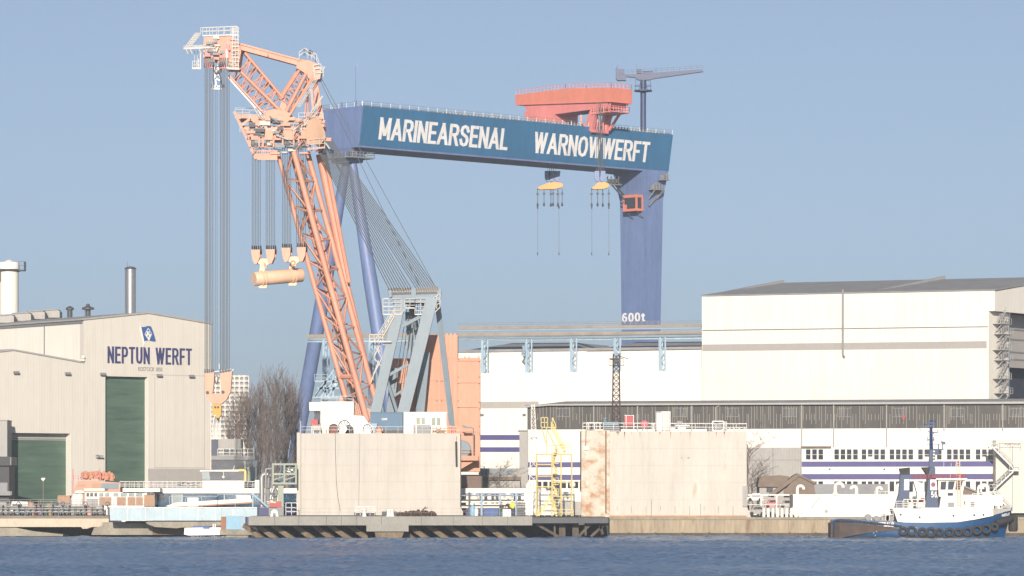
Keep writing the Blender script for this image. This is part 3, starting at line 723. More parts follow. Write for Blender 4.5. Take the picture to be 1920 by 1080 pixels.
for i, y in enumerate((608, 627, 657, 676, 711, 738)):
    mb = MB(); z = HC + (HY - y) / FPX * 738; v0 = 1.6 + (i % 2) * .6
    q = ft(WT - NOT_, v0, z)
    mb.prism([q, q + ft.t * 1.7, q + ft.t * 1.7 + V((0, 0, .12)), q + V((0, 0, .12))], ft.n * 5)
    mb.bar(q + ft.n * 1 + ft.t * 1.6, q + ft.n * 1 - V((0, 0, 1.6)), .15); mb.bar(q + ft.n * 4 + ft.t * 1.6, q + ft.n * 4 - V((0, 0, 1.6)), .15)
    mb.rail([q + ft.t * 1.65, q + ft.t * 1.65 + ft.n * 5], 1.2, 1.0, .05)
    mb.stair(q + ft.t * .8 + ft.n * .6, q + ft.t * .8 + ft.n * 4.2 + V((0, 0, 3.2)) if i else q + ft.t * .8 + ft.n * 3 + V((0, 0, 2.4)), .6, 8, ft.t, r=.03)
    t.part('access_platform', mb, m_greywall)

# middle white hall, behind the light blue crane runway
ML = (P(850, 661, 797).x, 797.0); MR = (P(1319, 653, 775).x, 775.0)
fm = Frame(ML, (MR[0] - ML[0], MR[1] - ML[1])); WM = math.hypot(MR[0] - ML[0], MR[1] - ML[1])
zm = fm.hit(1100, 657)[1]
t = T('long_white_hall', 'long white hall with dark low roof behind the light blue crane runway', 'hall', fm(WM / 2, 0, ZQ), fm.ang)
mb = MB(fm); mb.box(0, WM, 0, 30, ZQ, zm); t.part('wall', mb, m_clad)
mb = MB()
for x0, xa, x1, ya in ((858, 960, 1080, 640.5), (1100, 1195, 1322, 638.5)):
    mb.prism([fm.W(x0, 659, -.2), fm.W(xa, ya + 3, 10), fm.W(x1, ya + 2, 10), fm.W(x1 + 8, 655, -.2)], fm.n * 18)
mb.box(*(0, 0, 0, 0, 0, 0)) if False else None
for a, b in (((852, 659.5), (1326, 653)),): mb.prism([fm.W(a[0], a[1] - 3.5, -.3), fm.W(b[0], b[1] - 3.5, -.3), fm.W(b[0], b[1] + 1.4, -.3), fm.W(a[0], a[1] + 1.4, -.3)], fm.n * 31)
t.part('roof', mb, m_roof)
BL = (P(899, 699, 789).x, 789.0); BR = (P(1319, 696, 771.5).x, 771.5)
fk = Frame(BL, (BR[0] - BL[0], BR[1] - BL[1])); WK = math.hypot(BR[0] - BL[0], BR[1] - BL[1]); zk = fk.hit(1100, 697.5)[1]
t = T('white_flat_block', 'white flat roofed block with two violet stripes below the crane runway', 'building', fk(WK / 2, 0, ZQ), fk.ang)
mb = MB(fk); mb.box(0, WK, 0, 7, ZQ, zk); t.part('wall', mb, m_clad)
band(t, fk, 'grey_band', 899.5, 1010, 753.5, 766, m_band, .03, yc=752.5, yd=765)
band(t, fk, 'violet_stripe', 899.5, 1010, 815.5, 825, m_stripe, .03); band(t, fk, 'violet_stripe', 899.5, 1010, 838.5, 847.5, m_stripe, .03)
for px in (903, 982):
    mb = MB(fk); mb.pbox(px - 2.5, px + 2.5, 775.5, 779, -.5, -.003); t.part('wall_lamp', mb, m_greybox)

# crane runway in light blue
fwo = fm.o - fm.n * 3.2
fw = Frame((fwo.x, fwo.y), (fm.t.x, fm.t.y))
t = T('crane_runway', 'light blue elevated crane runway on latticed columns over the white halls', 'crane runway', fw(60, 0, 25), fw.ang)
def wline(x0, x1, ya, yb, h, v0, v1, mm, name):
    mb = MB(); mb.prism([fw.W(x0, ya, v0), fw.W(x1, yb, v0), fw.W(x1, yb + h, v0), fw.W(x0, ya + h, v0)], fw.n * (v1 - v0)); t.part(name, mb, mm)
m_railtop = mat('brownish runway rail', (.30, .25, .21), .8, var=.2)
wline(575, 1318, 627.2, 620.5, 6.5, 0, .9, m_railtop, 'rail_girder'); wline(575, 1318, 634, 627.3, 4.2, .05, .8, m_lblue, 'rail_flange')
wline(858, 1318, 613, 608, 5, 5, 5.8, m_railtop, 'rail_girder'); wline(858, 1318, 618.3, 613.2, 3.2, 5.05, 5.7, m_lblue, 'rail_flange')
wline(575, 1318, 638.6, 632, 3.4, .3, .5, m_paleblue, 'web_plate')
mb = MB(); mb.rail([fw.W(858, 640, -.6), fw.W(1318, 633.5, -.6)], 1.0, 2.2, .05); mb.rail([fw.W(858, 612.6, 4.8), fw.W(1318, 607.6, 4.8)], .7, 1.2, .06); t.part('walkway_rail', mb, m_greybox)
for px in (612, 698, 909.5, 992, 1076, 1158, 1242.5):
    y0 = 634 - (px - 575) / 743 * 6.5
    for dx in (-6.5, 6.5):
        pass
    a0 = fw.W(px - 4.8, y0 + 3, 0); a1 = fw.W(px + 4.8, y0 + 3, 0); zb = fw.hit(px, 760)[1]
    mb = MB(); mb.bar(a0, V((a0.x, a0.y, zb)), .36, .5); mb.bar(a1, V((a1.x, a1.y, zb)), .30, .5)
    n = 9
    for i in range(n):
        za, zb2 = a0.z + (zb - a0.z) * i / n, a0.z + (zb - a0.z) * (i + 1) / n
        p0, p1 = (a0, a1) if i % 2 else (a1, a0)
        mb.bar(V((p0.x, p0.y, za)), V((p1.x, p1.y, zb2)), .14)
    mb.bar(a0 + fw.n * .35, V((a0.x, a0.y, zb)) + fw.n * .35, .9, .05)
    t.part('column', mb, m_lblue)
mb = MB(); mb.pipe([fw.W(981, 648, -1), fw.W(983, 658, -1), fw.W(979, 663, -1), fw.W(984, 668, -1)], .3, 6); t.part('bracket', mb, m_lblue)

# ------------------------------------------------------------------ long low workshop with the dark glazing band
HL = (P(988, 760, 718).x, 718.0); HR = (P(1930, 755, 700).x, 700.0)
fh = Frame(HL, (HR[0] - HL[0], HR[1] - HL[1])); WH = math.hypot(HR[0] - HL[0], HR[1] - HL[1]) + 8
zroof = fh.hit(1450, 756)[1]; zb0 = fh.hit(1450, 804)[1]
t = T('long_workshop', 'long low white workshop with dark corrugated upper band, windows and violet stripes', 'workshop', fh(WH / 2, 0, ZQ), fh.ang)
mb = MB(fh); mb.box(0, WH, .25, 22, ZQ, zb0); t.part('wall', mb, m_clad)
mb = MB(fh); mb.box(0, WH, 0.4, 22, zb0 + .003, zroof - .3); t.part('corrugated_band', mb, m_greydark)
mb = MB()
def Hq(x, y, v=0): return fh.W(x, y, v)
mb.prism([Hq(986, 761.5, -.4), Hq(1030, 757.5, -.4), Hq(1932, 752.8, -.4), Hq(1932, 756.8, -.4), Hq(1030, 760.5, -.4), Hq(986, 764, -.4)], fh.n * 1.0); t.part('eave', mb, m_roofl)
mb = MB()
mb.prism([Hq(987, 761, 0), Hq(1060, 752.5, 4), Hq(1932, 747.5, 4), Hq(1932, 753, 0)], fh.n * 14)
mb.prism([fh(-.4, .05, zroof - .28), fh(WH, .05, zroof - .28), fh(WH, .05, zroof - .05), fh(-.4, .05, zroof - .05)], fh.n * 22)
t.part('roof', mb, m_roof)
mb = MB()
for px in (1113, 1195, 1297, 1503, 1563, 1662, 1770, 1880):
    u = fh.hit(px, 780)[0]; z1 = zroof - .3; z0 = fh.hit(px, 808 if px not in (1503, 1563, 1662) else 838)[1]
    mb.tube(fh(u, .12, z0), fh(u, .12, z1), .13, n=6)
u = fh.hit(1342, 790)[0]; mb.path([fh(u, .1, fh.hit(1342, 808)[1]), fh(u, .1, fh.hit(1342, 764)[1]), fh(u + .7, .1, fh.hit(1342, 760)[1])], .11)
t.part('downpipe', mb, m_greywall)
rr = random.Random(3); mb = MB(fh)
px = 990
while px < 1930:
    px += rr.uniform(3, 8); u = fh.hit(px, 780)[0]; y0 = 761 if rr.random() < .6 else 776
    mb.box(u - .05, u + .05, .26, .42, fh.hit(px, rr.choice((803, 803, 795, 788)))[1], fh.hit(px, y0)[1])
t.part('glazing_bar', mb, mat('dusty glazing bar', (.24, .225, .205), .7))
m_frame = mat('faded window frame', (.24, .22, .195), .7, var=.1)
for px in (1055, 1275, 1372, 1480, 1583, 1685, 1795, 1906):
    u, zc = fh.hit(px, 773); mb = MB(fh)
    for i in range(5): mb.box(u - 1.3 + i * .62, u - 1.22 + i * .62, .26, .36, zc - .85, zc + .8)
    mb.box(u - 1.3, u + 1.26, .25, .36, zc + .72, zc + .82); mb.box(u - 1.3, u + 1.26, .25, .36, zc - .88, zc - .78)
    w_ = t.part('window', mb, m_frame)
    mb = MB(fh); mb.box(u - 1.22, u + 1.18, .32, .38, zc - .78, zc + .72); t.part('pane', mb, m_dark, parent=w_)
mb = MB(fh); mb.pbox(1692, 1696, 779, 788, .1, .35); t.part('red_flag', mb, m_red)
# offices: window groups, stripes
x = 1510.0
gi = 0
for g0, ncol, off in ((1511, 3, 0), (1564.3, 4, 0), (1615.5, 4, 0), (1668, 4, 0), (1721.5, 4, 0), (1775.5, 4, 0), (1829.5, 3, 0)):
    for i in range(ncol):
        px = g0 + i * 11.75
        short = (g0, i) in ((1615.5, 1), (1721.5, 1), (1829.5, 1))
        mb = MB(fh); mb.pbox(px, px + 8.6, 842.5, 861.5 if not short else 856, .16, .245); w_ = t.part('window', mb, m_glass)
        mb = MB(fh); u0, z0 = fh.hit(px, 842); u1, z1 = fh.hit(px + 8.6, 861.5)
        mb.box(u0 - .1, u0, .12, .24, z1, z0); mb.box(u1, u1 + .1, .12, .24, z1, z0); mb.box(u0 - .1, u1 + .1, .12, .24, z1 - .1, z1); mb.box(u0, u1, .14, .158, (z0 * .45 + z1 * .55), (z0 * .45 + z1 * .55) + .06)
        t.part('frame', mb, m_white, parent=w_)
        mb = MB(fh); mb.pbox(px, px + 8.6, 902.5, 922, .16, .245); t.part('window', mb, m_glass)
for px in (1007, 1018.5, 1030, 1041.5, 1053, 1064.5, 1076, 1087):
    mb = MB(fh); mb.pbox(px, px + 8.2, 903, 918, .16, .245); t.part('window', mb, m_glass)
for ya, yb in ((865, 875), (888.5, 898.8)):
    mb = MB(fh); mb.pbox(1503.5, 1866, ya, yb, .19, .247); t.part('violet_stripe', mb, m_stripe)
    mb = MB(fh); mb.pbox(989, 1120, ya + 1.5, yb + 1.2, .19, .247); t.part('violet_stripe', mb, m_stripe)
mb = MB(fh); mb.pbox(1395, 1502, 839, 960, .1, .247); pn = t.part('grey_sliding_door', mb, m_greywall)
mb = MB(fh); mb.pbox(1448.5, 1450, 839, 900, .03, .1); mb.pbox(1501.5, 1503, 838, 900, .03, .24); mb.pbox(1395, 1502, 862, 863, .05, .1); t.part('door_joint', mb, m_greybox, parent=pn)
m_stain = mat('rust stained render', (.76, .72, .65), .75, var=.10, sc=.4, zs=1.2, rust=.22, rustsc=.25, rustcol=(.58, .44, .28))
mb = MB(fh); mb.pbox(1400, 1562, 808, 838, .225, .2475); t.part('stained_patch', mb, m_stain)
mb = MB(fh); mb.pbox(1503, 1558, 836.5, 839.5, -.3, .24); t.part('canopy', mb, m_roofbrown)
for px, py in ((1555.5, 879), (1658, 879)):
    mb = MB(fh); mb.pbox(px - 1.5, px + 1.5, py - 1.2, py + 1.2, -.2, .24); t.part('wall_lamp', mb, m_greybox)
# grey annex at the left end of the workshop
fg = FY(716)
t = T('grey_lean_to', 'narrow pale grey clad block on the workshop corner behind the ladder mast', 'annex', fg.W(980, 960))
mb = MB(fg); mb.pbox(974, 990, 808, 958, 0, 9); t.part('wall', mb, m_greywall)
mb = MB(fg); mb.pbox(971.5, 990, 805.5, 808, -.3, 9.2); t.part('roof', mb, m_roofl)

# stair block at the far right
fs = FY(697)
t = T('stair_block', 'grey beige stair block with zigzag outside stairs and scrawled graffiti', 'stair block', fs.W(1895, 965))
mb = MB(fs); mb.pbox(1867, 1960, 824.5, 962, 0, 8); t.part('wall', mb, m_beige)
mb = MB(); mb.pipe([fs.W(x, y, -.05) for x, y in ((1884, 834), (1888, 830.5), (1889, 835), (1893, 832.5), (1896, 830), (1895, 835.5), (1899, 831), (1901, 835), (1905, 831.5), (1907, 835), (1912, 832))], .055, 5); t.part('graffiti', mb, m_dark)
mb = MB()
fl = [((1860, 838), (1900, 878)), ((1900, 884), (1862, 920)), ((1862, 922), (1899, 962))]
for (a, b) in fl:
    p0, p1 = fs.W(*a, -2.2), fs.W(*b, -2.2)
    if p0.z < p1.z: p0, p1 = p1, p0
    mb.stair(p0, p1, 1.1, 14, (0, 1, 0), r=.05)
for x0, x1, y in ((1855, 1873, 838), (1893, 1912, 881), (1855, 1868, 921)):
    a, b = fs.W(x0, y, -2.3), fs.W(x1, y, -2.3); mb.box(a.x, b.x, 697 - 2.3, 697, a.z - .25, a.z)
    mb.rail([a, b], 1.2, 1.0, .045)
mb.rail([fs.W(1857, 838, -2.3), fs.W(1916, 838, -2.3)], 1.4, 2.2, .04)
t.part('outside_stair', mb, m_steel)
mb = MB(fs); mb.pbox(1898, 1899, 836, 960, -.05, 0); t.part('wall_joint', mb, m_greybox)

# ------------------------------------------------------------------ gantry crane
G0 = P(680, 197, 900.0); G1 = P(1262, 253, 972.0)
fgan = Frame((G0.x, G0.y), (G1.x - G0.x, G1.y - G0.y)); GL = math.hypot(G1.x - G0.x, G1.y - G0.y)
zT = 98.0; zB = 88.9; INS = 1.55; GW = 14.5
t = T('gantry_crane', 'giant violet blue portal gantry crane with white lettering on its girder', 'gantry crane', fgan(GL / 2, 7, ZQ), fgan.ang)
B = fgan
mb = MB()
sec = lambda u, zb: [B(u, 0, zT), B(u, GW, zT), B(u, GW - INS, zb), B(u, INS, zb)]
mb.prism(sec(0.3, zB), fgan.t * (GL - .3)); gird = t.part('girder', mb, m_gbeam)
mb = MB(); mb.prism(sec(0, zB), fgan.t * .3); t.part('girder_end', mb, m_gblue, parent=gird, label='violet blue end plate of the girder')
mb = MB(); mb.prism([B(0, INS + .1, zB - .01), B(0, GW - INS - .1, zB - .01), B(0, GW - INS - .1, zB - .5), B(0, INS + .1, zB - .5)], fgan.t * GL); t.part('underside', mb, m_gblue)
def girder_hit(px, py):
    # point on the leaning front face
    v = 0
    for _ in range(6):
        u, z = fgan.hit(px, py, v); v = INS * (zT - z) / (zT - zB)
    return u, z
for body, x0, x1, yt, yb, zz_ in (('MARINEARSENAL', 711, 952.5, 0, 0, (90.55, 95.7)), ('WARNOWWERFT', 1004, 1219.5, 0, 0, (90.5, 95.6))):
    u0 = girder_hit(x0, 245)[0]; u1 = girder_hit(x1, 265)[0]
    vb = INS * (zT - zz_[0]) / (zT - zB); vt = INS * (zT - zz_[1]) / (zT - zB)
    o = B(u0, vb - .02, zz_[0]); mb = MB(); mb.text(body, o, fgan.t * (u1 - u0), B(u0, vt - .02, zz_[1]) - o, -fgan.n * .06, block=(.50, .145, .055)); t.part('lettering', mb, m_letter)
mb = MB()
mb.rail([B(0, .2, zT), B(GL, .2, zT)], 1.1, 3.0, .045); mb.rail([B(0.1, GW - .2, zT), B(GL, GW - .2, zT)], 1.1, 3.0, .045); mb.rail([B(.1, .2, zT), B(.1, GW - .2, zT)], 1.1, 3.0, .045)
t.part('guard_rail', mb, m_steel)
mb = MB()
for i in range(70):
    u = 26 + i * 1.1
    if u < GL - 4: mb.box(*(0,) * 6) if False else mb.bar(B(u, .45, zT), B(u, .45, zT + .75), .35)
mb.bar(B(0, .9, zT + .15), B(GL, .9, zT + .15), .35); mb.bar(B(0, GW - .9, zT + .15), B(GL, GW - .9, zT + .15), .35)
t.part('cable_tray', mb, m_greybox)
mb = MB(); q = B(.8, 3.4, zT); mb.tube(q, q + V((0, 0, 9.8)), .13, .06, 6); mb.tube(q, q + V((0, 0, 1.6)), .28, n=6); mb.bar(q + V((-.6, 0, 9.6)), q + V((.6, 0, 9.6)), .08); mb.tube(q + V((.5, 0, 9.6)), q + V((.5, 0, 10.5)), .05, n=4)
q = B(.8, 8.4, zT); mb.tube(q, q + V((0, 0, 1.5)), .22, n=6)
t.part('antenna_mast', mb, m_gblue)
# rigid box leg
def ring(z, u0, u1, w0, w1): return [B(u0, w0, z), B(u1, w0, z), B(u1, w1, z), B(u0, w1, z)]
rings = [ring(zB - .5, GL - 9.2, GL - .3, 1.6, 12.2), ring(81.2, GL - 8.4, GL - 2.0, 1.6, 10.6), ring(46, GL - 8.2, GL - 3.0, 1.6, 10.2), ring(ZQ, GL - 7.6, GL - 3.8, 1.6, 9.6)]
mb = MB(); q = [x for r_ in rings for x in r_]
fs_ = [(i * 4 + j, i * 4 + (j + 1) % 4, (i + 1) * 4 + (j + 1) % 4, (i + 1) * 4 + j) for i in range(3) for j in range(4)]
mb.add(q, fs_ + [(3, 2, 1, 0), (12, 13, 14, 15)]); leg = t.part('box_leg', mb, m_gblue)
# capacity lettering on the leg's left face
def legpt(w, z):
    for a, b in zip(rings, rings[1:]):
        if b[0].z <= z <= a[0].z:
            k = (a[0].z - z) / (a[0].z - b[0].z); p0 = a[0].lerp(b[0], k); p3 = a[3].lerp(b[3], k); return p0.lerp(p3, w)
zt6, zb6 = HC + (HY - 585.5) / FPX * 969, HC + (HY - 603.5) / FPX * 969
o = legpt(.97, zb6); mb = MB(); mb.text('600t', o - fgan.t * .03, legpt(.02, zb6) - o, legpt(.97, zt6) - o, -fgan.t * .06, block=(.62, .17, .12)); t.part('capacity_mark', mb, m_letter, parent=leg)
# operator cabin on the leg
q = legpt(.62, 79.6)
fc = Frame((q.x, q.y), (-fgan.n.x, -fgan.n.y))    # along the leg's left face
fc.t = -fgan.n; fc.n = fgan.t
mb = MB(); 
def fbx(a0, a1, b0, b1, c0, c1): mb.add([fc(x, y, z) for z in (c0, c1) for y in (b0, b1) for x in (a0, a1)], [(0, 2, 3, 1), (4, 5, 7, 6), (0, 1, 5, 4), (2, 6, 7, 3), (0, 4, 6, 2), (1, 3, 7, 5)])
fbx(0, 4.8, -2.4, -.01, 81.7, 82.4); fbx(0, 4.8, -2.4, -.01, 78.3, 78.9); fbx(0, .35, -2.4, -2.0, 78.9, 81.7); fbx(4.4, 4.8, -2.4, -2.0, 78.9, 81.7); fbx(0, .3, -.4, -.01, 78.9, 81.7); fbx(4.5, 4.8, -.4, -.01, 78.9, 81.7); fbx(0.35, 1.2, -2.4, -2.2, 78.9, 80)
cab = t.part('operator_cabin', mb, m_orangebright)
mb = MB(); fbx(.2, 4.6, -2.2, -.1, 78.95, 81.65); t.part('window', mb, m_glass, parent=cab)
mb = MB(); mb.bar(fc(.6, -1.8, 78.3), fc(1.4, -.02, 76.4), .16); mb.bar(fc(4.2, -1.8, 78.3), fc(5.0, -.02, 76.4), .16); t.part('strut', mb, m_dark, parent=cab)
# machinery platform near the top right of the leg
mb = MB(); zq = 84.6
for k_, (u0, u1, zq) in enumerate(((GL - 7.6, GL - 3.6, 83.6), (GL - 4.2, GL - 1.8, 86.2))):
    mb.prism([B(u0, 1.3, zq), B(u1, 1.3, zq), B(u1, -.6, zq), B(u0, -.6, zq)], (0, 0, .25)); mb.rail([B(u0, -.6, zq + .2), B(u1, -.6, zq + .2)], 1.2, 1.1, .06)
    for i in range(3 - k_): mb.prism([B(u0 + .4 + i * 1.2, .9, zq + .25), B(u0 + 1.2 + i * 1.2, .9, zq + .25), B(u0 + 1.2 + i * 1.2, 0, zq + .25), B(u0 + .4 + i * 1.2, 0, zq + .25)], (0, 0, 1.1 + .4 * (i % 2)))
mb.bar(B(GL - 7, -.5, 83.6), B(GL - 7.2, 1.5, 81.4), .3); mb.bar(B(GL - 4, -.5, 83.6), B(GL - 4.4, 1.5, 81.4), .3); mb.bar(B(GL - 4, 1.2, 82.6), B(GL - 7.6, 1.2, 79.6), .35)
t.part('machinery_platform', mb, m_greybox)
mb = MB(); q0 = P(1168, 342, 966)
for z in (83.6, 86): mb.bar(P(1136, 342, 964) * 1 + V((0, 0, z - 83.6)), P(1166, 346, 967) + V((0, 0, z - 83.6)), .35)
for px in (1139, 1146, 1153, 1160): mb.bar(P(px, 347, 965), P(px, 331, 965), .25)
mb.bar(P(1146, 345, 964.5), P(1169, 372, 967), .28); mb.bar(P(1152, 345, 964.5), P(1170, 366, 967), .28); mb.prism([P(1136, 346, 964), P(1166, 348, 964), P(1166, 348, 967), P(1136, 346, 967)], (0, 0, .35))
for px in (1143, 1150, 1157): mb.pipe([P(px, 343, 965), P(px, 336, 965)], .45, 6)
t.part('cable_platform', mb, m_dark)
# pendulum leg
hd = B(2.2, GW / 2, 0)
mb = MB(); mb.prism([B(-1.0, 4.2, zB - .5), B(5.0, 4.2, zB - .5), B(4.2, 4.8, zB - 3.8), B(-.2, 4.8, zB - 3.8)], fgan.n * 6); lh = t.part('leg_head', mb, m_gblue)
mb = MB(); mb.prism([B(-1.8, 2.8, zB - 2.9), B(6.2, 2.8, zB - 2.9), B(6.2, 11.6, zB - 2.9), B(-1.8, 11.6, zB - 2.9)], (0, 0, .3)); mb.rail([B(-1.8, 11.6, zB - 2.6), B(-1.8, 2.8, zB - 2.6), B(6.2, 2.8, zB - 2.6), B(6.2, 11.6, zB - 2.6)], 1.2, 1.2, .07); mb.prism([B(-.9, 3.4, zB - 2.6), B(1, 3.4, zB - 2.6), B(1, 4.1, zB - 2.6), B(-.9, 4.1, zB - 2.6)], (0, 0, 1.2))
t.part('head_platform', mb, m_greybox, parent=lh)
for s_, ln in ((1, 23.5), (-1, 20.0)):
    a = B(2.2, GW / 2 + s_ * .9, zB - 3.2); b = B(2.2, GW / 2 + s_ * ln, ZQ)
    mb = MB(); pts = [a.lerp(b, k) for k in (0, .12, .35, .65, .9, 1)]
    mb.pipe(pts, 1, 20, radii=[1.0, 1.25, 1.7, 1.7, 1.35, 1.1]); t.part('pendulum_leg', mb, m_gblue, smooth=True)
# service crane on the girder
q = fgan.W(1206, 240, 9); um = fgan.hit(1206, 240, 9)[0]; ys_ = q.y
mb = MB(); q = V((q.x, q.y, zT)); zm_ = HC + (HY - 147) / FPX * ys_; mb.tube(q, V((q.x, q.y, zm_)), .72, n=14); sc_ = t.part('service_crane_mast', mb, m_gdark, smooth=True)
mb = MB(); zp = HC + (HY - 171.5) / FPX * ys_; mb.lathe(V((q.x, q.y, zp)), [(2.3, 0), (2.3, .3), (.7, .3)], 16)
for i in range(12):
    a = i * math.pi / 6; e = V((math.cos(a), math.sin(a), 0)); mb.tube(q * 1 + V((0, 0, zp - q.z)) + e * 2.2, V((q.x, q.y, zp + 3.2)) + e * (2.2 if i % 2 else 1.2), .07, n=4)
mb.torus(V((q.x, q.y, zp + 1.4)), (0, 0, 1), 2.2, .06, 16, 4)
t.part('ring_platform', mb, m_gdark, parent=sc_)
fj = FY(ys_)
mb = MB(fj); mb.pprism([(1157, 139), (1185, 139), (1230, 136), (1316, 130), (1319, 134), (1228, 147), (1214, 150), (1198, 150), (1190, 145), (1157, 142)], -.8, .8); t.part('service_crane_jib', mb, m_gdark, parent=sc_)
mb = MB(fj); mb.pbox(1157, 1174, 142.1, 150.5, -1.1, 1.1); t.part('counterweight', mb, m_gdark, parent=sc_)
for x0, x1, y0, y1, dv in ((1160, 1171, 129, 139, .9), (1155, 1157, 127, 148, .9), (1194, 1203, 129.5, 137, .7), (1205, 1225, 133, 137, .6)): mb = MB(fj); mb.pbox(x0, x1, y0, y1, -dv, dv); t.part('winch_house', mb, m_gdark, parent=sc_)
mb = MB()
mb.bar(fj.W(1157.5, 139, 0), fj.W(1157.5, 122, 0), .2); mb.bar(fj.W(1193.5, 136, 0), fj.W(1193.5, 120, 0), .1); t.part('aerial', mb, m_gdark, parent=sc_)
mb = MB(fj); mb.rail([fj.W(1174, 139, -.8), fj.W(1230, 136, -.8), fj.W(1318, 130, -.8)], 1.0, 1.5, .05); t.part('jib_rail', mb, m_gdark, parent=sc_)

# trolley riding across the girder
u0, u1 = 74.2, 81.5; wA, wB = -8.2, 26.0
z2, z1, z0 = 107.1, 103.6, 101.6
def BT(u, w, z):
    return B(u, w, z + 1.75 * (w + 8) / 34 * min(1, max(0, (z - zT) / (z1 - zT))))
t = T('girder_trolley', 'red orange hoist trolley riding on top of the blue girder', 'crane trolley', B((u0 + u1) / 2, 7, zT), fgan.ang)
mb = MB()
mb.prism([BT(u0, wA, z1), BT(u0, wB, z1), BT(u0, wB, z2 - 1.0), BT(u0, 8, z2 + .15), BT(u0, wA, z2)], fgan.t * (u1 - u0)); t.part('machinery_house', mb, m_orangebright)
mb = MB(); mb.prism([BT(u0 - .12, wA - .1, z1 - .1), BT(u0 - .12, wB + .1, z1 - .1), BT(u0 - .12, wB + .1, z1 + .1), BT(u0 - .12, wA - .1, z1 + .1)], fgan.t * (u1 - u0 + .24)); t.part('house_skirt', mb, m_redpink)
mb = MB(); mb.rail([BT(u0 + .1, wB - .1, z2 - 1), BT(u0 + .1, 8, z2 + .15), BT(u0 + .1, wA + .1, z2), BT(u1 - .1, wA + .1, z2), BT(u1 - .1, 8, z2 + .15), BT(u1 - .1, wB - .1, z2 - 1)], 1.15, 1.3, .055); t.part('roof_rail', mb, m_redpink)
mb = MB(); mb.prism([BT(u0 + .4, wA + 1.5, z1 - .1), BT(u0 + .4, wB - 2.5, z1 - .1), BT(u0 + .4, wB - 5, z0 - .6), BT(u0 + .4, wA + 2, z0 + .6)], fgan.t * (u1 - u0 - .8)); t.part('cross_girder', mb, m_redpink)
mb = MB(); mb.prism([BT(u0 + .5, 19.1, z0 + .6), BT(u0 + .5, 23.5, z0 + .6), BT(u0 + .5, 22, 99.8), BT(u0 + .5, 21.6, zT + .1), BT(u0 + .5, 19.1, zT + .1)], fgan.t * (u1 - u0 - 1)); t.part('trolley_leg', mb, m_redpink)
mb = MB(); mb.prism([BT(u0 + .3, 12.2, z0 + .2), BT(u0 + .3, 19, z0 + .2), BT(u0 + .3, 19, zT + 1.0), BT(u0 + .3, 12.2, zT + 1.0)], fgan.t * 8.2); t.part('winch_box', mb, m_redpink)
mb = MB()
for u in (u0 + .6, u1 - 1.6):
    mb.prism([BT(u, -.4, z0 + .6), BT(u, -3.0, z0 + .6), BT(u, -1.6, zT + 2), BT(u, -.6, zT - 1.2), BT(u, 1.4, zT - .6), BT(u, 1.0, zT + 2)], fgan.t * 1.0)
mb.bar(BT(u0 + 1, .5, zT + .8), BT(u1 - 1, .5, zT + .8), .9); mb.bar(BT(u0 + .8, -.4, zT - 1), BT(u1 - .8, -.4, zT - 1), .8)
for k in range(5): mb.bar(BT(u0 + 1.4 + k * 1.1, -.5, zT - .8), BT(u0 + 1.6 + k * 1.0, -.8, zT + 2.6), .35)
mb.bar(BT(u0 - .2, .3, zT - .2), BT(u0 - 1.8, .6, zT + .8), .5); mb.bar(BT(u0 - 1.8, .6, zT + .5), BT(u0 - 1.8, .6, zT + 2.6), .5); mb.bar(BT(u1 - .8, -1, zT - .6), BT(u1 - .2, -4.6, z0 + .2), .5)
t.part('hoist_leg', mb, m_redpink)
mb = MB()
q = [BT(u0 + .4, -.8, z0 - .9), BT(u0 + .4, wA + .6, z0 - .4), BT(u1 - .4, wA + .6, z0 - .4), BT(u1 - .4, -.8, z0 - .9)]
mb.prism(q, (0, 0, .28)); mb.rail([x + V((0, 0, .2)) for x in q], 1.3, .9, .08)
for w_ in (-7.2, -5, -3): mb.bar(BT(u0 + .6, w_, z0 - .6), BT(u0 + .6, w_, z1), .25); mb.bar(BT(u1 - .6, w_, z0 - .6), BT(u1 - .6, w_, z1), .25)
t.part('hoist_platform', mb, m_redpink)
hk = []
for (px, w_, yb, n_) in ((1034, 9.0, 322, 8), (1125.5, -4.6, 322, 8)):
    uu = fgan.hit(px, 300, w_)[0]; bq = B(uu, w_, 0); zb_ = HC + (HY - yb) / FPX * bq.y; hk.append((bq, zb_))
    mb = MB(); ztop = z1 if w_ < 0 else zB - .4
    for k in range(n_):
        q = B(uu + (k % 4 - 1.5) * .62, w_ + (k // 4 - .5) * .8, 0); mb.tube(V((q.x, q.y, zb_)), V((q.x, q.y, ztop)), .05, n=4)
    mb.tube(V((bq.x, bq.y, zb_ + 3)), V((bq.x, bq.y, ztop)), .12, n=6)
    t.part('hoist_rope', mb, m_rope)
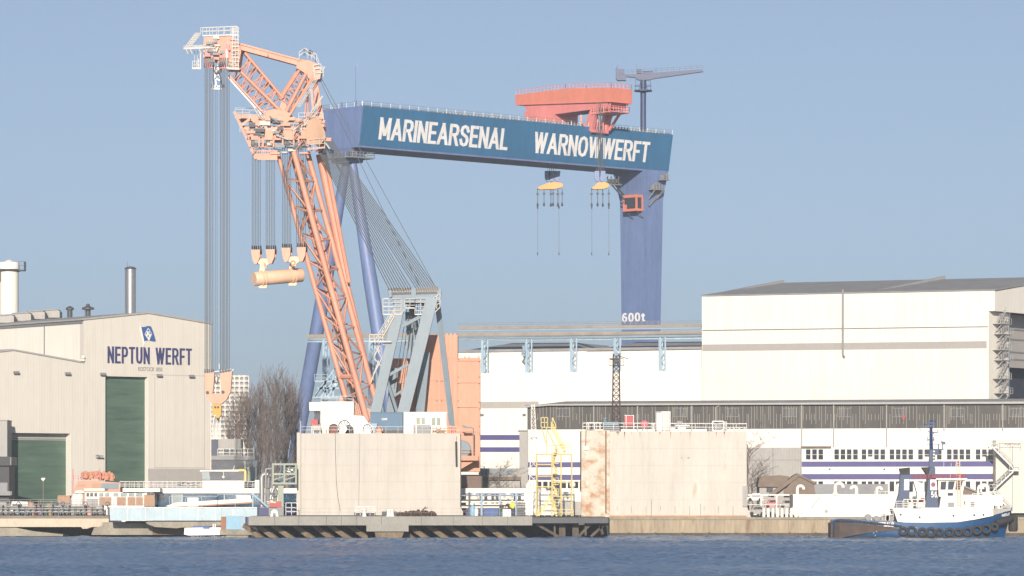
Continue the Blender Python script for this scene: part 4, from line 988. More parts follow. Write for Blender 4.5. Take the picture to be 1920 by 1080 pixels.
def hookset(px, w_, lab, wide, fr2):
    bq, zb_ = fr2
    Y = bq.y; k = Y / FPX; zz = lambda y: HC + (HY - y) * k; xx = lambda p: (p - CX) * k
    t = T('spreader_hook', lab, 'crane hook', V((bq.x, Y, zz(480))), 0, 'hook sets hanging under the blue girder')
    mb = MB()
    for dx in ((-5, -13, 5) if wide else (-5, 4)):
        c = xx(px + dx + 6 * wide); mb.prism([V((c - .75, Y - .9, zz(321))), V((c + .75, Y - .9, zz(321))), V((c + .6, Y - .9, zz(334))), V((c + .15, Y - .9, zz(341))), V((c - .35, Y - .9, zz(341))), V((c - .75, Y - .9, zz(333)))], (0, 1.8, 0))
    mb.bar(V((xx(px), Y, zz(337))), V((xx(px), Y, zz(347))), .5)
    t.part('hook_block', mb, m_gblue)
    mb = MB()
    x0, x1 = (px - 27, px + 22) if wide else (px - 17, px + 17)
    out = [(x0, 353), (x0 + 6, 349), (px - 6, 343), (px + 8, 341.5), (x1 - 2, 344), (x1, 348), (x1 - 3, 352), (px + 4, 355), (px - 10, 355), (x0 + 6, 356)]
    mb.prism([V((xx(a), Y - .7, zz(b))) for a, b in out], (0, 1.4, 0)); mb.prism([V((xx(a), Y + 1.6, zz(b - 1))) for a, b in out], (0, 1.4, 0)); mb.bar(V((xx(px - 8), Y, zz(349))), V((xx(px - 8), Y + 2.4, zz(349))), .5); mb.bar(V((xx(px + 8), Y, zz(349))), V((xx(px + 8), Y + 2.4, zz(349))), .5)
    t.part('spreader_beam', mb, m_spread)
    mb = MB()
    for j, a in enumerate([x0 + 1, x0 + 13, px - 1, px + 3, px + 12, x1 - 2] if wide else [x0 + 1, px - 5, px + 5, x1 - 1]):
        Yj = Y + (0 if j % 2 else 1.4); q = V((xx(a), Yj, zz(354))); mb.tube(q, q - V((0, 0, 3.4)), .09, n=5); mb.lathe(q - V((0, 0, 4.4)), [(.05, 0), (.28, .3), (.22, .8), (.06, 1.1)], 8); mb.torus(q - V((0, 0, 1.2)), (0, 1, 0), .25, .08, 8, 5)
    for a in ((x0 + 1, x0 + 41) if wide else (x0 + 1, x1 - 1)):
        q = V((xx(a), Y, zz(356))); mb.tube(q, V((xx(a) + .05, Y, zz(477))), .06, n=4); mb.lathe(V((xx(a), Y, zz(479))), [(.05, 0), (.16, .3), (.05, .9)], 6); mb.lathe(V((xx(a), Y, zz(392))), [(.05, 0), (.22, .3), (.05, 1.1)], 6)
    t.part('sling', mb, m_dark)
hookset(1034, 9.0, 'wider yellow spreader beam with six short slings under the girder', 1, hk[0])
hookset(1125.5, -4.6, 'narrower yellow spreader beam with slings beside the box leg', 0, hk[1])

# ------------------------------------------------------------------ floating crane
YC = 657.0
barge_z = 9.9
t = T('crane_barge', 'high dark red brown barge hull under the salmon tower', 'barge', V((-20, 664, 0)))
mb = MB(); x0 = P(562, 900, 652).x; x1 = P(904, 900, 665).x
mb.box(x0, x1, 651, 686, -1, barge_z); t.part('hull', mb, mat('brown barge paint', (.13, .085, .07), .7, var=.2))
mb = MB(); mb.box(x0 + .6, P(850, 800, 652).x, 652.2, 685, barge_z + .003, P(0, 800, YC).z - 1.5); t.part('winch_house', mb, m_greywall)

# salmon tower blocks standing on the barge
fo = FY(664)
t = T('salmon_tower', 'ribbed salmon coloured steel tower behind the grey blue frame', 'steel tower', V((P(840, 800, 664).x, 670, barge_z)))
def block(x0, x1, y0, y1, v0, v1, name):
    mb = MB(fo); mb.pbox(x0, x1, y0, y1, v0, v1); return t.part(name, mb, m_orangelow)
b1 = block(792, 858, 628, 872, 0, 10, 'tall_panel'); b2 = block(858.1, 900, 671, 884, .5, 10, 'ribbed_panel'); b3 = block(728, 790, 672, 872, 3, 10, 'low_panel')
mb = MB(fo)
for px in (824, 838, 845.5, 853): mb.pbox(px - 1.6, px + 1.6, 625, 872, -.35, -.003)
mb.pbox(817, 818.2, 628, 872, -.15, -.003); mb.pbox(803, 804, 640, 872, -.12, -.003)
for y in (671, 713, 749, 790): mb.pbox(792, 858, y - .5, y + .5, -.1, -.003)
t.part('rib', mb, m_orange, parent=b1)
mb = MB(fo)
for y in (676, 717, 763, 809): mb.pbox(858.2, 902, y - .6, y + .6, .3, .497)
for x, ys in ((859, (672, 705, 717, 750, 762, 797, 810)), (898.5, (676, 705, 717, 752, 765, 798, 812))):
    for y in ys: mb.pbox(x - 1.2, x + 1.2, y - 1.3, y + 1.3, .1, .497)
mb.pbox(894, 895, 671, 884, .36, .497)
for x in (870, 878, 896): mb.pbox(x, x + 3, 668, 671, .6, 4)
t.part('seam', mb, m_orange, parent=b2)
mb = MB(fo); mb.pbox(757, 758.5, 672, 872, 2.85, 2.997); mb.pbox(764, 765, 672, 872, 2.85, 2.997)
for y in (718, 760): mb.pbox(728, 790, y - .6, y + .6, 2.85, 2.997)
t.part('rib', mb, m_orange, parent=b3)
mb = MB(fo)
for x, y in ((819, 713), (828, 713), (798, 750), (819, 750), (828, 750)): mb.pbox(x - 1.4, x + 1.4, y - 1.4, y + 1.4, -.3, -.003)
t.part('lug', mb, m_plate, parent=b1)
mb = MB(fo); mb.pbox(858, 897, 854.5, 863.5, -3.4, .45); mb.pprism([(858, 863.6), (892, 863.6), (860, 882)], -2.6, -.05)
lw = t.part('balcony', mb, m_orangelow)
mb = MB(fo); mb.rail([fo.W(866, 854.5, -3.3), fo.W(896, 854.5, -3.3)], 1.1, 1.1, .04); t.part('balcony_rail', mb, m_orangelow, parent=lw)
mb = MB(fo); a = fo.W(888, 854, -3); mb.tube(a, fo.W(888, 803, -3), .09, n=6); mb.tube(fo.W(888, 803, -3), fo.W(866, 798, -3), .08, n=6); mb.pbox(868, 884, 800, 803, -3.3, -2.7); t.part('lamp_post', mb, m_greybox, parent=lw)
mb = MB(fo); q = fo.W(867, 842, -1.8); mb.lathe(q + V((0, -.9, 0)), [(1.35, 0), (1.5, .1), (1.5, .35), (.9, .4), (.9, 1.4), (1.5, 1.45), (1.5, 1.7), (1.3, 1.8)], 18, (0, 1, 0)); t.part('winch', mb, m_aframe, parent=lw)

t = T('floating_crane', 'salmon orange lattice floating crane with angled fly jib and white railings', 'floating crane', V((P(683, 800, YC).x, YC, barge_z)))
def Q(x, y, dy=0.0): return P(x, y, YC + dy)
# main jib: four chords
cA = [Q(520, 285, -1), Q(648, 745, -3)]; cB = [Q(551, 285, -4.5), Q(688.5, 790, -6)]; cC = [Q(576, 285, 0), Q(711, 775, -1)]; cD = [Q(547, 285, 4), Q(668, 760, 3)]
mb = MB()
for (a, b), r in ((cA, .44), (cB, .52), (cC, .50)): mb.tube(a, b, r * .95, r * 1.05, 12)
mb.tube(*cD, .42, .45, 10); jib = t.part('main_jib', mb, m_orange, smooth=True)
mb = MB(); A_ = [cA[0], cB[0], cC[0], cD[0]]; B_ = [cA[1], cB[1], cC[1], cD[1]]
mb.lattice(A_, B_, 9, 0, .17)
mb.tube(Q(640, 706, -3.2), Q(665, 706, -5.4), .45, n=8)
t.part('jib_bracing', mb, m_orange, parent=jib)
mb = MB(); mb.tube(Q(600, 290, 1.5), Q(650, 530, .2), .72, .66, 14); mb.tube(Q(650, 530, .2), Q(684, 668, -.3), .5, .42, 12); mb.tube(Q(609, 287, -1.2), Q(655, 530, -1.6), .35, n=8); t.part('luffing_strut', mb, m_orange, parent=jib, smooth=True)
mb = MB(); rr = random.Random(11)
for i in range(16):
    k0 = .02 + i * .056; w0 = cA[0].lerp(cA[1], k0); w1 = cC[0].lerp(cC[1], k0)
    if i % 2 == 0: mb.tube(w0.lerp(w1, .35) + V((0, 2, 0)), cA[0].lerp(cA[1], min(1, k0 + .05)).lerp(cC[0].lerp(cC[1], min(1, k0 + .05)), .75) + V((0, 2, 0)), .14, n=5)
mb.tube(Q(560, 300, 2), Q(680, 770, 0), .2, n=5); mb.tube(Q(566, 300, 2), Q(686, 770, 0), .2, n=5)
t.part('jib_ladder', mb, m_orange, parent=jib)
mb = MB()
for i in range(5): mb.tube(Q(557 + i * 2.2, 300, -2), Q(664 + i * 3.5, 776, -2.5), .05, n=4)
t.part('jib_rope', mb, m_rope, parent=jib)
mb = MB(); mb.bar(Q(636, 752, 0), Q(716, 790, 0), 3, 2); mb.box(Q(640, 800).x, Q(716, 800).x, YC - 7, YC + 4, barge_z, Q(0, 792).z); t.part('jib_foot', mb, m_orange, parent=jib)

# jib head with cross beam, sheaves and platforms
fq = FY(YC)
mb = MB(fq)
mb.pprism([(452, 236), (600, 236), (604, 262), (470, 262)], -2.5, 3.0)
mb.pprism([(446, 214), (600, 225), (600, 231), (448, 221)], -3.0, 3.5)
head = t.part('jib_head', mb, m_orange)
mb = MB(fq); mb.pprism([(580, 225), (596, 218), (609, 246), (611, 258), (600, 272), (576, 270), (572, 246)], -4.6, -3.9); t.part('head_plate', mb, m_plate, parent=head)
mb = MB(fq); mb.pprism([(580, 225), (596, 218), (609, 246), (611, 258), (600, 272), (576, 270), (572, 246)], 3.2, 3.9); t.part('head_plate', mb, m_plate, parent=head)
mb = MB(fq)
mb.pprism([(600, 245), (607, 262), (604, 285), (596, 285), (596, 250)], -1.2, 1.2)
for a, b in (((452, 236), (470, 222)), ((470, 222), (487, 236)), ((487, 236), (505, 224)), ((520, 236), (540, 226)), ((560, 236), (585, 226)), ((500, 262), (520, 238)), ((545, 262), (556, 238)), ((470, 262), (462, 240)), ((497, 236), (510, 262)), ((530, 238), (538, 262)), ((560, 238), (572, 262))):
    mb.bar(Q(*a, -3.1), Q(*b, -3.1), .45)
for x in (476, 504, 541, 573): mb.pprism([(x - 6, 244), (x + 6, 244), (x + 9, 262), (x - 9, 262)], -3.6, -2.6)
t.part('head_truss', mb, m_orange, parent=head)
for xs in ((471, 484), (495, 511), (532, 549), (562, 578)):
    mb = MB()
    for j in range(6):
        x = xs[0] + (xs[1] - xs[0]) * j / 5; q = Q(x, 268, -2.6); mb.lathe(q - V((.12, 0, 0)), [(.5, 0), (.85, .02), (.78, .12), (.85, .22), (.5, .24)], 14, (1, 0, 0))
    mb.tube(Q(xs[0] - 1.5, 268, -2.6), Q(xs[1] + 1.5, 268, -2.6), .22, n=8)
    t.part('sheave_set', mb, m_steel, parent=head)
for xs in ((469, 486), (493, 513), (530, 551), (560, 580)):
  for x in xs:
    mb = MB(); mb.prism([P(x - 1.3, 256, YC - 3.6), P(x + 1.3, 256, YC - 3.6), P(x + 1.5, 276, YC - 3.6), P(x - 1.5, 276, YC - 3.6)], (0, 2.2, 0)); t.part('sheave_cheek', mb, m_orange, parent=head)
mb = MB(); 
mb.prism([P(444, 213, YC - 3.4), P(450, 213, YC - 3.4), P(452, 223, YC - 3.4), P(448, 223, YC - 3.4)], (0, 6, 0))
mb.bar(Q(439, 209, -3), Q(480, 298, -3), .4); mb.bar(Q(439, 209, 3), Q(480, 298, 3), .4)
mb.prism([P(476, 288, YC - 3.3), P(520, 288, YC - 3.3), P(520, 300, YC - 3.3), P(483, 300, YC - 3.3)], (0, .12, 0))
mb.prism([P(472, 284, YC - 3), P(520, 284, YC - 3), P(520, 284, YC + 3), P(472, 284, YC + 3)], (0, 0, .2))
mb.prism([P(463, 262, YC - 3.2), P(600, 262.5, YC - 3.2), P(600, 262.5, YC + 3.2), P(463, 262, YC + 3.2)], (0, 0, .25))
mb.prism([P(576, 281, YC - 4.8), P(609, 278, YC - 4.8), P(609, 278, YC - 2), P(576, 281, YC - 2)], (0, 0, .3))
for x in range(482, 520, 4): mb.bar(Q(x, 284, -3.2), Q(x + 2, 300, -3.2), .1)
t.part('head_walkway', mb, m_orange, parent=head)
mb = MB()
mb.rail([Q(441, 222, -3.1), Q(496, 224, -3.1)], 1.55, 1.2, .05); mb.rail([Q(441, 219, 3.1), Q(496, 221, 3.1)], 1.55, 1.2, .045); mb.rail([Q(450, 248, -3.3), Q(600, 248, -3.3)], 1.4, 2.2, .06); mb.rail([Q(470, 284, -3), Q(518, 284, -3)], 1.3, 1.1, .06)
mb.rail([Q(578, 281, -4.8), Q(609, 278, -4.8)], 1.7, 1.0, .05); mb.rail([Q(560, 226, -3.2), Q(606, 226, -3.2)], 1.3, 1.2, .06)
for a, b in (((484, 244), (498, 233)), ((550, 245), (560, 236)), ((487, 222), (474, 198)), ((492, 222), (479, 199)), ((566, 232), (566, 252))): mb.tube(Q(*a, -3.4), Q(*b, -3.4), .1, n=5)
t.part('head_rail', mb, m_railw, parent=head)
for x, y, w_, h_ in ((507, 221, 26, 5), (480, 251, 22, 6), (520, 245, 12, 5), (538, 248, 12, 4), (555, 240, 10, 6), (545, 229, 32, 4), (525, 251, 16, 4)): mb = MB(fq); mb.pbox(x - w_ / 2, x + w_ / 2, y, y + h_, -3.3, -2.2); t.part('machinery_box', mb, m_greybox, parent=head)

# pipework, cables and small plant crowding the head
rr = random.Random(77)
for mm, nn in ((m_greybox, 26), (m_orange, 34), (m_railw, 14), (m_dark, 14)):
    for i in range(nn):
        y = rr.uniform(224, 290); x = rr.uniform(448 + (y - 224) * .45, 606); a = Q(x, y, rr.uniform(-4.2, -2.9)); L_ = rr.uniform(.6, 2.4); mb = MB()
        if rr.random() < .4: mb.box(a.x, a.x + L_ * .8, a.y, a.y + .6, a.z, a.z + rr.uniform(.2, .8)); t.part('plant_box', mb, mm, parent=head)
        else: mb.tube(a, a + V((rr.uniform(-1, 1) * L_, rr.uniform(-.3, .3), rr.uniform(-1, 1) * L_)), rr.uniform(.06, .16), n=5); t.part('pipe', mb, mm, parent=head)
def head_plant(parent):
    for mm, nn in ((m_greybox, 8), (m_redpink, 6), (m_railw, 7), (m_dark, 5)):
        for i in range(nn):
            a = Q(rr.uniform(380, 440), rr.uniform(72, 124), rr.uniform(-3.6, -2.9)); L_ = rr.uniform(.5, 1.8); mb = MB()
            if rr.random() < .4: mb.box(a.x, a.x + L_ * .7, a.y, a.y + .5, a.z, a.z + rr.uniform(.2, .7)); t.part('plant_box', mb, mm, parent=parent)
            else: mb.tube(a, a + V((rr.uniform(-1, 1) * L_, 0, rr.uniform(-1, 1) * L_)), rr.uniform(.06, .14), n=5); t.part('pipe', mb, mm, parent=parent)
# fly jib
H_ = [(459, 99, -2.2), (456, 97, 2.2), (428, 142, 2.2), (431, 144, -2.2)]
K_ = [(531, 184, -1.8), (527, 184, 1.8), (492, 213, 1.8), (495, 213, -1.8)]
mb = MB(); A_ = [Q(*x) for x in H_]; B_ = [Q(*x) for x in K_]
for a, b in zip(A_, B_): mb.tube(a, b, .26, .26, 10)
mb.tube(Q(452, 135, -2.4), Q(528, 210, -2), .28, n=10); mb.tube(Q(450, 133, 2.2), Q(524, 210, 1.8), .24, n=10)
fly = t.part('fly_jib', mb, m_orange, smooth=True)
mb = MB(); mb.lattice(A_, B_, 6, 0, .10)
for i in range(6):
    k = i / 6; mb.tube(Q(452, 135, -2.4).lerp(Q(528, 210, -2), k), A_[0].lerp(B_[0], k + .1), .09, n=5); mb.tube(Q(452, 135, -2.4).lerp(Q(528, 210, -2), k), A_[3].lerp(B_[3], k + .1), .09, n=5)
t.part('jib_bracing', mb, m_orange, parent=fly)
mb = MB()
mb.bar(Q(424, 141, -2.6), Q(490, 214, -2.6), .22); mb.bar(Q(428, 139, -2.6), Q(494, 212, -2.6), .05)
t.part('jib_walkway', mb, m_steel, parent=fly)
mb = MB(fq); mb.pprism([(492, 209), (514, 205), (533, 207), (546, 214), (540, 222), (500, 222)], -2.4, 2.4); mb.pprism([(529, 184), (534, 184), (541, 212), (522, 212)], -1.4, 1.4); t.part('hub', mb, m_orange)
# rear mast of the fly jib
mm0 = [(561, 132, -1.8), (559, 131, 1.8), (587, 140, 1.8), (589, 141, -1.8)]; mm1 = [(526, 186, -1.6), (523, 186, 1.6), (541, 216, 1.6), (543, 216, -1.6)]
mb = MB(); A_ = [Q(*x) for x in mm0]; B_ = [Q(*x) for x in mm1]
for a, b in zip(A_, B_): mb.tube(a, b, .28, .28, 10)
mb.tube(Q(574, 138, -2), Q(534, 214, -2), .32, n=10); bm_ = t.part('mast', mb, m_orange, smooth=True)
mb = MB(); mb.lattice(A_, B_, 5, 0, .10); mb.tube(Q(577, 152, 0), Q(578, 225, 0), .18, n=5); mb.tube(Q(578, 140, -1), Q(571, 222, -1), .15, n=5); t.part('mast_bracing', mb, m_orange, parent=bm_)
mb = MB(); mb.bar(Q(590, 150, 0), Q(607, 246, 0), .9, 1.3); mb.bar(Q(584, 168, -2), Q(590, 240, -3), .35); mb.tube(Q(595, 170, -1.5), Q(578, 235, -3), .2, n=5); mb.tube(Q(600, 200, -1.5), Q(582, 238, -3), .2, n=5); t.part('back_stay', mb, m_orange, parent=bm_)
mb = MB(); mb.bar(Q(451, 88, 0), Q(572, 121, 0), 2.2, 1.1); tb = t.part('tie_beam', mb, m_orange)
mb = MB(); mb.bar(Q(452, 84, -1.2), Q(560, 113, -1.2), .1); mb.tube(Q(502, 101, -1.4), Q(502, 106, -1.4), .12, n=5); mb.lathe(Q(567, 121, -1.75), [(.95, 0), (1.0, .2), (.5, .25)], 16, (0, 1, 0)); t.part('pin', mb, m_plate, parent=tb)
mb = MB(fq); mb.pprism([(556, 119), (577, 112), (596, 120), (599, 132), (594, 148), (583, 152), (570, 136), (556, 127)], -1.9, 1.9); mb.pprism([(588, 132), (603, 130), (600, 148), (588, 150)], -2.2, 2.2); t.part('mast_head', mb, m_orange)
mb = MB()
mb.rail([Q(561, 112, -2), Q(570, 105, -2), Q(592, 117, -2), Q(598, 128, -2)], 1.3, .9, .055); t.part('mast_rail', mb, m_railw)
mb = MB(); mb.rail([Q(561, 110, 2), Q(572, 103, 2), Q(594, 115, 2)], 1.2, .9, .05)
t.part('mast_rail', mb, m_railw)
mb = MB()
for k in (0, 3.2, 7): mb.tube(Q(610 - k, 125, -2.2), Q(563 - k, 200, -2.2), .07, n=5)
for i in range(15):
    k = i / 14; mb.tube(Q(610, 125, -2.2).lerp(Q(563, 200, -2.2), k), Q(603, 125, -2.2).lerp(Q(556, 200, -2.2), k), .03, n=4)
t.part('mast_ladder', mb, m_railw)
mb = MB(); mb.rail([Q(590, 146, -2.4), Q(606, 144, -2.4)], 1.5, 1, .08); t.part('mast_rail', mb, m_railw)
mb = MB(); mb.rail([Q(588, 135, -2.4), Q(602, 133, -2.4)], 1.2, 1, .08)
for k in (0, 5): mb.tube(Q(604 + k * .4, 180, -3.2), Q(566 + k, 236, -3.4), .09, n=5)
for i in range(12):
    k = i / 11; mb.tube(Q(604, 180, -3.2).lerp(Q(566, 236, -3.4), k), Q(606, 180, -3.2).lerp(Q(571, 236, -3.4), k), .045, n=4)
t.part('mast_rail', mb, m_railw)
mb = MB(); mb.ball(Q(580, 97, 0), .35); mb.ball(Q(584, 99, 0), .3); mb.tube(Q(581, 97), Q(581, 106), .06, n=4); t.part('warning_lamp', mb, m_dark)
# fly jib head
mb = MB(fq); mb.pprism([(382, 70), (430, 67), (448, 80), (452, 96), (447, 128), (424, 128), (409, 112), (381, 108)], -2.8, 2.8)
fhd = t.part('fly_head', mb, m_orange)
head_plant(fhd)
mb = MB(fq); mb.pprism([(412, 116), (424, 82), (430, 84), (428, 128), (412, 128)], -3.3, -2.82); mb.pprism([(384, 100), (400, 100), (400, 128), (384, 126)], -3.3, -2.82); t.part('cheek_plate', mb, m_redpink, parent=fhd, label='redder cheek plate')
mb = MB()
for x0, x1 in ((384, 399), (412, 427)):
    for j in range(5):
        x = x0 + (x1 - x0) * j / 4; mb.lathe(Q(x, 117, -3.2) - V((.1, 0, 0)), [(.5, 0), (.9, .02), (.82, .1), (.9, .2), (.5, .22)], 14, (1, 0, 0))
t.part('sheave_set', mb, m_steel, parent=fhd)
for x0, x1, y0, y1 in ((394, 400, 78, 88), (401, 407, 72, 80), (403, 406, 92, 98), (384, 396, 106, 110)): mb = MB(fq); mb.pbox(x0, x1, y0, y1, -3.3, -2.82); t.part('machinery_box', mb, m_greybox, parent=fhd)
mb = MB()
mb.rail([Q(380, 66.5, -2.9), Q(446, 64, -2.9)], 1.3, 1.1, .06); mb.rail([Q(376, 65, 2.9), Q(444, 62, 2.9)], 1.2, 1.1, .05)
mb.bar(Q(380, 67, -3), Q(446, 65, -3), .15, .25)
# left basket
mb.rail([Q(345, 92, -3.2), Q(401, 89, -3.2)], .5, .5, .06); mb.rail([Q(345, 92, 3), Q(380, 91, 3)], .5, .8, .07)
mb.prism([P(344, 92.5, YC - 3.2), P(403, 90, YC - 3.2), P(403, 90, YC + 1.5), P(344, 92.5, YC + 3)], (0, 0, .22))
for dx in (0, 4.5, 9): 
    mb.tube(Q(346 + dx, 90, -3.2), Q(366 + dx, 62, -3.2), .065, n=5); mb.tube(Q(346 + dx, 90, 2.5), Q(368 + dx, 63, 2.5), .08, n=5)
for i in range(8):
    k = i / 7; mb.tube(Q(346, 90, -3.2).lerp(Q(366, 62, -3.2), k), Q(355, 90, -3.2).lerp(Q(375, 62, -3.2), k), .05, n=4)
for x in (348, 356, 373, 385): mb.bar(Q(x, 92, -3.2), Q(x + 4, 101, -3), .2)
mb.bar(Q(399, 91, -3.3), Q(405, 100, -3.3), .25); mb.bar(Q(409, 88, -3.3), Q(404, 100, -3.3), .25)
# lower left basket
mb.prism([P(360, 129.5, YC - 3), P(377, 129.5, YC - 3), P(377, 129.5, YC + 1), P(360, 129.5, YC + 1)], (0, 0, .3)); mb.bar(Q(376, 98, -3), Q(376, 130, -3), .22); mb.bar(Q(372, 110, -3), Q(372, 130, -3), .15); mb.rail([Q(361, 129, -3), Q(376, 129, -3)], 1.3, .6, .07); mb.rail([Q(361, 129, 1), Q(376, 129, 1)], 1.3, .8, .06)
for x in (365, 370): mb.tube(Q(x, 95, -1), Q(x, 129, -1), .05, n=4)
# right cage
for x in (436, 441, 446.5): mb.bar(Q(x, 51, -3.2), Q(x + .6, 131, -3.2), .11)
for x in (438, 446): mb.bar(Q(x, 52, 3), Q(x + .6, 130, 3), .14)
for y in range(53, 131, 7): mb.bar(Q(434, y, -3.2), Q(448, y - .5, -3.2), .1 if y % 2 else .14)
for y in range(54, 131, 14): mb.bar(Q(448, y, -3.2), Q(448, y, 3), .1)
mb.bar(Q(425, 92, -3.4), Q(427, 129, -3.4), .4, .2); mb.prism([P(425, 130, YC - 3.4), P(449, 131, YC - 3.4), P(449, 131, YC), P(425, 130, YC)], (0, 0, .35)); mb.rail([Q(425, 129, -3.4), Q(438, 129, -3.4)], 1.4, .5, .06)
t.part('head_rail', mb, m_railw, parent=fhd)
mb = MB()
for a, b in (((401, 122), (399, 162)), ((401, 122), (406, 166)), ((408, 122), (417, 164)), ((399, 162), (420, 162)), ((396, 157), (398, 166)), ((396, 166), (422, 166)), ((405, 140), (412, 140)), ((420, 158), (421, 166)), ((412, 138), (417, 164)), ((400, 145), (415, 152))): mb.bar(Q(*a, -2), Q(*b, -2), .22); mb.bar(Q(*a, 0), Q(*b, 0), .16)
mb.ball(Q(409, 131, -2), .7, sq=(.9, .8, 1.1)); mb.ball(Q(406, 134, -2.4), .45)
mb.prism([P(396, 167.5, YC - 2.5), P(422, 167.5, YC - 2.5), P(422, 167.5, YC + 1), P(396, 167.5, YC + 1)], (0, 0, .2))
t.part('hanging_cage', mb, m_steel, parent=fhd)
mb = MB()
for x in (384.5, 387, 389.5, 393, 395.5, 399): mb.tube(Q(x, 120, -3.2), Q(x * .995 + 2, 702, -3.2), .085, n=4)
for x in (403.5, 407): mb.tube(Q(x, 165, -2), Q(x, 700, -2), .05, n=4)
for x in (413, 416, 418.5, 421, 424, 426.5, 429.5): mb.tube(Q(x, 120, -3.2), Q(x + .6, 702, -3.2), .085, n=4)
t.part('fly_rope', mb, m_rope)
mb = MB()
for x0, x1, yb in ((473, 488, 470), (499, 515, 470), (530, 545, 466), (556, 573, 466)):
    for j in range(6):
        x = x0 + (x1 - x0) * j / 5; mb.tube(Q(x, 272, -2.6), Q(x, yb, -2.6), .08, n=4)
t.part('hoist_rope', mb, m_rope)
# luffing ropes down to the frame
mb = MB()
for j in range(9):
    mb.tube(Q(597 + j * 1.7, 283 - j * 1.2, -3 + j * .2), Q(731 + j * 5.2, 545 - j * .2, -1), .10, n=4)
for j in range(9):
    mb.tube(Q(604 + j * 1.7, 268 - j * 1.5, 1 + j * .2), Q(782 + j * 4.6, 543 - j * .2, 1), .10, n=4)
mb.tube(Q(600, 150, -1), Q(790, 542, 0), .07, n=4); mb.tube(Q(603, 148, 1), Q(818, 541, 1), .07, n=4)
t.part('luffing_rope', mb, m_rope)

# grey blue rear frame
def FP(x, y, dy=0): return P(x, y, YC + dy)
mb = MB(fq); mb.pprism([(736, 556), (824, 552), (824, 566), (736, 568)], -2.8, 2.8)
af = t.part('luffing_frame', mb, m_aframe)
for a, b, w0, nm in (((752, 562, -2), (704, 775, -3), 1.75, 0), ((810, 560, -2.4), (751, 795, -3.6), 2.0, 0), ((770, 565, 3), (798, 700, 5), 1.0, 0), ((820, 565, 2), (848, 802, 5), .95, 0), ((798, 660, 2.5), (786, 790, 3), 1.5, 0)):
    mb = MB(); mb.bar(FP(*a), FP(*b), w0, w0 * 1.1, up=(0, 1, 0)); t.part('frame_leg', mb, m_aframe, parent=af)
mb = MB()
for a, b, w0 in (((754, 612, -2.2), (793, 591, -2.4), .55), ((765, 585, 2), (772, 660, 2.5), 1.0), ((759, 640, 2), (785, 690, 2), .5), ((724, 706, -2.6), (766, 683, -2.8), .5), ((724, 706, -2.6), (745, 772, -3), .5), ((737, 744, 0), (780, 715, 0), .4), ((757, 604, 0), (768, 612, 0), .7), ((797, 565, 0), (797, 590, 0), 1.2), ((740, 690, 2), (730, 790, 2), 1.3)):
    mb.bar(FP(*a), FP(*b), w0)
t.part('frame_brace', mb, m_aframe, parent=af)
for x0, x1 in ((730, 770), (781, 820)):
    mb = MB()
    for j in range(10):
        x = x0 + (x1 - x0) * j / 9; q = FP(x, 547 - (x - 730) * .03, -.5); mb.lathe(q - V((.06, 0, 0)), [(.3, 0), (.62, .02), (.55, .07), (.62, .12), (.3, .14)], 12, (1, .45, .1))
    mb.tube(FP(x0 - 2, 547, -.5), FP(x1 + 2, 546, -.5), .2, n=6)
    t.part('sheave_set', mb, m_band, parent=af)
mb = MB(fq); mb.pbox(771, 780, 541, 556, -1.2, 1.2); mb.pprism([(820, 548), (824, 541), (828, 542), (826, 560), (822, 568), (820, 566)], -1.5, 1.5); mb.pprism([(728, 548), (732, 541), (735, 556), (731, 558)], -1.2, 1.2); mb.pbox(740, 822, 553.5, 556.5, -1.6, -.9); t.part('sheave_cheek', mb, m_aframe, parent=af)
mb = MB()
mb.rail([FP(718, 590, -3.2), FP(752, 590, -3.2)], 2.7, .9, .06, (1, .75, .5, .25)); mb.rail([FP(718, 589, 2.5), FP(752, 589, 2.5)], 2.7, 1.2, .07, (1, .5)); mb.rail([FP(759, 578, -3.2), FP(778, 578, -3.2)], 1.6, .95, .06, (1, .66, .33)); mb.rail([FP(778, 590, -3.2), FP(810, 590, -3.2)], 2.8, .9, .06, (1, .75, .5, .25)); mb.rail([FP(778, 589, 2.5), FP(812, 589, 2.5)], 2.7, 1.3, .07, (1, .5)); mb.rail([FP(813, 582, -3), FP(825, 576, -3)], 2.2, .6, .08, (1, .66, .33))
for a, b in (((718, 590.5), (753, 590.5)), ((753, 590), (760, 578)), ((759, 578.5), (778, 578.5)), ((778, 590.5), (812, 590.5)), ((812, 590), (825, 577))): mb.prism([FP(*a, -3.2), FP(*b, -3.2), FP(*b, 2.6), FP(*a, 2.6)], (0, 0, .2))
# inclined stair to the lower landing
mb.stair(FP(739, 592, -3.4), FP(712, 640, -3.4), 1.2, 22, (0, 1, 0), r=.08)
for k in (0, 7): mb.tube(FP(729 + k, 592, -3.8), FP(703 + k, 638, -3.8), .09, n=5)
mb.prism([FP(693, 641.5, -4), FP(734, 642, -4), FP(734, 642, 0), FP(693, 641.5, 0)], (0, 0, .22)); mb.rail([FP(693, 641, -4), FP(718, 641, -4)], 1.25, .7, .08); mb.bar(FP(718, 646, -3), FP(734, 641, -3), .25)
for a, b in (((700, 643), (716, 672)), ((705, 643), (712, 660)), ((714, 643), (701, 670)), ((716, 672), (702, 700)), ((710, 676), (696, 716)), ((702, 672), (714, 686))): mb.tube(FP(*a, -2.5), FP(*b, -2.5), .12, n=5)
t.part('frame_rail', mb, m_railw, parent=af)
mb = MB()
for j in range(6): mb.tube(FP(766 + j * 4.5, 560, 0), FP(728 + j * 10, 800, 2), .08, n=4)
t.part('frame_rope', mb, m_rope, parent=af)
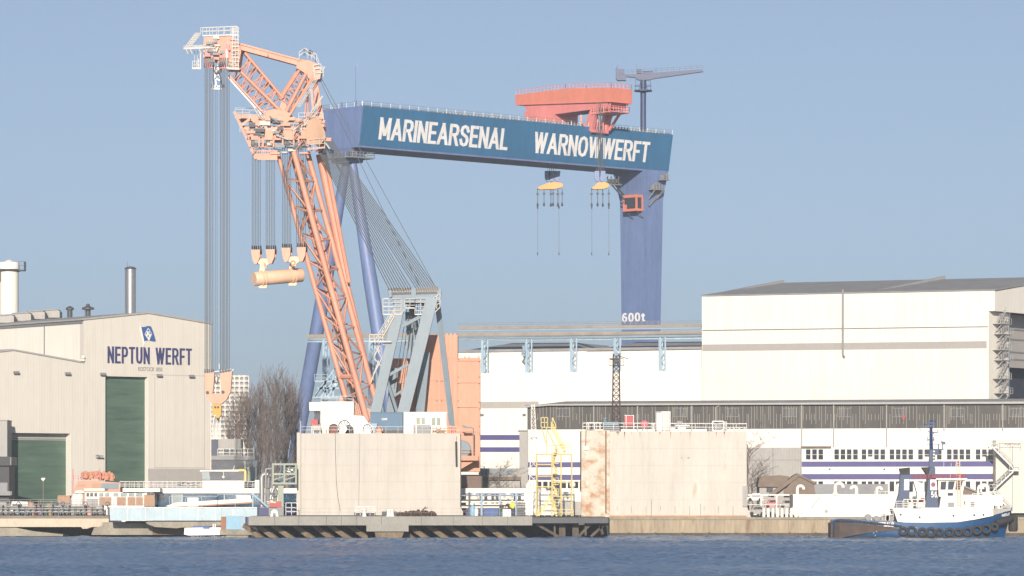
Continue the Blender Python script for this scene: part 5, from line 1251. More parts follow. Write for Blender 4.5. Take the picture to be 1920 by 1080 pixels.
# light blue stairs and truss behind the jib
mb = MB()
for a, b in (((588, 746), (642, 672)), ((600, 746), (650, 686)), ((590, 715), (640, 715)), ((594, 728), (640, 728)), ((588, 746), (640, 746)), ((610, 716), (610, 746)), ((625, 700), (625, 746)), ((640, 672), (640, 746)), ((590, 746), (612, 716)), ((612, 746), (636, 716))): mb.bar(FP(*a, 6), FP(*b, 6), .32); mb.bar(FP(*a, 9), FP(*b, 9), .25)
mb.prism([FP(586, 747, 5.5), FP(660, 747, 5.5), FP(660, 747, 10), FP(586, 747, 10)], (0, 0, .3)); mb.rail([FP(590, 715, 5.8), FP(640, 715, 5.8)], 1.2, 1.1, .06)
t.part('blue_gallery', mb, m_lblue)
mb = MB(fq); mb.pbox(624, 640, 706, 724, 6.4, 9); t.part('gallery_cabinet', mb, m_steel)

# hanging hook of the fly jib
Yh = YC - 3.2
t = T('hook_block', 'big salmon hook block with yellow hook on the fly jib ropes', 'hook block', P(408, 820, Yh))
fhk = FY(Yh)
mb = MB(fhk); mb.pprism([(383, 700), (402, 698), (400, 725), (398, 738), (413, 738), (414, 726), (412, 700), (435, 696), (432, 735), (424, 750), (415, 757), (398, 757), (386, 744)], -.9, .9); hb = t.part('cheek', mb, m_peach)
mb = MB()
for x0, x1 in ((384, 400), (413, 433)):
    for j in range(5):
        x = x0 + (x1 - x0) * j / 4; mb.lathe(P(x, 700, Yh) - V((.1, 0, 0)), [(.4, 0), (.75, .02), (.68, .1), (.75, .2), (.4, .22)], 12, (1, 0, 0))
mb.bar(P(430, 700, Yh), P(438, 692, Yh), .12); mb.bar(P(402, 697, Yh), P(434, 692, Yh), .12); mb.tube(P(411, 692, Yh), P(411, 682, Yh), .06, n=4); mb.ball(P(406, 712, Yh), .5, sq=(.7, .7, 1.6))
t.part('sheave_set', mb, m_steel)
mb = MB()
for x, y in ((389, 736), (418, 735)): mb.lathe(P(x, y, Yh - 1.05), [(.28, 0), (.28, .2)], 12, (0, 1, 0))
t.part('pin', mb, m_dark)
mb = MB(fhk); mb.pprism([(399, 758), (413, 757), (415, 764), (414, 779), (410, 783.5), (402, 782.5), (398.5, 776), (398, 764)], -.85, .85); hkk = t.part('hook', mb, m_hookyellow)
mb = MB()
for x in (403.5, 409): mb.lathe(P(x, 763.5, Yh - .95), [(.2, 0), (.2, .2)], 10, (0, 1, 0))
t.part('hook_pin', mb, m_dark, parent=hkk)
mb = MB()
for k in (-5, -3, -1.5, 1.5, 3, 5): mb.pipe([P(406 + k * .7, 778, Yh + .3 * k), P(405 + k * 1.2, 800, Yh + .3 * k), P(404 + k * 1.3, 824, Yh + .2 * k)], .09, 5)
t.part('sling', mb, m_bag)
# lifting beam with four blocks
Yl = YC - 2.6; fl_ = FY(Yl)
t = T('lifting_beam', 'peach coloured tubular lifting beam hung level from four hook blocks', 'lifting beam', P(523, 540, Yl))
k = Yl / FPX
mb = MB(); a = P(476, 523, Yl - 1.4); b = P(566, 515.5, Yl + 3); d = (b - a).normalized(); L_ = (b - a).length
r0 = 13.2 * k; mb.lathe(a, [(r0 * .93, 0), (r0, .12), (r0, L_ - .12), (r0 * .93, L_)], 28, d); tk = t.part('tube', mb, m_tank, smooth=True)
mb = MB()
for s_ in (.14, .20, .76, .82):
    mb.lathe(a + d * L_ * s_, [(r0 + .01, 0), (r0 + .18, .02), (r0 + .18, .2), (r0 + .01, .22)], 28, d)
for s_ in (.17, .79):
    c = a + d * L_ * s_; mb.prism([c + V((-.6, -.4, -r0)), c + V((.9, -.4, -r0)), c + V((.8, -.4, -r0 - .5)), c + V((-.5, -.4, -r0 - .5))], (0, .8, 0))
    mb.prism([c + V((-.45, -.35, r0 - .1)), c + V((.55, -.35, r0 - .1)), c + V((.35, -.35, r0 + 1.4)), c + V((-.25, -.35, r0 + 1.4))], (0, .7, 0))
t.part('saddle', mb, m_tank)
for px, y0 in ((494, 484), (550, 480)):
    mb = MB(fl_); mb.pprism([(px - 11, y0 + 9), (px - 6, y0 + 1), (px + 8, y0 + 1), (px + 13, y0 + 9), (px + 6, y0 + 14), (px + 4, y0 + 19), (px - 3, y0 + 19), (px - 4, y0 + 13)], -.35, .35); y = t.part('yoke', mb, m_tank)
    mb = MB(); mb.torus(P(px - .5, y0 + 13, Yl - .4), (0, 1, 0), .36, .1, 12, 6); mb.bar(P(px + 4, y0 + 16, Yl - .2), P(px + 5.5, y0 + 19, Yl - .2), .2); t.part('shackle', mb, m_plate, parent=y)
proto = None
for x, y, lab in ((480, 465, 'salmon hook block over the lifting beam, leftmost of the four'), (507.5, 464.5, 'salmon hook block left of the gap over the lifting beam'), (537, 461.5, 'salmon hook block right of the gap over the lifting beam'), (565.5, 460.5, 'salmon hook block over the lifting beam, nearest the lattice jib')):
    if proto is None:
        base = P(x, y + 30, Yl); tt = T('hoist_block', lab, 'hook block', base, 0, 'hook blocks over the lifting beam')
        proto = tt.o
        mb = MB(fl_); mb.pprism([(x - 9.5, y + 3), (x + 7.5, y + 3), (x + 7, y + 17), (x + 1.5, y + 29.5), (x - 3, y + 30), (x - 6.5, y + 22)], -.75, .2); tt.part('cheek', mb, m_peach)
        mb = MB(fl_); mb.pprism([(x - 7, y + 3), (x + 11, y + 2), (x + 10.5, y + 15), (x + 4, y + 30), (x - 1, y + 30), (x - 5, y + 20)], .4, 1.2); tt.part('cheek', mb, m_peach)
        mb = MB()
        for j in range(5): mb.lathe(P(x - 7 + j * 4, y + 3, Yl) - V((.09, 0, 0)), [(.4, 0), (.72, .02), (.66, .09), (.72, .18), (.4, .2)], 12, (1, 0, 0))
        tt.part('sheave_set', mb, m_rope)
    else: dup(proto, P(x, y + 30, Yl), None, lab)

# ------------------------------------------------------------------ cream tank blocks
f1 = FY(625)
t = T('dock_tank', 'large plain cream steel tank block on the pale platform, with hanging cables', 'tank block', f1.W(711, 966))
mb = MB(f1); mb.pbox(558, 863, 812.5, 966, 0, 11); t.part('tank_wall', mb, m_cream)
mb = MB(f1); mb.pbox(556.5, 564, 811, 966, -.12, 10.9); t.part('corner_plate', mb, m_cream)
mb = MB(f1)
for y in (843, 872, 903, 936): mb.pbox(565, 862.8, y - .28, y + .28, -.03, -.002)
for x in (608, 658, 708, 758, 808): mb.pbox(x - .28, x + .28, 813, 966, -.03, -.002)
t.part('weld_seam', mb, mat('weld seam paint', (.39, .35, .325), .7, var=.2))
mb = MB(); mb.pipe([f1.W(x, y, -.08) for x, y in ((628.5, 811), (629, 850), (630.5, 900), (633, 930), (638, 958))], .035, 5); mb.pipe([f1.W(x, y, -.08) for x, y in ((674.5, 812), (674, 880), (672.5, 950))], .02, 5); mb.pipe([f1.W(856, y, -.08) for y in (818, 830)], .04, 5); t.part('hanging_cable', mb, m_rope)
mb = MB(f1); mb.pprism([(853.3, 828), (857.3, 828), (858, 874), (854.3, 874)], -.5, -.01); t.part('black_fender', mb, m_rubber)
mb = MB()
for x in (563.5,): mb.tube(f1.W(x, 966, -.15), f1.W(x, 790, -.15), .09, n=6)
t.part('corner_pipe', mb, m_cream)
mb = MB(); mb.rail([f1.W(564, 812, .2), f1.W(860, 812, .2)], 1.05, 2.0, .028); t.part('roof_rail', mb, m_steel)
mb = MB(f1); mb.pprism([(863, 950), (868, 960), (868, 966), (863, 966)], .3, 2); t.part('foot_plate', mb, m_cream)

f2 = FY(632.9)
t = T('rusty_dock_tank', 'large cream steel tank block with a rust eaten end on the quay', 'tank block', f2.W(1245, 970))
mb = MB(f2); mb.pbox(1143.5, 1400, 809, 969.6, 0, 12); t.part('tank_wall', mb, m_creamrust)
mb = MB(f2); mb.pbox(1090, 1143.3, 807, 969.6, .45, 12); t.part('rusty_end', mb, m_rusty, label='rust eaten left end wall')
mb = MB(); mb.tube(f2.W(1136, 808, .3), f2.W(1136, 962, .3), .12, n=6); mb.path([f2.W(1099, 800, .25), f2.W(1098, 838, .25)], .06); t.part('drain_pipe', mb, mat('rusty pipe', (.25, .14, .08), .8, var=.3))
mb = MB(f2)
for i in range(9): x = 1157 + i * 27.2; mb.pbox(x - .4, x + .4, 949, 957 + (i % 3) * 5, -.1, -.003)
mb.pbox(1221, 1222.2, 938, 969, -.15, -.003); mb.pbox(1313, 1314, 945, 969, -.12, -.003); mb.pbox(1277, 1279, 857, 859, -.1, -.003); mb.pbox(1289, 1293, 857.5, 859.5, -.1, -.003)
t.part('bracket', mb, m_greybox)
mb = MB(f2); mb.pbox(1392.5, 1401.5, 911, 950, -.25, .5); t.part('grey_cover', mb, m_greywall)
mb = MB(f2); mb.pprism([(1400, 948), (1409, 972), (1400, 972)], .1, 1.5); t.part('foot_plate', mb, m_cream)
mb = MB(f2); mb.pbox(1094.5, 1103, 836.5, 844, .2, .448); t.part('white_patch', mb, m_white)
mb = MB(); mb.rail([f2.W(1093, 808, .8), f2.W(1400, 809.5, .8)], 1.35, 1.7, .045, (1.0, .55)); mb.rail([f2.W(1093, 808, 11), f2.W(1400, 809.5, 11)], 1.3, 2.2, .04, (1.0, .55)); t.part('roof_rail', mb, m_steel)
m_rustdrip = mat('rust run', (.42, .23, .12), .85, var=.3)
mb = MB(f2); rr = random.Random(8)
for i in range(16):
    x = rr.uniform(1146, 1370) if i > 5 else rr.uniform(1146, 1200); w_ = rr.uniform(.5, 1.5); h = rr.uniform(3, 16); mb.pprism([(x - w_, 809.3), (x + w_, 809.3), (x + .1, 809.3 + h), (x - .1, 809.3 + h)], -.004, -.0015)
t.part('rust_run', mb, m_rustdrip)
mb = MB(f2)
for y in (841, 873, 905, 937): mb.pbox(1144, 1399.5, y - .25, y + .25, -.03, -.002)
for x in (1190, 1236, 1282, 1328, 1374): mb.pbox(x - .25, x + .25, 810, 969, -.03, -.002)
t.part('weld_seam', mb, mat('tank weld seam', (.42, .38, .345), .7, var=.2))
mb = MB(f2); mb.pbox(1143.6, 1399.8, 966.5, 969.5, -.035, -.004); t.part('rusty_foot', mb, m_rustdrip)

# ------------------------------------------------------------------ gear on top of the left tank
fz = FY(629)
zt1 = f1.hit(700, 812.5)[1]
def gbox(mb, x0, x1, y0, y1, v0=0, v1=2.5): return mb.pbox(x0, x1, y0, y1, v0, v1)
t = T('deck_house', 'white stepped deckhouse with overhanging wing on the plain cream tank', 'deckhouse', fz.W(630, 812))
mb = MB(fz); mb.pprism([(601, 753), (663, 753), (663, 779), (682, 780), (692, 795), (692, 813), (601, 813)], 1, 6); t.part('house', mb, m_white)
mb = MB(fz); mb.pbox(580, 600.9, 754, 770, 0.6, 5.5); t.part('wing', mb, m_white)
mb = MB(fz); mb.pbox(589, 600.9, 770.2, 795, 2, 5); t.part('dark_opening', mb, m_glass)
mb = MB(fz); mb.pbox(601, 663, 775.5, 776.2, .95, .998); mb.pbox(662.4, 663, 779, 813, .95, .998); t.part('joint', mb, m_greybox)
mb = MB(); mb.rail([fz.W(602, 753, 1.2), fz.W(662, 753, 1.2)], .9, 1.5, .03); mb.tube(fz.W(606, 812, .6), fz.W(606, 772, .6), .05, n=4); t.part('roof_rail', mb, m_steel)
def winch(lab, px, py, r, mm, grp='winches on the cream tank roof', v=0.5):
    q = P(px, py, 629 - v); mb = MB()
    t = T('deck_winch', lab, 'winch', V((q.x, q.y, zt1)), 0, grp)
    L = r * 1.1
    mb.lathe(q - V((0, .7, 0)), [(r, 0), (r, .1), (r * .62, .12), (r * .62, 1.2), (r, 1.22), (r, 1.32)], 20, (0, 1, 0)); t.part('drum', mb, mm, smooth=True)
    mb = MB(); mb.torus(q - V((0, .72, 0)), (0, 1, 0), r * .8, .07, 18, 5)
    for i in range(4): a = i * math.pi / 4; e = V((math.cos(a), 0, math.sin(a))) * r * .8; mb.bar(q - V((0, .75, 0)) - e, q - V((0, .75, 0)) + e, .08)
    t.part('drum_rim', mb, m_dark)
    mb = MB(); mb.prism([V((q.x - r * .9, q.y - .85, zt1)), V((q.x + r * .9, q.y - .85, zt1)), V((q.x + .15, q.y - .85, q.z + .1)), V((q.x - .15, q.y - .85, q.z + .1))], (0, .08, 0)); t.part('stand', mb, mm)
winch('biggest grey drum winch in front of the white deckhouse', 646, 799, 1.15, m_steel)
winch('dark rust red drum winch in front of the white deckhouse', 626, 803, .75, mat('dark red oxide', (.20, .07, .05), .7, var=.3))
winch('small dark drum winch next to the biggest grey one', 654, 805, .72, m_dark)
winch('pale grey drum winch next to the light blue cabinet', 689, 804, .85, m_steel)
winch('small salmon ringed winch under the blue container', 710.5, 806, .62, m_orange)
t = T('red_locker', 'red locker beside the dark opening of the white deckhouse', 'locker', fz.W(590, 812))
mb = MB(fz); mb.pbox(583, 596, 786.5, 798, 0, 1.2); t.part('box', mb, m_red)
for x in (584, 594): mb = MB(fz); mb.pbox(x, x + 1.2, 798, 813, .2, .35); t.part('leg', mb, m_steel)
t = T('cable_reel', 'beige rounded cable reel in front of the red locker', 'reel', fz.W(595, 813))
q = P(594, 803, 627.5); mb = MB(); mb.lathe(q - V((.65, 0, 0)), [(.85, 0), (.85, .1), (.55, .12), (.55, 1.2), (.85, 1.22), (.85, 1.32)], 16, (1, 0, 0)); t.part('drum', mb, m_cream, smooth=True)
mb = MB(); mb.box(q.x - .6, q.x - .45, q.y - .5, q.y + .5, zt1, q.z); mb.box(q.x + .5, q.x + .65, q.y - .5, q.y + .5, zt1, q.z); t.part('stand', mb, m_steel)
t = T('mooring_post_pair', 'white capped post pair between the reel and winches', 'bollard', fz.W(613, 813))
mb = MB()
for x in (609, 614.5): q = P(x, 813, 627.3); mb = MB(); mb.lathe(V((q.x, q.y, zt1)), [(.2, 0), (.2, 1.2), (.4, 1.25), (.4, 1.5), (.1, 1.6)], 10); t.part('post', mb, m_white)
t = T('blue_container', 'dark teal blue machinery container beside the salmon jib foot', 'container', fz.W(722, 812))
mb = MB(fz); mb.pbox(694, 755, 773.5, 805, 1.2, 5); t.part('body', mb, m_blue)
mb = MB(fz); mb.pbox(694, 755, 804.8, 813, 1.6, 4.6); t.part('base', mb, m_dark)
mb = MB(); o = fz.W(715.5, 788.2, 1.18); mb.text('CHW', o, V((.95, 0, 0)), V((0, 0, .4)), V((0, -.04, 0)), .02); t.part('lettering', mb, m_letter)
mb = MB(fz); mb.pbox(733, 734, 775, 804, 1.12, 1.198); mb.pbox(693.8, 755.2, 772.6, 774, 1.1, 5.05); t.part('frame', mb, m_blue)
t = T('light_blue_cabinet', 'light blue cabinet against the dark teal blue container', 'cabinet', fz.W(699, 813))
mb = MB(fz); mb.pbox(684.5, 707, 794, 813, -.2, 1.0); t.part('body', mb, m_lblue)
mb = MB(fz); mb.pbox(695, 706, 796, 812, -.24, -.203); t.part('door', mb, m_lblue)
mb = MB(); mb.ball(fz.W(697.5, 800.5, -.3), .18); t.part('white_lamp', mb, m_white)
t = T('white_container', 'white cabin container with two louvred window pairs on the tank', 'container', fz.W(796, 812))
mb = MB(fz); mb.pbox(757.5, 837, 773.5, 812.9, 1.4, 4.6); t.part('body', mb, m_white)
mb = MB(fz); mb.pbox(757, 838, 772.5, 774.3, 1.3, 4.7); t.part('roof', mb, m_white)
for x in (780.5, 790, 809.5, 819):
    mb = MB(fz); mb.pbox(x, x + 7, 783, 797.5, 1.32, 1.398); w_ = t.part('louvre_window', mb, m_palegreen)
    mb = MB(fz)
    for i in range(5): mb.pbox(x + .3, x + 6.7, 784.5 + i * 2.7, 785.4 + i * 2.7, 1.26, 1.319)
    t.part('slat', mb, m_greywall, parent=w_)
mb = MB(fz); mb.pbox(756, 757.4, 774, 813, 1.3, 1.8); mb.pbox(766.5, 767, 775, 812, 1.36, 1.398); t.part('corner_post', mb, m_greywall)
t = T('grey_switchbox', 'mid grey switch cabinet block in front of the white cabin container', 'cabinet', fz.W(793, 813))
mb = MB(fz); mb.pbox(775, 806.5, 797, 813, -.4, .9); t.part('body', mb, m_greybox)
mb = MB(fz); mb.pbox(774, 807, 795.6, 797, -.45, .95); mb.pbox(779.5, 781.5, 797.2, 813, -.55, -.403); t.part('trim', mb, m_white)
t = T('pipe_rack', 'small rusty pipe rack before the white cabin container', 'rack', fz.W(822, 813))
mb = MB(); mb.rail([fz.W(811, 812.5, -.3), fz.W(833, 812.5, -.3)], 1.0, .55, .06, (1.0, .75, .5)); t.part('frame', mb, m_plate)
mb = MB(); rr = random.Random(2)
for i in range(14): a = fz.W(rr.uniform(811, 830), rr.uniform(803, 811), -.1); mb.tube(a, a + V((rr.uniform(.3, .9), .1, rr.uniform(-.2, .3))), .07, n=5)
t.part('pipe', mb, m_plate)
t = T('valve_cluster', 'salmon valve cluster beside the pipe rack on the cream tank roof', 'valves', fz.W(846, 813))
mb = MB()
for x, y in ((841, 806), (845, 802), (849, 807), (852, 804)): mb.lathe(P(x, 813, 628.6), [(.12, 0), (.12, (813 - y) * .087), (.3, (813 - y) * .087), (.3, (813 - y) * .087 + .15), (.05, (813 - y) * .087 + .5)], 8)
t.part('valve', mb, m_orange)
# low gear at the foot of the left tank
fl6 = FY(604)
t = T('grey_frame_rack', 'grey frame rack of dark hoses standing against the cream tank', 'rack', fl6.W(683, 967))
mb = MB(); mb.rail([fl6.W(667, 966, 0), fl6.W(703, 966, 0)], 1.35, .75, .06, (1.0, .8, .55, .3)); t.part('frame', mb, m_steel)
mb = MB(fl6); mb.pbox(664, 704, 961, 967.5, .2, 1.4); t.part('hose_bundle', mb, m_dark)
mb = MB()
mb.path([fl6.W(x, y, .5) for x, y in ((665, 962), (690, 959), (700, 962))], .12); 
t = T('anchor_chain_heap', 'heap of dark brown chain and gear on the platform before the cream tank', 'chain heap', fl6.W(775, 967))
mb = MB(); rr = random.Random(4)
for i in range(110):
    x = rr.uniform(744, 816); h = 7.5 * (1 - abs(x - 785) / 60); y = 966 - rr.uniform(0, max(1.5, h)); mb.torus(fl6.W(x, y, rr.uniform(.1, 1.2)), (rr.uniform(-1, 1), rr.uniform(-1, 1), rr.uniform(-1, 1)), .28, .09, 8, 5)
mb.bar(fl6.W(790, 962, .5), fl6.W(798, 950, .5), .16); mb.bar(fl6.W(792, 955, .5), fl6.W(802, 952, .5), .14)
t.part('chain', mb, mat('rusty chain', (.10, .06, .04), .85, var=.4))
mb = MB(fl6); mb.pbox(716, 744, 959, 967, .6, 1.4); mb.pbox(746, 815, 961, 967.5, 1.3, 1.8); t.part('skid', mb, m_dark)

# ------------------------------------------------------------------ gear on top of the rusty tank
f3 = FY(635); zt2 = f2.hit(1250, 808.5)[1]
t = T('lattice_mast', 'slim dark red and black lattice mast with two platforms above the rusty tank', 'lattice mast', V((P(1155.5, 809, 640).x, 640, zt2)))
f4 = FY(640)
mb = MB(); A_ = [f4.W(1148, 809, 0), f4.W(1148, 809, 1.4), f4.W(1163, 809, 1.4), f4.W(1163, 809, 0)]; B_ = [f4.W(1150, 664, .1), f4.W(1150, 664, 1.3), f4.W(1161, 664, 1.3), f4.W(1161, 664, .1)]
for a, b in zip(A_, B_): mb.tube(a, b, .12, n=5)
mb.lattice(A_, B_, 13, 0, .07)
t.part('tower', mb, mat('dark mast paint', (.07, .04, .038), .6, var=.3))
mb = MB(); A_ = [f4.W(1149.5, 790, .2), f4.W(1149.5, 790, 1.2), f4.W(1162, 790, 1.2), f4.W(1162, 790, .2)]
mb.lattice(A_, [q - V((0, 0, 2.0)) for q in A_], 2, .1, .1); t.part('dark_base_section', mb, m_dark)
mb = MB(); mb.prism([f4.W(1141, 685.5, -1), f4.W(1171, 685.5, -1), f4.W(1171, 685.5, 2.2), f4.W(1141, 685.5, 2.2)], (0, 0, .12)); mb.rail([f4.W(1142, 685, -1), f4.W(1169, 685, -1)], 1.15, .7, .045); mb.rail([f4.W(1149, 672, -.4), f4.W(1164, 672, -.4)], .85, .6, .045)
mb.prism([f4.W(1146, 673, -.5), f4.W(1168, 673, -.5), f4.W(1168, 673, 1.6), f4.W(1146, 673, 1.6)], (0, 0, .1)); mb.bar(f4.W(1162, 668, 0), f4.W(1178, 673, -1.2), .1); mb.pbox(0, 0, 0, 0) if False else mb.bar(f4.W(1152, 677, -.4), f4.W(1161, 677, -.4), .5, .9); mb.bar(f4.W(1143, 673, 0), f4.W(1151, 674, 0), .25)
t.part('platform', mb, m_dark)
def single_gear(name, lab, cat, items, v0=0.0):
    t = T(name, lab, cat, f3.W(items[0][1], 809))
    for nm, x0, x1, y0, y1, va, vb, mm in items:
        mb = MB(f3); mb.pbox(x0, x1, y0, y1, va, vb); t.part(nm, mb, mm)
    return t
t = single_gear('tank_pump', 'grey horizontal pump tank on the rusty tank roof', 'pump', [('base', 1131, 1162, 802, 809, 0, 1.4, m_greybox)])
mb = MB(); mb.lathe(f3.W(1129, 797, .6), [(.35, 0), (.62, .15), (.62, 2.7), (.35, 2.85)], 14, (1, 0, 0)); t.part('tank', mb, m_aframe, smooth=True)
mb = MB(); mb.lathe(f3.W(1134, 792, .6), [(.3, 0), (.3, .5), (.45, .55), (.45, .75)], 10); t.part('valve', mb, m_aframe)
t = single_gear('frame_locker', 'open white framed locker above the rust eaten end of the tank', 'locker', [('shelf', 1101, 1115, 805, 809, .5, 1.2, m_greybox)])
mb = MB()
for x in (1100.5, 1104, 1115, 1125): mb.bar(f3.W(x, 809, .4), f3.W(x, 792, .4), .12)
mb.bar(f3.W(1100, 792.5, .4), f3.W(1128, 792.5, .4), .12); mb.bar(f3.W(1100, 792.5, 1.4), f3.W(1128, 792.5, 1.4), .12); t.part('frame', mb, m_white)
mb = MB(); mb.ball(f3.W(1112, 800, .8), .4); t.part('motor', mb, m_dark)
t = single_gear('red_board', 'bright red square board in a white frame on the tank roof', 'board', [('panel', 1171, 1187.5, 779, 798, 0, .5, m_red)])
mb = MB()
for x in (1174, 1188): mb.bar(f3.W(x, 809, -.1), f3.W(x, 778, -.1), .1)
mb.bar(f3.W(1188, 779, -.1), f3.W(1171, 779, -.1), .08); t.part('frame', mb, m_steel)
t = T('red_hose_reel', 'red round hose reel on the rusty tank roof', 'reel', f3.W(1208.5, 809))
mb = MB(); mb.lathe(f3.W(1208.5, 795, .2), [(.55, 0), (.62, .1), (.45, .2), (.45, .6), (.62, .7)], 18, (0, 1, 0)); t.part('drum', mb, mat('faded rose red', (.55, .10, .14), .6, var=.15))
mb = MB(); mb.bar(f3.W(1204, 809, .3), f3.W(1208.5, 795, .3), .12); mb.bar(f3.W(1214, 809, .3), f3.W(1208.5, 795, .3), .12); t.part('stand', mb, m_greybox)
t = T('vent_post', 'white mushroom vent post beside the white roof cabin', 'vent', f3.W(1224.5, 809))
mb = MB(); q = f3.W(1224.5, 809, .4); mb.lathe(V((q.x, q.y, zt2)), [(.12, 0), (.12, 1.1), (.32, 1.15), (.32, 1.35), (.05, 1.4)], 10); t.part('post', mb, m_white)
t = single_gear('roof_cabin', 'white roof cabin with open door and striped side', 'cabin', [('wall', 1240, 1257, 771.5, 809.5, .6, 2.6, m_white), ('door_frame', 1229, 1240, 771.5, 809.5, .6, 2.6, m_greywall), ('door', 1231.5, 1239.5, 775, 809, .5, .597, m_white)])
mb = MB(f3)
for i in range(4): mb.pbox(1242 + i * 4, 1243.6 + i * 4, 773, 809, .55, .597)
t.part('stripe', mb, m_greybox)
t = single_gear('bench_winch', 'white bench shaped fairlead between the roof cabin and the framed machine', 'fairlead', [('base', 1271, 1286, 799, 809, .3, 1.2, m_white), ('top', 1267, 1293, 796.5, 799, .2, 1.4, m_white), ('box', 1269, 1279, 789, 795, .5, 1.2, m_greybox), ('block', 1258, 1266, 802, 809, .4, 1.2, m_white)])
t = T('framed_machine', 'white framed machine cube on the rusty tank roof', 'machine', f3.W(1346, 809))
mb = MB()
for x in (1336, 1356.5):
    for v in (0, 1.8): mb.bar(f3.W(x, 811, v), f3.W(x, 789.5, v), .18)
for y in (790, 808):
    for v in (0, 1.8): mb.bar(f3.W(1336, y, v), f3.W(1356.5, y, v), .18)
t.part('frame', mb, m_white)
mb = MB(f3); mb.pbox(1339, 1353, 795, 809, .4, 1.5); mb.pbox(1341, 1347, 791, 795, .6, 1.2); t.part('motor', mb, m_greybox)
mb = MB(f3); mb.pbox(1357.5, 1363.5, 790, 807, .2, 1.4); t.part('side_cover', mb, m_greywall)
mb = MB(); mb.lathe(f3.W(1330, 810, .6), [(.4, 0), (.4, .5), (.25, .6), (.25, .9)], 10)
single('roof_valve', 'small grey valve beside the framed machine cube', 'valve', mb, m_steel)
for i, (px, lab) in enumerate(((1368, 'small white roof post next to the framed machine'), (1376, 'small white roof post, second from the framed machine'), (1386, 'small white roof post, third from the framed machine'), (1396, 'small white roof post, farthest from the framed machine'))):
    mb = MB(); q = f3.W(px, 810, .3); mb.lathe(V((q.x, q.y, zt2 - .1)), [(.25, 0), (.16, .2), (.16, .55), (.25, .6), (.05, .7)], 8)
    single('roof_post', lab, 'post', mb, m_white, 'small posts on the rusty tank roof')

# ------------------------------------------------------------------ yellow stair tower and white ladder mast
f5 = FY(613)
t = T('yellow_stair_tower', 'yellow scaffold stair tower standing on the dark platform end', 'stair tower', f5.W(1040, 968))
mb = MB()
for x, y0 in ((1006, 850), (1035, 850), (1072, 853), (1052, 850)):
    for v in (0, 3): mb.tube(f5.W(x, 968, v), f5.W(x, y0, v), .12, n=5)
for y in (852, 871, 893, 913): 
    for v in (0, 3): mb.tube(f5.W(1006, y, v), f5.W(1036 if y > 860 else 1072, y, v), .11, n=5)
    for x in (1006, 1035): mb.tube(f5.W(x, y, 0), f5.W(x, y, 3), .1, n=5)
for y in (905, 931): mb.tube(f5.W(1035, y, 0), f5.W(1072, y, 0), .08, n=5)
t.part('frame', mb, m_yellow)
mb = MB()
for i in range(6):
    y = 848 + i * 20; a, b = (f5.W(1037, y, .4), f5.W(1044, y + 20, .4)) if i % 2 else (f5.W(1044, y, 1.9), f5.W(1037, y + 20, 1.9))
    mb.stair(a, b, .9, 8, (0, 1, 0), r=.045)
    q = f5.W(1034.5, y, .2); mb.box(q.x, q.x + 1.1, q.y, q.y + 2.8, q.z - .1, q.z); mb.rail([q, q + V((1.1, 0, 0))], 1.0, .6, .05)
mb.stair(f5.W(1040, 925, 1.4), f5.W(1010, 967, 1.4), 1.0, 14, (0, 1, 0), r=.05)
t.part('flight', mb, m_yellow)
mb = MB()
for y in (868, 888, 908, 928): mb.pbox(0, 0, 0, 0) if False else mb.bar(f5.W(1038, y, .5), f5.W(1044, y + 9, .6), .5, .3)
t.part('dark_tread', mb, m_dark)
mb = MB()
a = f5.W(1023, 803, .6); mb.prism([f5.W(1015, 801.5, .2), f5.W(1040, 803, .2), f5.W(1040, 803, 2.4), f5.W(1015, 801.5, 2.4)], (0, 0, .12)); mb.stair(f5.W(1034, 803, .4), f5.W(1060, 850, .4), 1.3, 20, (0, 1, 0), r=.07)
mb.rail([f5.W(1014.5, 801, .2), f5.W(1027, 801, .2)], 1.55, .5, .075, (1, .5)); mb.tube(f5.W(1016, 803, .3), f5.W(1025, 835, .3), .1, n=5); mb.tube(f5.W(1024, 803, .3), f5.W(1048, 850, .3), .1, n=5); mb.bar(f5.W(1036, 783, .3), f5.W(1042, 797, .3), .12); mb.tube(f5.W(1035.5, 803, .3), f5.W(1035.5, 783, .3), .09, n=5); mb.tube(f5.W(1042, 803, .3), f5.W(1042, 796, .3), .09, n=5)
mb.tube(f5.W(1025, 835, .3), f5.W(1072, 835, .3), .06, n=5); mb.tube(f5.W(1025, 803, .3), f5.W(1025, 852, .3), .09, n=5)
t.part('top_flight', mb, m_yellow)
mb = MB()
mb.rail([f5.W(1050, 852, .1), f5.W(1072, 852, .1)], 1.7, .7, .05, (1, .66, .33)); t.part('hand_rail', mb, m_yellow)
mb = MB(); mb.rail([f5.W(1008, 968, -.5), f5.W(1075, 968, -.5)], 1.1, 1.2, .05)
t.part('hand_rail', mb, m_yellow)
f52 = FY(616)
t = T('ladder_mast', 'slender white lattice ladder mast next to the yellow stair tower', 'lattice mast', f52.W(1000, 968))
mb = MB(); A_ = [f52.W(993, 905, 0), f52.W(993, 905, 1), f52.W(1008, 905, 1), f52.W(1008, 905, 0)]; B_ = [f52.W(996, 821, .2), f52.W(996, 821, .8), f52.W(1006, 821, .8), f52.W(1006, 821, .2)]
for a, b in zip(A_, B_): mb.tube(a, b, .075, n=5)
mb.lattice(A_, B_, 6, 0, .05); C_ = [f52.W(997, 758, .2), f52.W(997, 758, .8), f52.W(1002, 758, .8), f52.W(1002, 758, .2)]
for a, b in zip(B_, C_): mb.tube(a, b, .065, n=5)
mb.lattice(B_, C_, 8, 0, .04)
for a in A_: mb.tube(a, V((a.x, a.y, 3.3)), .075, n=5)
mb.lattice([V((a.x, a.y, 3.3)) for a in A_], A_, 3, 0, .05)
t.part('lattice', mb, m_white)
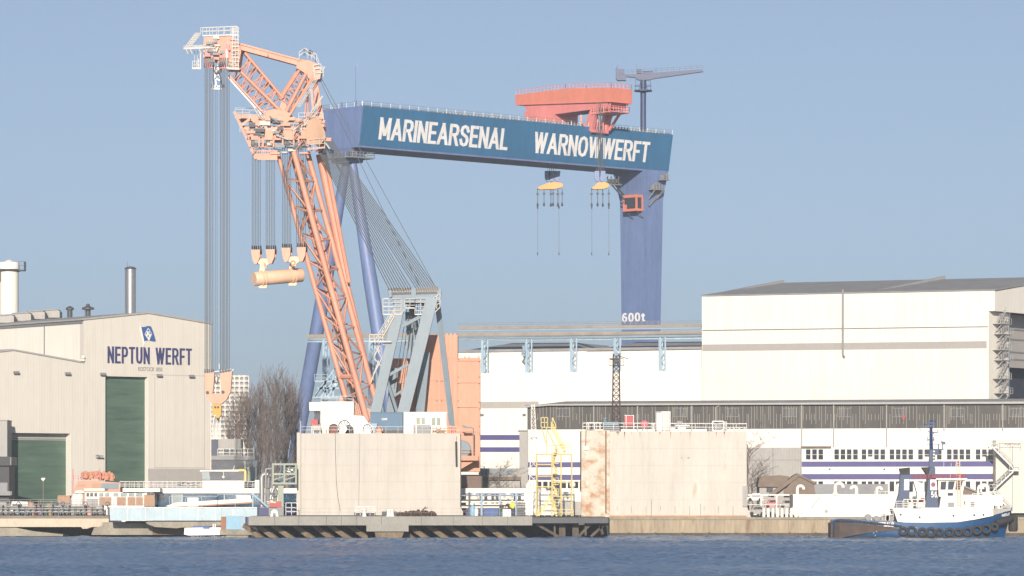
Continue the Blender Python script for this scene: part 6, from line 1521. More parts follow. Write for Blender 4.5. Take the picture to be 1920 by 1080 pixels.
mb = MB(); mb.prism([f52.W(993, 822, -.2), f52.W(1009, 821, -.2), f52.W(1009, 821, 1.2), f52.W(993, 822, 1.2)], (0, 0, .12)); mb.bar(f52.W(998, 785, .2), f52.W(1007, 786, .2), .1); t.part('platform', mb, m_greybox)

# ------------------------------------------------------------------ white pontoon hulls with swan neck vents
fp = FY(641)
def vent(mb, px, ytop, ybot, r, k=1, flip=1):
    q = P(px, ybot, 641.5); h = (ybot - ytop) / FPX * 641.5
    pts = [q, q + V((0, 0, h * .58))]
    R_ = h * .30 * k
    for i in range(1, 9): a = math.pi * 1.08 * i / 8; pts.append(q + V((flip * R_ * (1 - math.cos(a)), 0, h * .62 + (h * .38 - r) * math.sin(a))))
    mb.pipe(pts, r, 12)
t = T('white_pontoon', 'long white pontoon block with swan neck vents behind the tug', 'pontoon', fp.W(1690, 968))
mb = MB(fp); mb.pprism([(1486, 951), (1540, 951), (1540, 926.5), (1880, 928), (1880, 969), (1490, 969), (1486, 962)], 0, 8); mb.pprism([(1487, 927), (1540, 927), (1540, 951), (1487, 951)], .02, 7.9); t.part('hull', mb, m_white)
mb = MB(fp); mb.pprism([(1520, 953), (1537, 931), (1538.5, 931), (1522, 953)], -.08, -.003); mb.pbox(1501, 1502, 935, 950, -.05, -.003); mb.pbox(1566, 1567, 955, 962, -.06, -.003); mb.pbox(1524, 1525, 955, 961, -.05, -.003); t.part('hull_seam', mb, m_greywall)
mb = MB(); mb.lathe(fp.W(1549.5, 958.5, -.12), [(.28, 0), (.28, .1)], 14, (0, 1, 0)); t.part('hatch', mb, m_greywall)
for px, yt, yb, r, k, fl2 in ((1495, 908, 930, .26, .9, 1), (1566, 903, 928, .30, 1.0, 1), (1606, 909, 928, .30, .9, -1), (1644, 911, 928, .26, .9, 1), (1682, 905, 928, .30, .9, 1), (1852, 906, 930, .34, 1.0, -1), (1834, 908, 928, .2, .8, 1)):
    mb = MB(); vent(mb, px, yt, yb, r, k, fl2); t.part('swan_neck_vent', mb, m_white, smooth=True)
mb = MB(); mb.lathe(P(1566, 929, 641.5), [(.75, 0), (.3, .55)], 14); mb.lathe(P(1852, 929, 641.5), [(.7, 0), (.35, .7)], 14); mb.rail([fp.W(1640, 927, .1), fp.W(1680, 927, .1)], .5, 1, .04, (1,)); t.part('vent_base', mb, m_white, smooth=True)
fpl = FY(636)
t = T('white_pontoon_end', 'white pontoon wall with single swan neck behind the yellow stair tower', 'pontoon', fpl.W(1037, 968))
mb = MB(fpl); mb.pprism([(983, 926), (988, 922), (1091, 922), (1091, 966), (983, 966)], 0, 1.6); t.part('hull', mb, m_white)
mb = MB(fpl); mb.pbox(1051, 1091, 940, 966, -.05, -.003); t.part('grey_plate', mb, m_greywall)  # plain grey plate on the pontoon wall
mb = MB(); q0 = P(989, 923, 636.6); h = 1.9
mb.pipe([q0, q0 + V((0, 0, .8))] + [q0 + V((.42 * (1 - math.cos(a)), 0, .95 + .55 * math.sin(a))) for a in [math.pi * i / 7 for i in range(0, 9)]], .3, 12); t.part('swan_neck_vent', mb, m_white, smooth=True)
mb = MB(); mb.ball(P(1073.5, 909, 636.6), .55); mb.tube(P(1073.5, 922, 636.6), P(1073.5, 910, 636.6), .2, n=8); t.part('ball_vent', mb, m_white, smooth=True)

# ------------------------------------------------------------------ harbour tug
YT = 600.0; ft_ = FY(YT); kT = YT / FPX
t = T('harbour_tug', 'blue and white harbour tug with black tyre fenders moored at the quay', 'tug', P(1733, 1008, YT + 4))
yc_ = YT + 4.2
def st(px, ytop, yhalf_top, yhalf_wl, pxw=None):
    pxw = px if pxw is None else pxw; x = (px - CX) * kT; xw = (pxw - CX) * kT; zt_ = HC + (HY - ytop) * kT
    ring_ = []
    for s_ in (-1, 1):
        seq = [(x, yc_ + s_ * yhalf_top, zt_), (x * .4 + xw * .6, yc_ + s_ * (yhalf_top * .55 + yhalf_wl * .45), zt_ * .45), (xw, yc_ + s_ * yhalf_wl, .1), (xw, yc_ + s_ * yhalf_wl * .8, -1.0)]
        ring_.append(seq if s_ < 0 else seq[::-1])
    return [V(q) for q in ring_[0] + ring_[1]]
STN = [st(1560, 981, 1.6, 1.4), st(1564, 976, 2.9, 2.6), st(1576, 973, 3.7, 3.2), st(1600, 973.5, 4.1, 3.7), st(1650, 977, 4.3, 4.1), st(1690, 979.5, 4.3, 4.2), st(1740, 980, 4.3, 4.2), st(1800, 979, 4.2, 4.0), st(1840, 974.5, 3.8, 3.2, 1838), st(1868, 967, 3.1, 2.2, 1860), st(1890, 958.5, 1.9, 1.0, 1876), st(1901, 953.5, .8, .3, 1885), st(1905, 951, .12, .06, 1890)]
mb = MB(); n8 = 8
q = [x for s_ in STN for x in s_]
fs2 = [(i * n8 + j, i * n8 + (j + 1) % n8, (i + 1) * n8 + (j + 1) % n8, (i + 1) * n8 + j) for i in range(len(STN) - 1) for j in range(n8)]
mb.add(q, fs2 + [list(range(n8))[::-1], list(range((len(STN) - 1) * n8, len(STN) * n8))]); hull = t.part('hull', mb, m_tugblue, smooth=True)
# bulwark rubbing strake, stern fender
def side(px, y, out=.05):
    """point on the near hull side"""
    xs = [(1559, 1.5), (1560, 1.6), (1564, 2.8), (1576, 3.6), (1600, 4.05), (1650, 4.3), (1740, 4.3), (1800, 4.2), (1840, 3.75), (1868, 3.0), (1890, 1.8), (1901, .8), (1905, .12)]
    for (a, ha), (b, hb) in zip(xs, xs[1:]):
        if a <= px <= b: h = ha + (hb - ha) * (px - a) / (b - a); break
    else: h = .1
    Yp = yc_ - h - out
    return V(((px - CX) * kT, Yp, HC + (HY - y) * kT))
mb = MB()
lo = [(1559.8, 1008), (1562, 1008), (1566, 1008.5), (1575, 1009), (1600, 1004), (1640, 997.5), (1690, 994)]; hi = [(1559.5, 981), (1562, 980.5), (1566, 980), (1575, 979), (1600, 981), (1640, 984), (1690, 992)]
for i in range(len(hi) - 1):
    a, b, c, d = side(*hi[i], .1), side(*hi[i + 1], .1), side(*lo[i + 1], .14), side(*lo[i], .14)
    mb.add([a, b, c, d] + [x + V((0, .3, 0)) for x in (a, b, c, d)], [(0, 1, 2, 3), (7, 6, 5, 4), (0, 4, 5, 1), (1, 5, 6, 2), (2, 6, 7, 3), (3, 7, 4, 0)])
ring0 = [V(((1559.2 - CX) * kT, yc_ + s_, HC + (HY - y) * kT)) for s_, y in ((-2.6, 980.5), (2.6, 980.5), (2.4, 1010), (-2.4, 1010))]
mb.prism(ring0, (.5, 0, 0))
a, b = side(1559.5, 981, .1), side(1559.5, 1008, .14)
t.part('stern_fender', mb, m_fender)
mb = MB()
pts = [side(px, y, .12) for px, y in ((1561, 981), (1575, 977), (1600, 977.5), (1650, 982), (1690, 987))]; mb.pipe(pts, .16, 8)
t.part('rubbing_strake', mb, m_rubber)
for px, y in ((1693, 996), (1709, 996), (1729, 998), (1745, 998), (1761, 998), (1780, 998), (1797, 997.5), (1814, 997), (1832, 993.5), (1850, 991.5), (1866, 988)):
    c = side(px, y, .32); mb = MB(); mb.torus(c, (.12, 1, 0), .46 + .07 * ((px * 7) % 3), .22, 18, 8, sx=1.2); t.part('tyre_fender', mb, m_rubber, smooth=True)
mb = MB(); mb.pipe([side(px, y, .2) for px, y in ((1868, 981), (1884, 978), (1896, 974), (1902, 972))], .55, 10); mb.lathe(V(((1906 - CX) * kT, yc_, .9)), [(.6, 0), (.75, .3), (.75, 2.2), (.5, 2.5)], 14); t.part('bow_fender', mb, m_rubber, smooth=True)
def sidetext(body, x0, x1, yt, yb, mm, name, lift=0.0):
    o = side(x0, yb, .16); o2 = side(x1, yb - lift, .16); mb = MB(); mb.text(body, o, o2 - o, V((0, 0, (yb - yt) * kT)), V((0, -.06, 0)), .045); t.part(name, mb, mm)
sidetext('FAIRPLAY VII', 1647, 1675.5, 978.6, 983, m_letter, 'name_lettering', -.4)
sidetext('HAMBURG', 1657, 1675, 984, 987.6, m_letter, 'port_lettering', -.2)
sidetext('FAIRPLAY', 1881, 1898, 964, 969.5, m_letter, 'bow_lettering', 3.0)
mb = MB()
for px, y in ((1637.5, 1000), (1640.5, 1005), (1642.5, 998)): mb.bar(side(px, y, .1), side(px + 1.6, y - 2.5, .1), .12, .05)
for px, y in ((1683, 986.5), (1717, 988.5)): mb.bar(side(px, y, .1), side(px + 2, y + 1.8, .1), .15, .05)
t.part('draught_mark', mb, m_letter)
mb = MB(); mb.pipe([side(px, 1007.2, .1) for px in (1600, 1650, 1700, 1750, 1800, 1838, 1858, 1870)], .13, 6); t.part('waterline_band', mb, m_rubber)
ftm = FY(yc_)
def tb(mb, x0, x1, y0, y1, d):
    mb.box((x0 - CX) * kT, (x1 - CX) * kT, yc_ - d, yc_ + d, HC + (HY - y1) * kT, HC + (HY - y0) * kT); return mb
def tp(mb, pix, d, off=0.0):
    a = [V(((x - CX) * kT, yc_ - d + off, HC + (HY - y) * kT)) for x, y in pix]; return mb.prism(a, (0, 2 * d - off, 0))
mb = MB(); tp(mb, [(1676, 954), (1863.5, 953), (1864, 967), (1830, 974), (1790, 980), (1700, 980), (1684, 978)], 3.2); dk = t.part('deckhouse', mb, m_white)
mb = MB()
for px, y in ((1690, 965), (1725.5, 970), (1789, 967), (1828, 966), (1845.5, 965.5)): mb.lathe(V(((px - CX) * kT, yc_ - 3.25, HC + (HY - y) * kT)), [(.17, 0), (.17, .04)], 10, (0, 1, 0))
t.part('porthole', mb, m_glass, parent=dk)
mb = MB(); tp(mb, [(1863, 955), (1900, 953), (1899, 957), (1866, 966)], 1.9); tb(mb, 1871, 1876, 948, 954, .8); tb(mb, 1882, 1899, 948, 952.5, .7); t.part('foredeck_winch', mb, m_greywall)
mb = MB(); tp(mb, [(1764, 952), (1767, 931), (1808, 931), (1812, 952)], 2.4); wl = t.part('bridge_base', mb, m_white)
mb = MB(); tp(mb, [(1763, 931), (1762, 900), (1813, 899.5), (1807, 931)], 2.0); t.part('wheelhouse', mb, m_white)
mb = MB(); tb(mb, 1758, 1816, 896.5, 899.5, 2.5); t.part('wheelhouse_roof', mb, m_white)
for pix in ([(1767, 903), (1777.5, 902.5), (1776, 918), (1766, 918)], [(1781, 902.5), (1793.5, 902), (1790, 918), (1780, 918)], [(1796, 902.5), (1809, 902), (1803.5, 918), (1794, 918)], [(1780, 924), (1790, 924), (1790, 929.5), (1779.5, 929.5)]):
    mb = MB(); a = [V(((x - CX) * kT, yc_ - 2.06, HC + (HY - y) * kT)) for x, y in pix]; mb.prism(a, (0, .05, 0)); t.part('window', mb, m_glass)
for pix in ([(1780, 942), (1791.5, 942), (1791.5, 951), (1780, 951)], [(1822, 941.5), (1829.5, 941.5), (1829.5, 950), (1822, 950)]):
    mb = MB(); a = [V(((x - CX) * kT, yc_ - 2.46, HC + (HY - y) * kT)) for x, y in pix]; mb.prism(a, (0, .05, 0)); t.part('window', mb, m_greybox)
mb = MB(); tb(mb, 1812.5, 1836, 940, 953, 2.4); tb(mb, 1812, 1862, 938, 940, .1) if False else None; t.part('deck_locker', mb, m_white)
mb = MB()
for x0, x1, y in ((1812, 1862, 953), (1672, 1705, 953)): mb.rail([V(((x0 - CX) * kT, yc_ - 2.9, HC + (HY - y) * kT)), V(((x1 - CX) * kT, yc_ - 2.9, HC + (HY - y) * kT))], 1.1, .9, .04, (1, .66, .33))
mb.rail([V(((1826 - CX) * kT, yc_ - 2.2, HC + (HY - 940) * kT)), V(((1860 - CX) * kT, yc_ - 2.2, HC + (HY - 940) * kT))], 1.2, .9, .05, (1, .6)); mb.rail([V(((1655 - CX) * kT, yc_ - 3.0, HC + (HY - 977) * kT)), V(((1676 - CX) * kT, yc_ - 3.0, HC + (HY - 975) * kT))], 2.2, .6, .05, (1, .7, .4))
for x0, x1 in ((1697, 1712), (1713, 1735)): mb.rail([V(((x0 - CX) * kT, yc_ - 2.2, HC + (HY - 952) * kT)), V(((x1 - CX) * kT, yc_ - 2.2, HC + (HY - 952) * kT))], 1.3, .8, .07, (1, .6, .3))
t.part('white_rail', mb, m_white)
mb = MB(); rr = random.Random(6)
for i in range(26):
    if i % 5 in (1, 3): continue
    x = 1718 + i * 3.6; mb.bar(V(((x - CX) * kT, yc_ - 2.4, HC + (HY - 897) * kT)), V(((x + 1.5 - CX) * kT, yc_ - 2.4, HC + (HY - 890.5 + rr.uniform(-1, 1)) * kT)), .22)
mb.rail([V(((1715 - CX) * kT, yc_ - 2.4, HC + (HY - 898) * kT)), V(((1812 - CX) * kT, yc_ - 2.4, HC + (HY - 898) * kT))], .7, .7, .05)
tb(mb, 1730, 1737, 934, 940, 1.6); tb(mb, 1725, 1731, 937, 941, 1.2)
t.part('red_gear', mb, mat('dark red deck gear', (.24, .02, .035), .6, var=.3))
# funnels
mb = MB(); tp(mb, [(1682, 952), (1690, 925), (1693, 890), (1692, 878), (1710, 876.5), (1710, 900), (1709, 952)], .9); f_ = t.part('funnel', mb, m_tugdark)
mb = MB(); tp(mb, [(1691, 878), (1710.3, 876), (1710.3, 889), (1694, 890)], .95); t.part('funnel_top', mb, m_rubber, parent=f_)
mb = MB(); a = [V(((x - CX) * kT, yc_ - .96, HC + (HY - y) * kT)) for x, y in ((1699.5, 898.5), (1709, 898.5), (1708.5, 919), (1699, 919))]; mb.prism(a, (0, .05, 0)); t.part('white_panel', mb, m_white, parent=f_)
mb = MB(); tp(mb, [(1738, 952), (1741, 925), (1744, 890), (1747, 876), (1757, 876), (1757, 900), (1760, 931), (1763, 952)], 1.0, -.9); f_ = t.part('funnel', mb, m_tugdark)
mb = MB(); tp(mb, [(1732.5, 876), (1752, 875), (1755, 889), (1741.5, 889)], .9, -.5); t.part('funnel_top', mb, m_rubber, parent=f_)
mb = MB(); a = [V(((x - CX) * kT, yc_ - 1.96, HC + (HY - y) * kT)) for x, y in ((1747, 898.5), (1759, 898.5), (1760.5, 919), (1747.5, 919))]; mb.prism(a, (0, .05, 0)); pn = t.part('white_panel', mb, m_white, parent=f_)
mb = MB(); mb.lathe(V(((1752.8 - CX) * kT, yc_ - 2.0, HC + (HY - 908.5) * kT)), [(.27, 0), (.27, .03)], 16, (0, 1, 0)); mb.torus(V(((1752.8 - CX) * kT, yc_ - 2.0, HC + (HY - 908.5) * kT)), (0, 1, 0), .33, .04, 14, 4); t.part('round_emblem', mb, mat('emblem red blue', (.22, .03, .10), .5), parent=pn)
mb = MB(); o = V(((1748.6 - CX) * kT, yc_ - 1.95, HC + (HY - 933) * kT)); mb.text('56', o, V((11.5 * kT, 0, 0)), V((0, 0, 11.5 * kT)), V((0, -.05, 0)), block=(.8, .2, .16)); t.part('number', mb, m_letter, parent=f_)
mb = MB(); tb(mb, 1704, 1711, 934, 940, 1.4); tb(mb, 1752, 1762, 940, 952, 2.3) if False else None; t.part('green_box', mb, m_green)
mb = MB(); mb.prism([V(((x - CX) * kT, yc_ - 1.0, HC + (HY - y) * kT)) for x, y in ((1717, 902), (1736, 906), (1740, 952), (1722, 952), (1724, 925))], (0, 1.6, 0)); t.part('white_casing', mb, m_white)
# mast
mb = MB(); tp(mb, [(1747, 876), (1748, 842), (1758, 842), (1757, 876)], .45); tb(mb, 1757, 1765, 842, 852, .4)
X = lambda x: (x - CX) * kT
Zz = lambda y: HC + (HY - y) * kT
mb.tube(V((X(1751.5), yc_, Zz(842))), V((X(1751), yc_, Zz(787))), .3, .22, 8); mast = t.part('mast', mb, m_tugdark)
mb = MB()
for a, b, w_ in (((1731, 799), (1757, 797), .28), ((1752, 810), (1764, 810), .15), ((1764, 810), (1764, 803), .12), ((1745, 808), (1757, 812), .14), ((1748, 815), (1771, 815), .1), ((1743, 832), (1781, 832), .12), ((1745, 827), (1745, 818), .12), ((1756, 827), (1756, 818), .12), ((1744, 824), (1758, 824), .14), ((1765, 843), (1765, 832), .15), ((1773, 843), (1773, 828), .15), ((1770, 828), (1778, 830), .3), ((1755, 842), (1775, 842), .18), ((1748, 792), (1756, 792), .25), ((1747, 787), (1747, 797), .14), ((1756, 785), (1756, 797), .2), ((1729, 799), (1731, 808), .1)):
    mb.bar(V((X(a[0]), yc_ - .1, Zz(a[1]))), V((X(b[0]), yc_ - .1, Zz(b[1]))), w_)
mb.ball(V((X(1740), yc_, Zz(797))), .25); mb.ball(V((X(1757), yc_, Zz(789))), .22); t.part('crosstree', mb, m_tugdark, parent=mast)
mb = MB()
for y in (846, 852, 858, 864): mb.ball(V((X(1756), yc_ - .5, Zz(y))), .17)
mb.tube(V((X(1774), yc_ - 1, Zz(899))), V((X(1774), yc_ - 1, Zz(846))), .03, n=4); mb.tube(V((X(1786), yc_ - 1, Zz(899))), V((X(1788), yc_ - 1, Zz(868))), .03, n=4); mb.tube(V((X(1793), yc_ - 1, Zz(899))), V((X(1797), yc_ - 1, Zz(866))), .03, n=4)
t.part('lamp', mb, m_white, parent=mast)
mb = MB()
for k in (0, 7.5): mb.bar(V((X(1798 + k * .9), yc_ - 2.9, Zz(979))), V((X(1797 + k * .7), yc_ - 2.0, Zz(864))), .13)
for i in range(26):
    k = i / 25; a = V((X(1798), yc_ - 2.9, Zz(979))).lerp(V((X(1797), yc_ - 2.0, Zz(864))), k); b = V((X(1804.8), yc_ - 2.9, Zz(979))).lerp(V((X(1802), yc_ - 2.0, Zz(864))), k); mb.tube(a, b, .05, n=4)
t.part('ladder_mast', mb, mat('faded orange ladder', (.60, .40, .26), .6, var=.1))
for px, y, r in ((1630, 970, .5), (1646, 972, .42), (1662, 971, .62), (1670, 972, .55)):
    mb = MB(); mb.lathe(V((X(px), yc_ - 2.4, Zz(y))), [(r, 0), (r, .12), (r * .6, .14), (r * .6, 1.2), (r, 1.22), (r, 1.35)], 14, (0, 1, 0)); mb.box(X(px) - r * .8, X(px) + r * .8, yc_ - 2.2, yc_ - 1.2, Zz(977), Zz(y)); t.part('towing_winch', mb, m_greybox)
mb = MB(); mb.pipe([V((X(1628), yc_ - 1, Zz(976))), V((X(1630), yc_ - 1, Zz(962))), V((X(1634), yc_ - 1, Zz(962))), V((X(1636), yc_ - 1, Zz(976)))], .22, 8); t.part('towing_bow', mb, m_white)

# ------------------------------------------------------------------ river passenger ship behind the tanks
fr_ = FY(644)
t = T('river_passenger_ship', 'long white flat river passenger ship with dark blue glass and sun deck', 'passenger ship', fr_.W(600, 1000))
mb = MB(fr_); mb.pbox(290, 1084, 925, 1003.5, .5, 8); t.part('hull', mb, m_white)
mb = MB(fr_); mb.pbox(290, 1084, 946.5, 1003.4, .44, .497); t.part('navy_hull_band', mb, m_navy)
mb = MB(fr_); mb.pbox(288, 1086, 915.5, 925, 0, 8.5); t.part('deck_edge', mb, m_white)
for x0, x1, mm in ((295, 322, m_glassb), (323, 341, m_glassg), (342, 420, m_glassb), (421, 488, m_glassb), (524, 556, m_glassb), (866, 874, m_glass)):
    mb = MB(fr_); mb.pbox(x0, x1, 926.5, 951, .42, .498); t.part('saloon_window', mb, mm)
for x in (899, 908, 921, 929, 963, 971, 1000, 1010, 1030): 
    mb = MB(fr_); mb.pbox(x, x + 6, 924.5, 944, .42, .498); t.part('cabin_window', mb, m_glass)
mb = MB(); mb.rail([fr_.W(225, 915.5, .3), fr_.W(500, 915.5, .3)], 1.15, .8, .035, (1, .6, .3)); mb.rail([fr_.W(225, 915.5, 7.5), fr_.W(500, 915.5, 7.5)], 1.1, 1.0, .03, (1, .5)); t.part('sun_deck_rail', mb, m_steel)
mb = MB(fr_); mb.pprism([(374, 884), (376, 881.5), (446, 880.5), (461, 880.5), (461, 884)], 1.5, 6.5); wh = t.part('wheelhouse_roof', mb, m_white)
mb = MB(fr_); mb.pprism([(377, 884.2), (457, 884.2), (457, 901), (381, 901)], 1.8, 6.2); t.part('wheelhouse_glass', mb, m_glass, parent=wh)
mb = MB(fr_); mb.pprism([(378, 885), (392, 885), (394, 899.5), (380, 899.5)], 1.72, 1.79); t.part('front_pane', mb, m_glassg, parent=wh)
mb = MB(fr_); mb.pbox(380, 458, 901.2, 915.4, 1.6, 6.4); t.part('wheelhouse_base', mb, m_white, parent=wh)
mb = MB(); mb.pipe([fr_.W(x, y, 1.4) for x, y in ((448, 882), (457, 882), (460, 884), (460, 902))], .25, 8); t.part('yellow_arch', mb, m_yellow, parent=wh)
mb = MB(); q = fr_.W(419, 895, 1.5); mb.lathe(q + V((0, 0, -.2)), [(.05, 0), (.25, .15), (.25, .4), (.05, .5)], 10); mb.tube(q, q + V((0, 0, 1.2)), .05, n=4); mb.tube(fr_.W(437, 881, 3), fr_.W(440, 873, 3), .05, n=4); t.part('search_lamp', mb, m_white, parent=wh)
mb = MB(); rr = random.Random(9)
for i in range(14): a = fr_.W(332 + rr.uniform(0, 42), rr.uniform(905, 913), 2); mb.bar(a, a + V((rr.uniform(.3, 1), 0, rr.uniform(-.2, .2))), .12)
t.part('deck_furniture', mb, m_dark)
mb = MB(fr_); mb.pbox(478, 487.5, 900, 915.4, 1, 3); t.part('deck_box', mb, m_white)
# stern ramp with name stripe in front of the ship
mb = MB(fr_); mb.pprism([(310, 949), (330, 942.5), (470, 934), (473, 938), (473, 941), (318, 950.5)], -.6, .3); rp = t.part('gangway_tube', mb, m_white)
mb = MB(fr_); mb.pprism([(318, 950.7), (473, 941.2), (473, 943.5), (320, 953)], -.55, .3); t.part('brown_stripe', mb, m_wood, parent=rp)
mb = MB(fr_); mb.pprism([(443, 928), (470, 929), (470, 934), (444, 936)], -.4, .3); t.part('ramp_head', mb, m_white, parent=rp)

# old wooden panelled saloon boat, left
fw_ = FY(640)
t = T('panelled_saloon_boat', 'white boat with varnished wood panels and square windows behind the pier', 'boat', fw_.W(225, 1000))
mb = MB(fw_); mb.pbox(180, 286, 950, 1004, 0, 5); t.part('hull', mb, m_white)
mb = MB(fw_); mb.pbox(160, 284.5, 923, 950, .1, 4.5); t.part('cabin', mb, m_white)
for x0, x1 in ((186, 209), (219, 236), (239, 254), (255, 268)):
    mb = MB(fw_); mb.pbox(x0, x1, 932, 948, .03, .098); t.part('wood_panel', mb, m_wood)
mb = MB(fw_); mb.pbox(279, 289, 926, 949, -.1, -.02) if False else mb.pbox(270, 290, 927.5, 949.5, -.3, -.15); t.part('wood_door', mb, m_wood)
mb = MB(fw_); mb.pbox(230, 300, 915.5, 922, -.6, 5.2); mb.pbox(158, 196, 916, 920, -.4, 5); t.part('roof', mb, m_white)
mb = MB(fw_); mb.pbox(275, 288, 922.3, 927.2, -.5, -.2); t.part('dark_gap', mb, m_glass)
for x0, x1 in ((162, 167), (169, 174.5), (177, 182), (186, 194), (197, 205), (212.5, 222), (226, 238), (241, 252), (255, 267)):
    mb = MB(fw_); mb.pbox(x0, x1, 924, 931, .03, .098); t.part('window', mb, m_glassg if x0 > 184 else m_glass)
mb = MB(fw_); mb.pbox(162, 184, 935, 948, .04, .098); t.part('pale_screen', mb, m_greywall)
t = T('wooden_deck_crate', 'varnished brown crate on a grey stand near the panelled boat', 'crate', fw_.W(122, 960))
mb = MB(fw_); mb.pbox(108, 131, 930, 944, 0, 2.4); t.part('crate', mb, m_wood)
mb = MB(fw_); mb.pbox(109, 131, 929, 930, -.1, 2.5); mb.pbox(119, 120, 930, 944, -.06, 0); t.part('trim', mb, m_orangelow)
mb = MB(fw_); mb.pbox(108.5, 131, 944, 1004, .2, 2.2); t.part('stand', mb, m_greybox)
t = T('white_deck_machine', 'white capped machinery between crate and panelled boat', 'machine', fw_.W(144, 1003))
mb = MB(); mb.lathe(fw_.W(140, 948, .4), [(.7, 0), (.7, 1.2), (.4, 1.4), (.4, 1.9), (.1, 2.0)], 12); mb.lathe(fw_.W(150, 948, .4), [(.6, 0), (.6, 2.0), (1.0, 2.1), (.8, 2.5), (.2, 2.7)], 12); t.part('housing', mb, m_white, smooth=True)
mb = MB(fw_); mb.pbox(134, 158, 948, 1004, .2, 2); t.part('stand', mb, m_greybox)
# salmon machinery module
fm_ = FY(668)
t = T('salmon_machine_module', 'salmon red steel module with lumpy machinery on top before the green door', 'machine module', fm_.W(180, 960))
mb = MB(fm_); mb.pprism([(138, 926), (140, 914), (146, 902), (168, 901), (224, 905), (226, 926), (226, 1008), (138, 1008)], 0, 5); t.part('body', mb, m_orange)
mb = MB(); rr = random.Random(12)
for i in range(12):
    x = 156 + i * 4.9; y = 893 + rr.uniform(-2, 2) + (3 if x > 205 else 0); q = fm_.W(x, y + 6, rr.uniform(.5, 3)); h = rr.uniform(.5, 1.0)
    mb.lathe(q, [(.45, 0), (.5, .4), (.35, .5), (.42, .8 + h * .3), (.1, 1.0 + h * .5)], 8); mb.torus(q + V((.2, -.4, .6)), (rr.uniform(-.4, .4), 1, 0), .32, .1, 10, 5)
mb.pprism if False else None
t.part('valve_gear', mb, m_orange)
mb = MB(fm_); mb.pbox(172, 190, 906, 916, -.08, -.003); mb.pprism([(146, 908), (160, 908), (156, 911), (149, 912)], -.1, -.003); t.part('dark_panel', mb, m_plate)
mb = MB(fm_); mb.pbox(190.5, 222, 906, 917, -.08, -.003); t.part('grey_panel', mb, m_aframe)
mb = MB(); mb.tube(fm_.W(137, 925, .2), fm_.W(137, 879, .2), .09, n=5); mb.tube(fm_.W(187, 900, .2), fm_.W(187, 879, .2), .08, n=5); mb.rail([fm_.W(138, 902, .2), fm_.W(156, 902, .2)], .9, .7, .05); mb.rail([fm_.W(224, 917, .2), fm_.W(290, 917, .2)], 1.0, .9, .03); t.part('post', mb, m_redpink)

# ------------------------------------------------------------------ far left corner
fa_ = FY(655)
t = T('dark_cabin', 'dark grey cabin block shading the green roller door', 'cabin', fa_.W(0, 960))
mb = MB(fa_); mb.pbox(-60, 19.5, 856, 873, 0, 8); mb.pbox(-60, 17, 873, 940, .6, 8); t.part('wall', mb, mat('charcoal cabin paint', (.028, .027, .032), .6, var=.1))
mb = MB(fa_); mb.pbox(19.6, 20.8, 857, 872, 0, 8); mb.pbox(19.6, 22, 921, 928, 0, .4); t.part('light_trim', mb, m_greywall)
mb = MB(fa_); mb.pbox(-60, 20, 921, 929, -.5, .6); mb.pbox(-20, 14, 905, 921, .4, .597); t.part('ledge', mb, m_greybox)
mb = MB(fa_); mb.pbox(-60, 17, 940, 1010, .7, 8); t.part('base', mb, m_slime)
t = T('grey_clad_box', 'pale grey clad block above the dark cabin', 'building', FY(672).W(0, 960))
mb = MB(FY(672)); mb.pbox(-60, 13.5, 789, 962, 0, 6); t.part('wall', mb, m_greywall)
mb = MB(FY(672)); mb.pbox(-60, 14, 787.5, 789, -.1, 6.1); t.part('roof_edge', mb, m_greybox)
t = T('street_lamp', 'thin brown street lamp with white twin head before the green roller door', 'street lamp', P(81, 962, 650))
mb = MB(); mb.tube(P(81, 966, 650), P(81, 899, 650), .075, n=6); t.part('pole', mb, m_bark2)
mb = MB(); mb.bar(P(77.5, 898, 650), P(84.5, 897.5, 650), .16, .3); mb.bar(P(81, 902, 650), P(81, 897, 650), .2); t.part('lamp_head', mb, m_white)
def van(name, lab, px0, px1, y0, Yv, mm):
    f = FY(Yv); t = T(name, lab, 'van', f.W((px0 + px1) / 2, 967)); L = px1 - px0; H = 967 - y0
    mb = MB(f); mb.pprism([(px0, 963), (px0, y0 + H * .4), (px0 + L * .08, y0 + H * .32), (px0 + L * .16, y0), (px1, y0 + 1), (px1 + .6, 963)], 0, 1.9); b = t.part('body', mb, mm)
    for a, c in ((.18, .40), (.46, .70)):
        mb = MB(f); mb.pbox(px0 + L * a, px0 + L * c, y0 + H * .18, y0 + H * .42, -.03, -.003); t.part('window', mb, m_glass)
    for a in (.18, .8):
        mb = MB(); mb.lathe(f.W(px0 + L * a, 964, -.05), [(.18, 0), (.34, .03), (.34, .22)], 14, (0, 1, 0)); t.part('wheel', mb, m_rubber)
    return t
van('parked_van', 'white van parked behind the pier railing by the dark cabin', 17, 52, 940, 636, m_white)
van('parked_car_grey', 'light grey van parked under the dark cabin ledge', -30, 12, 941, 637, m_greywall).o.name = 'parked_van.001'
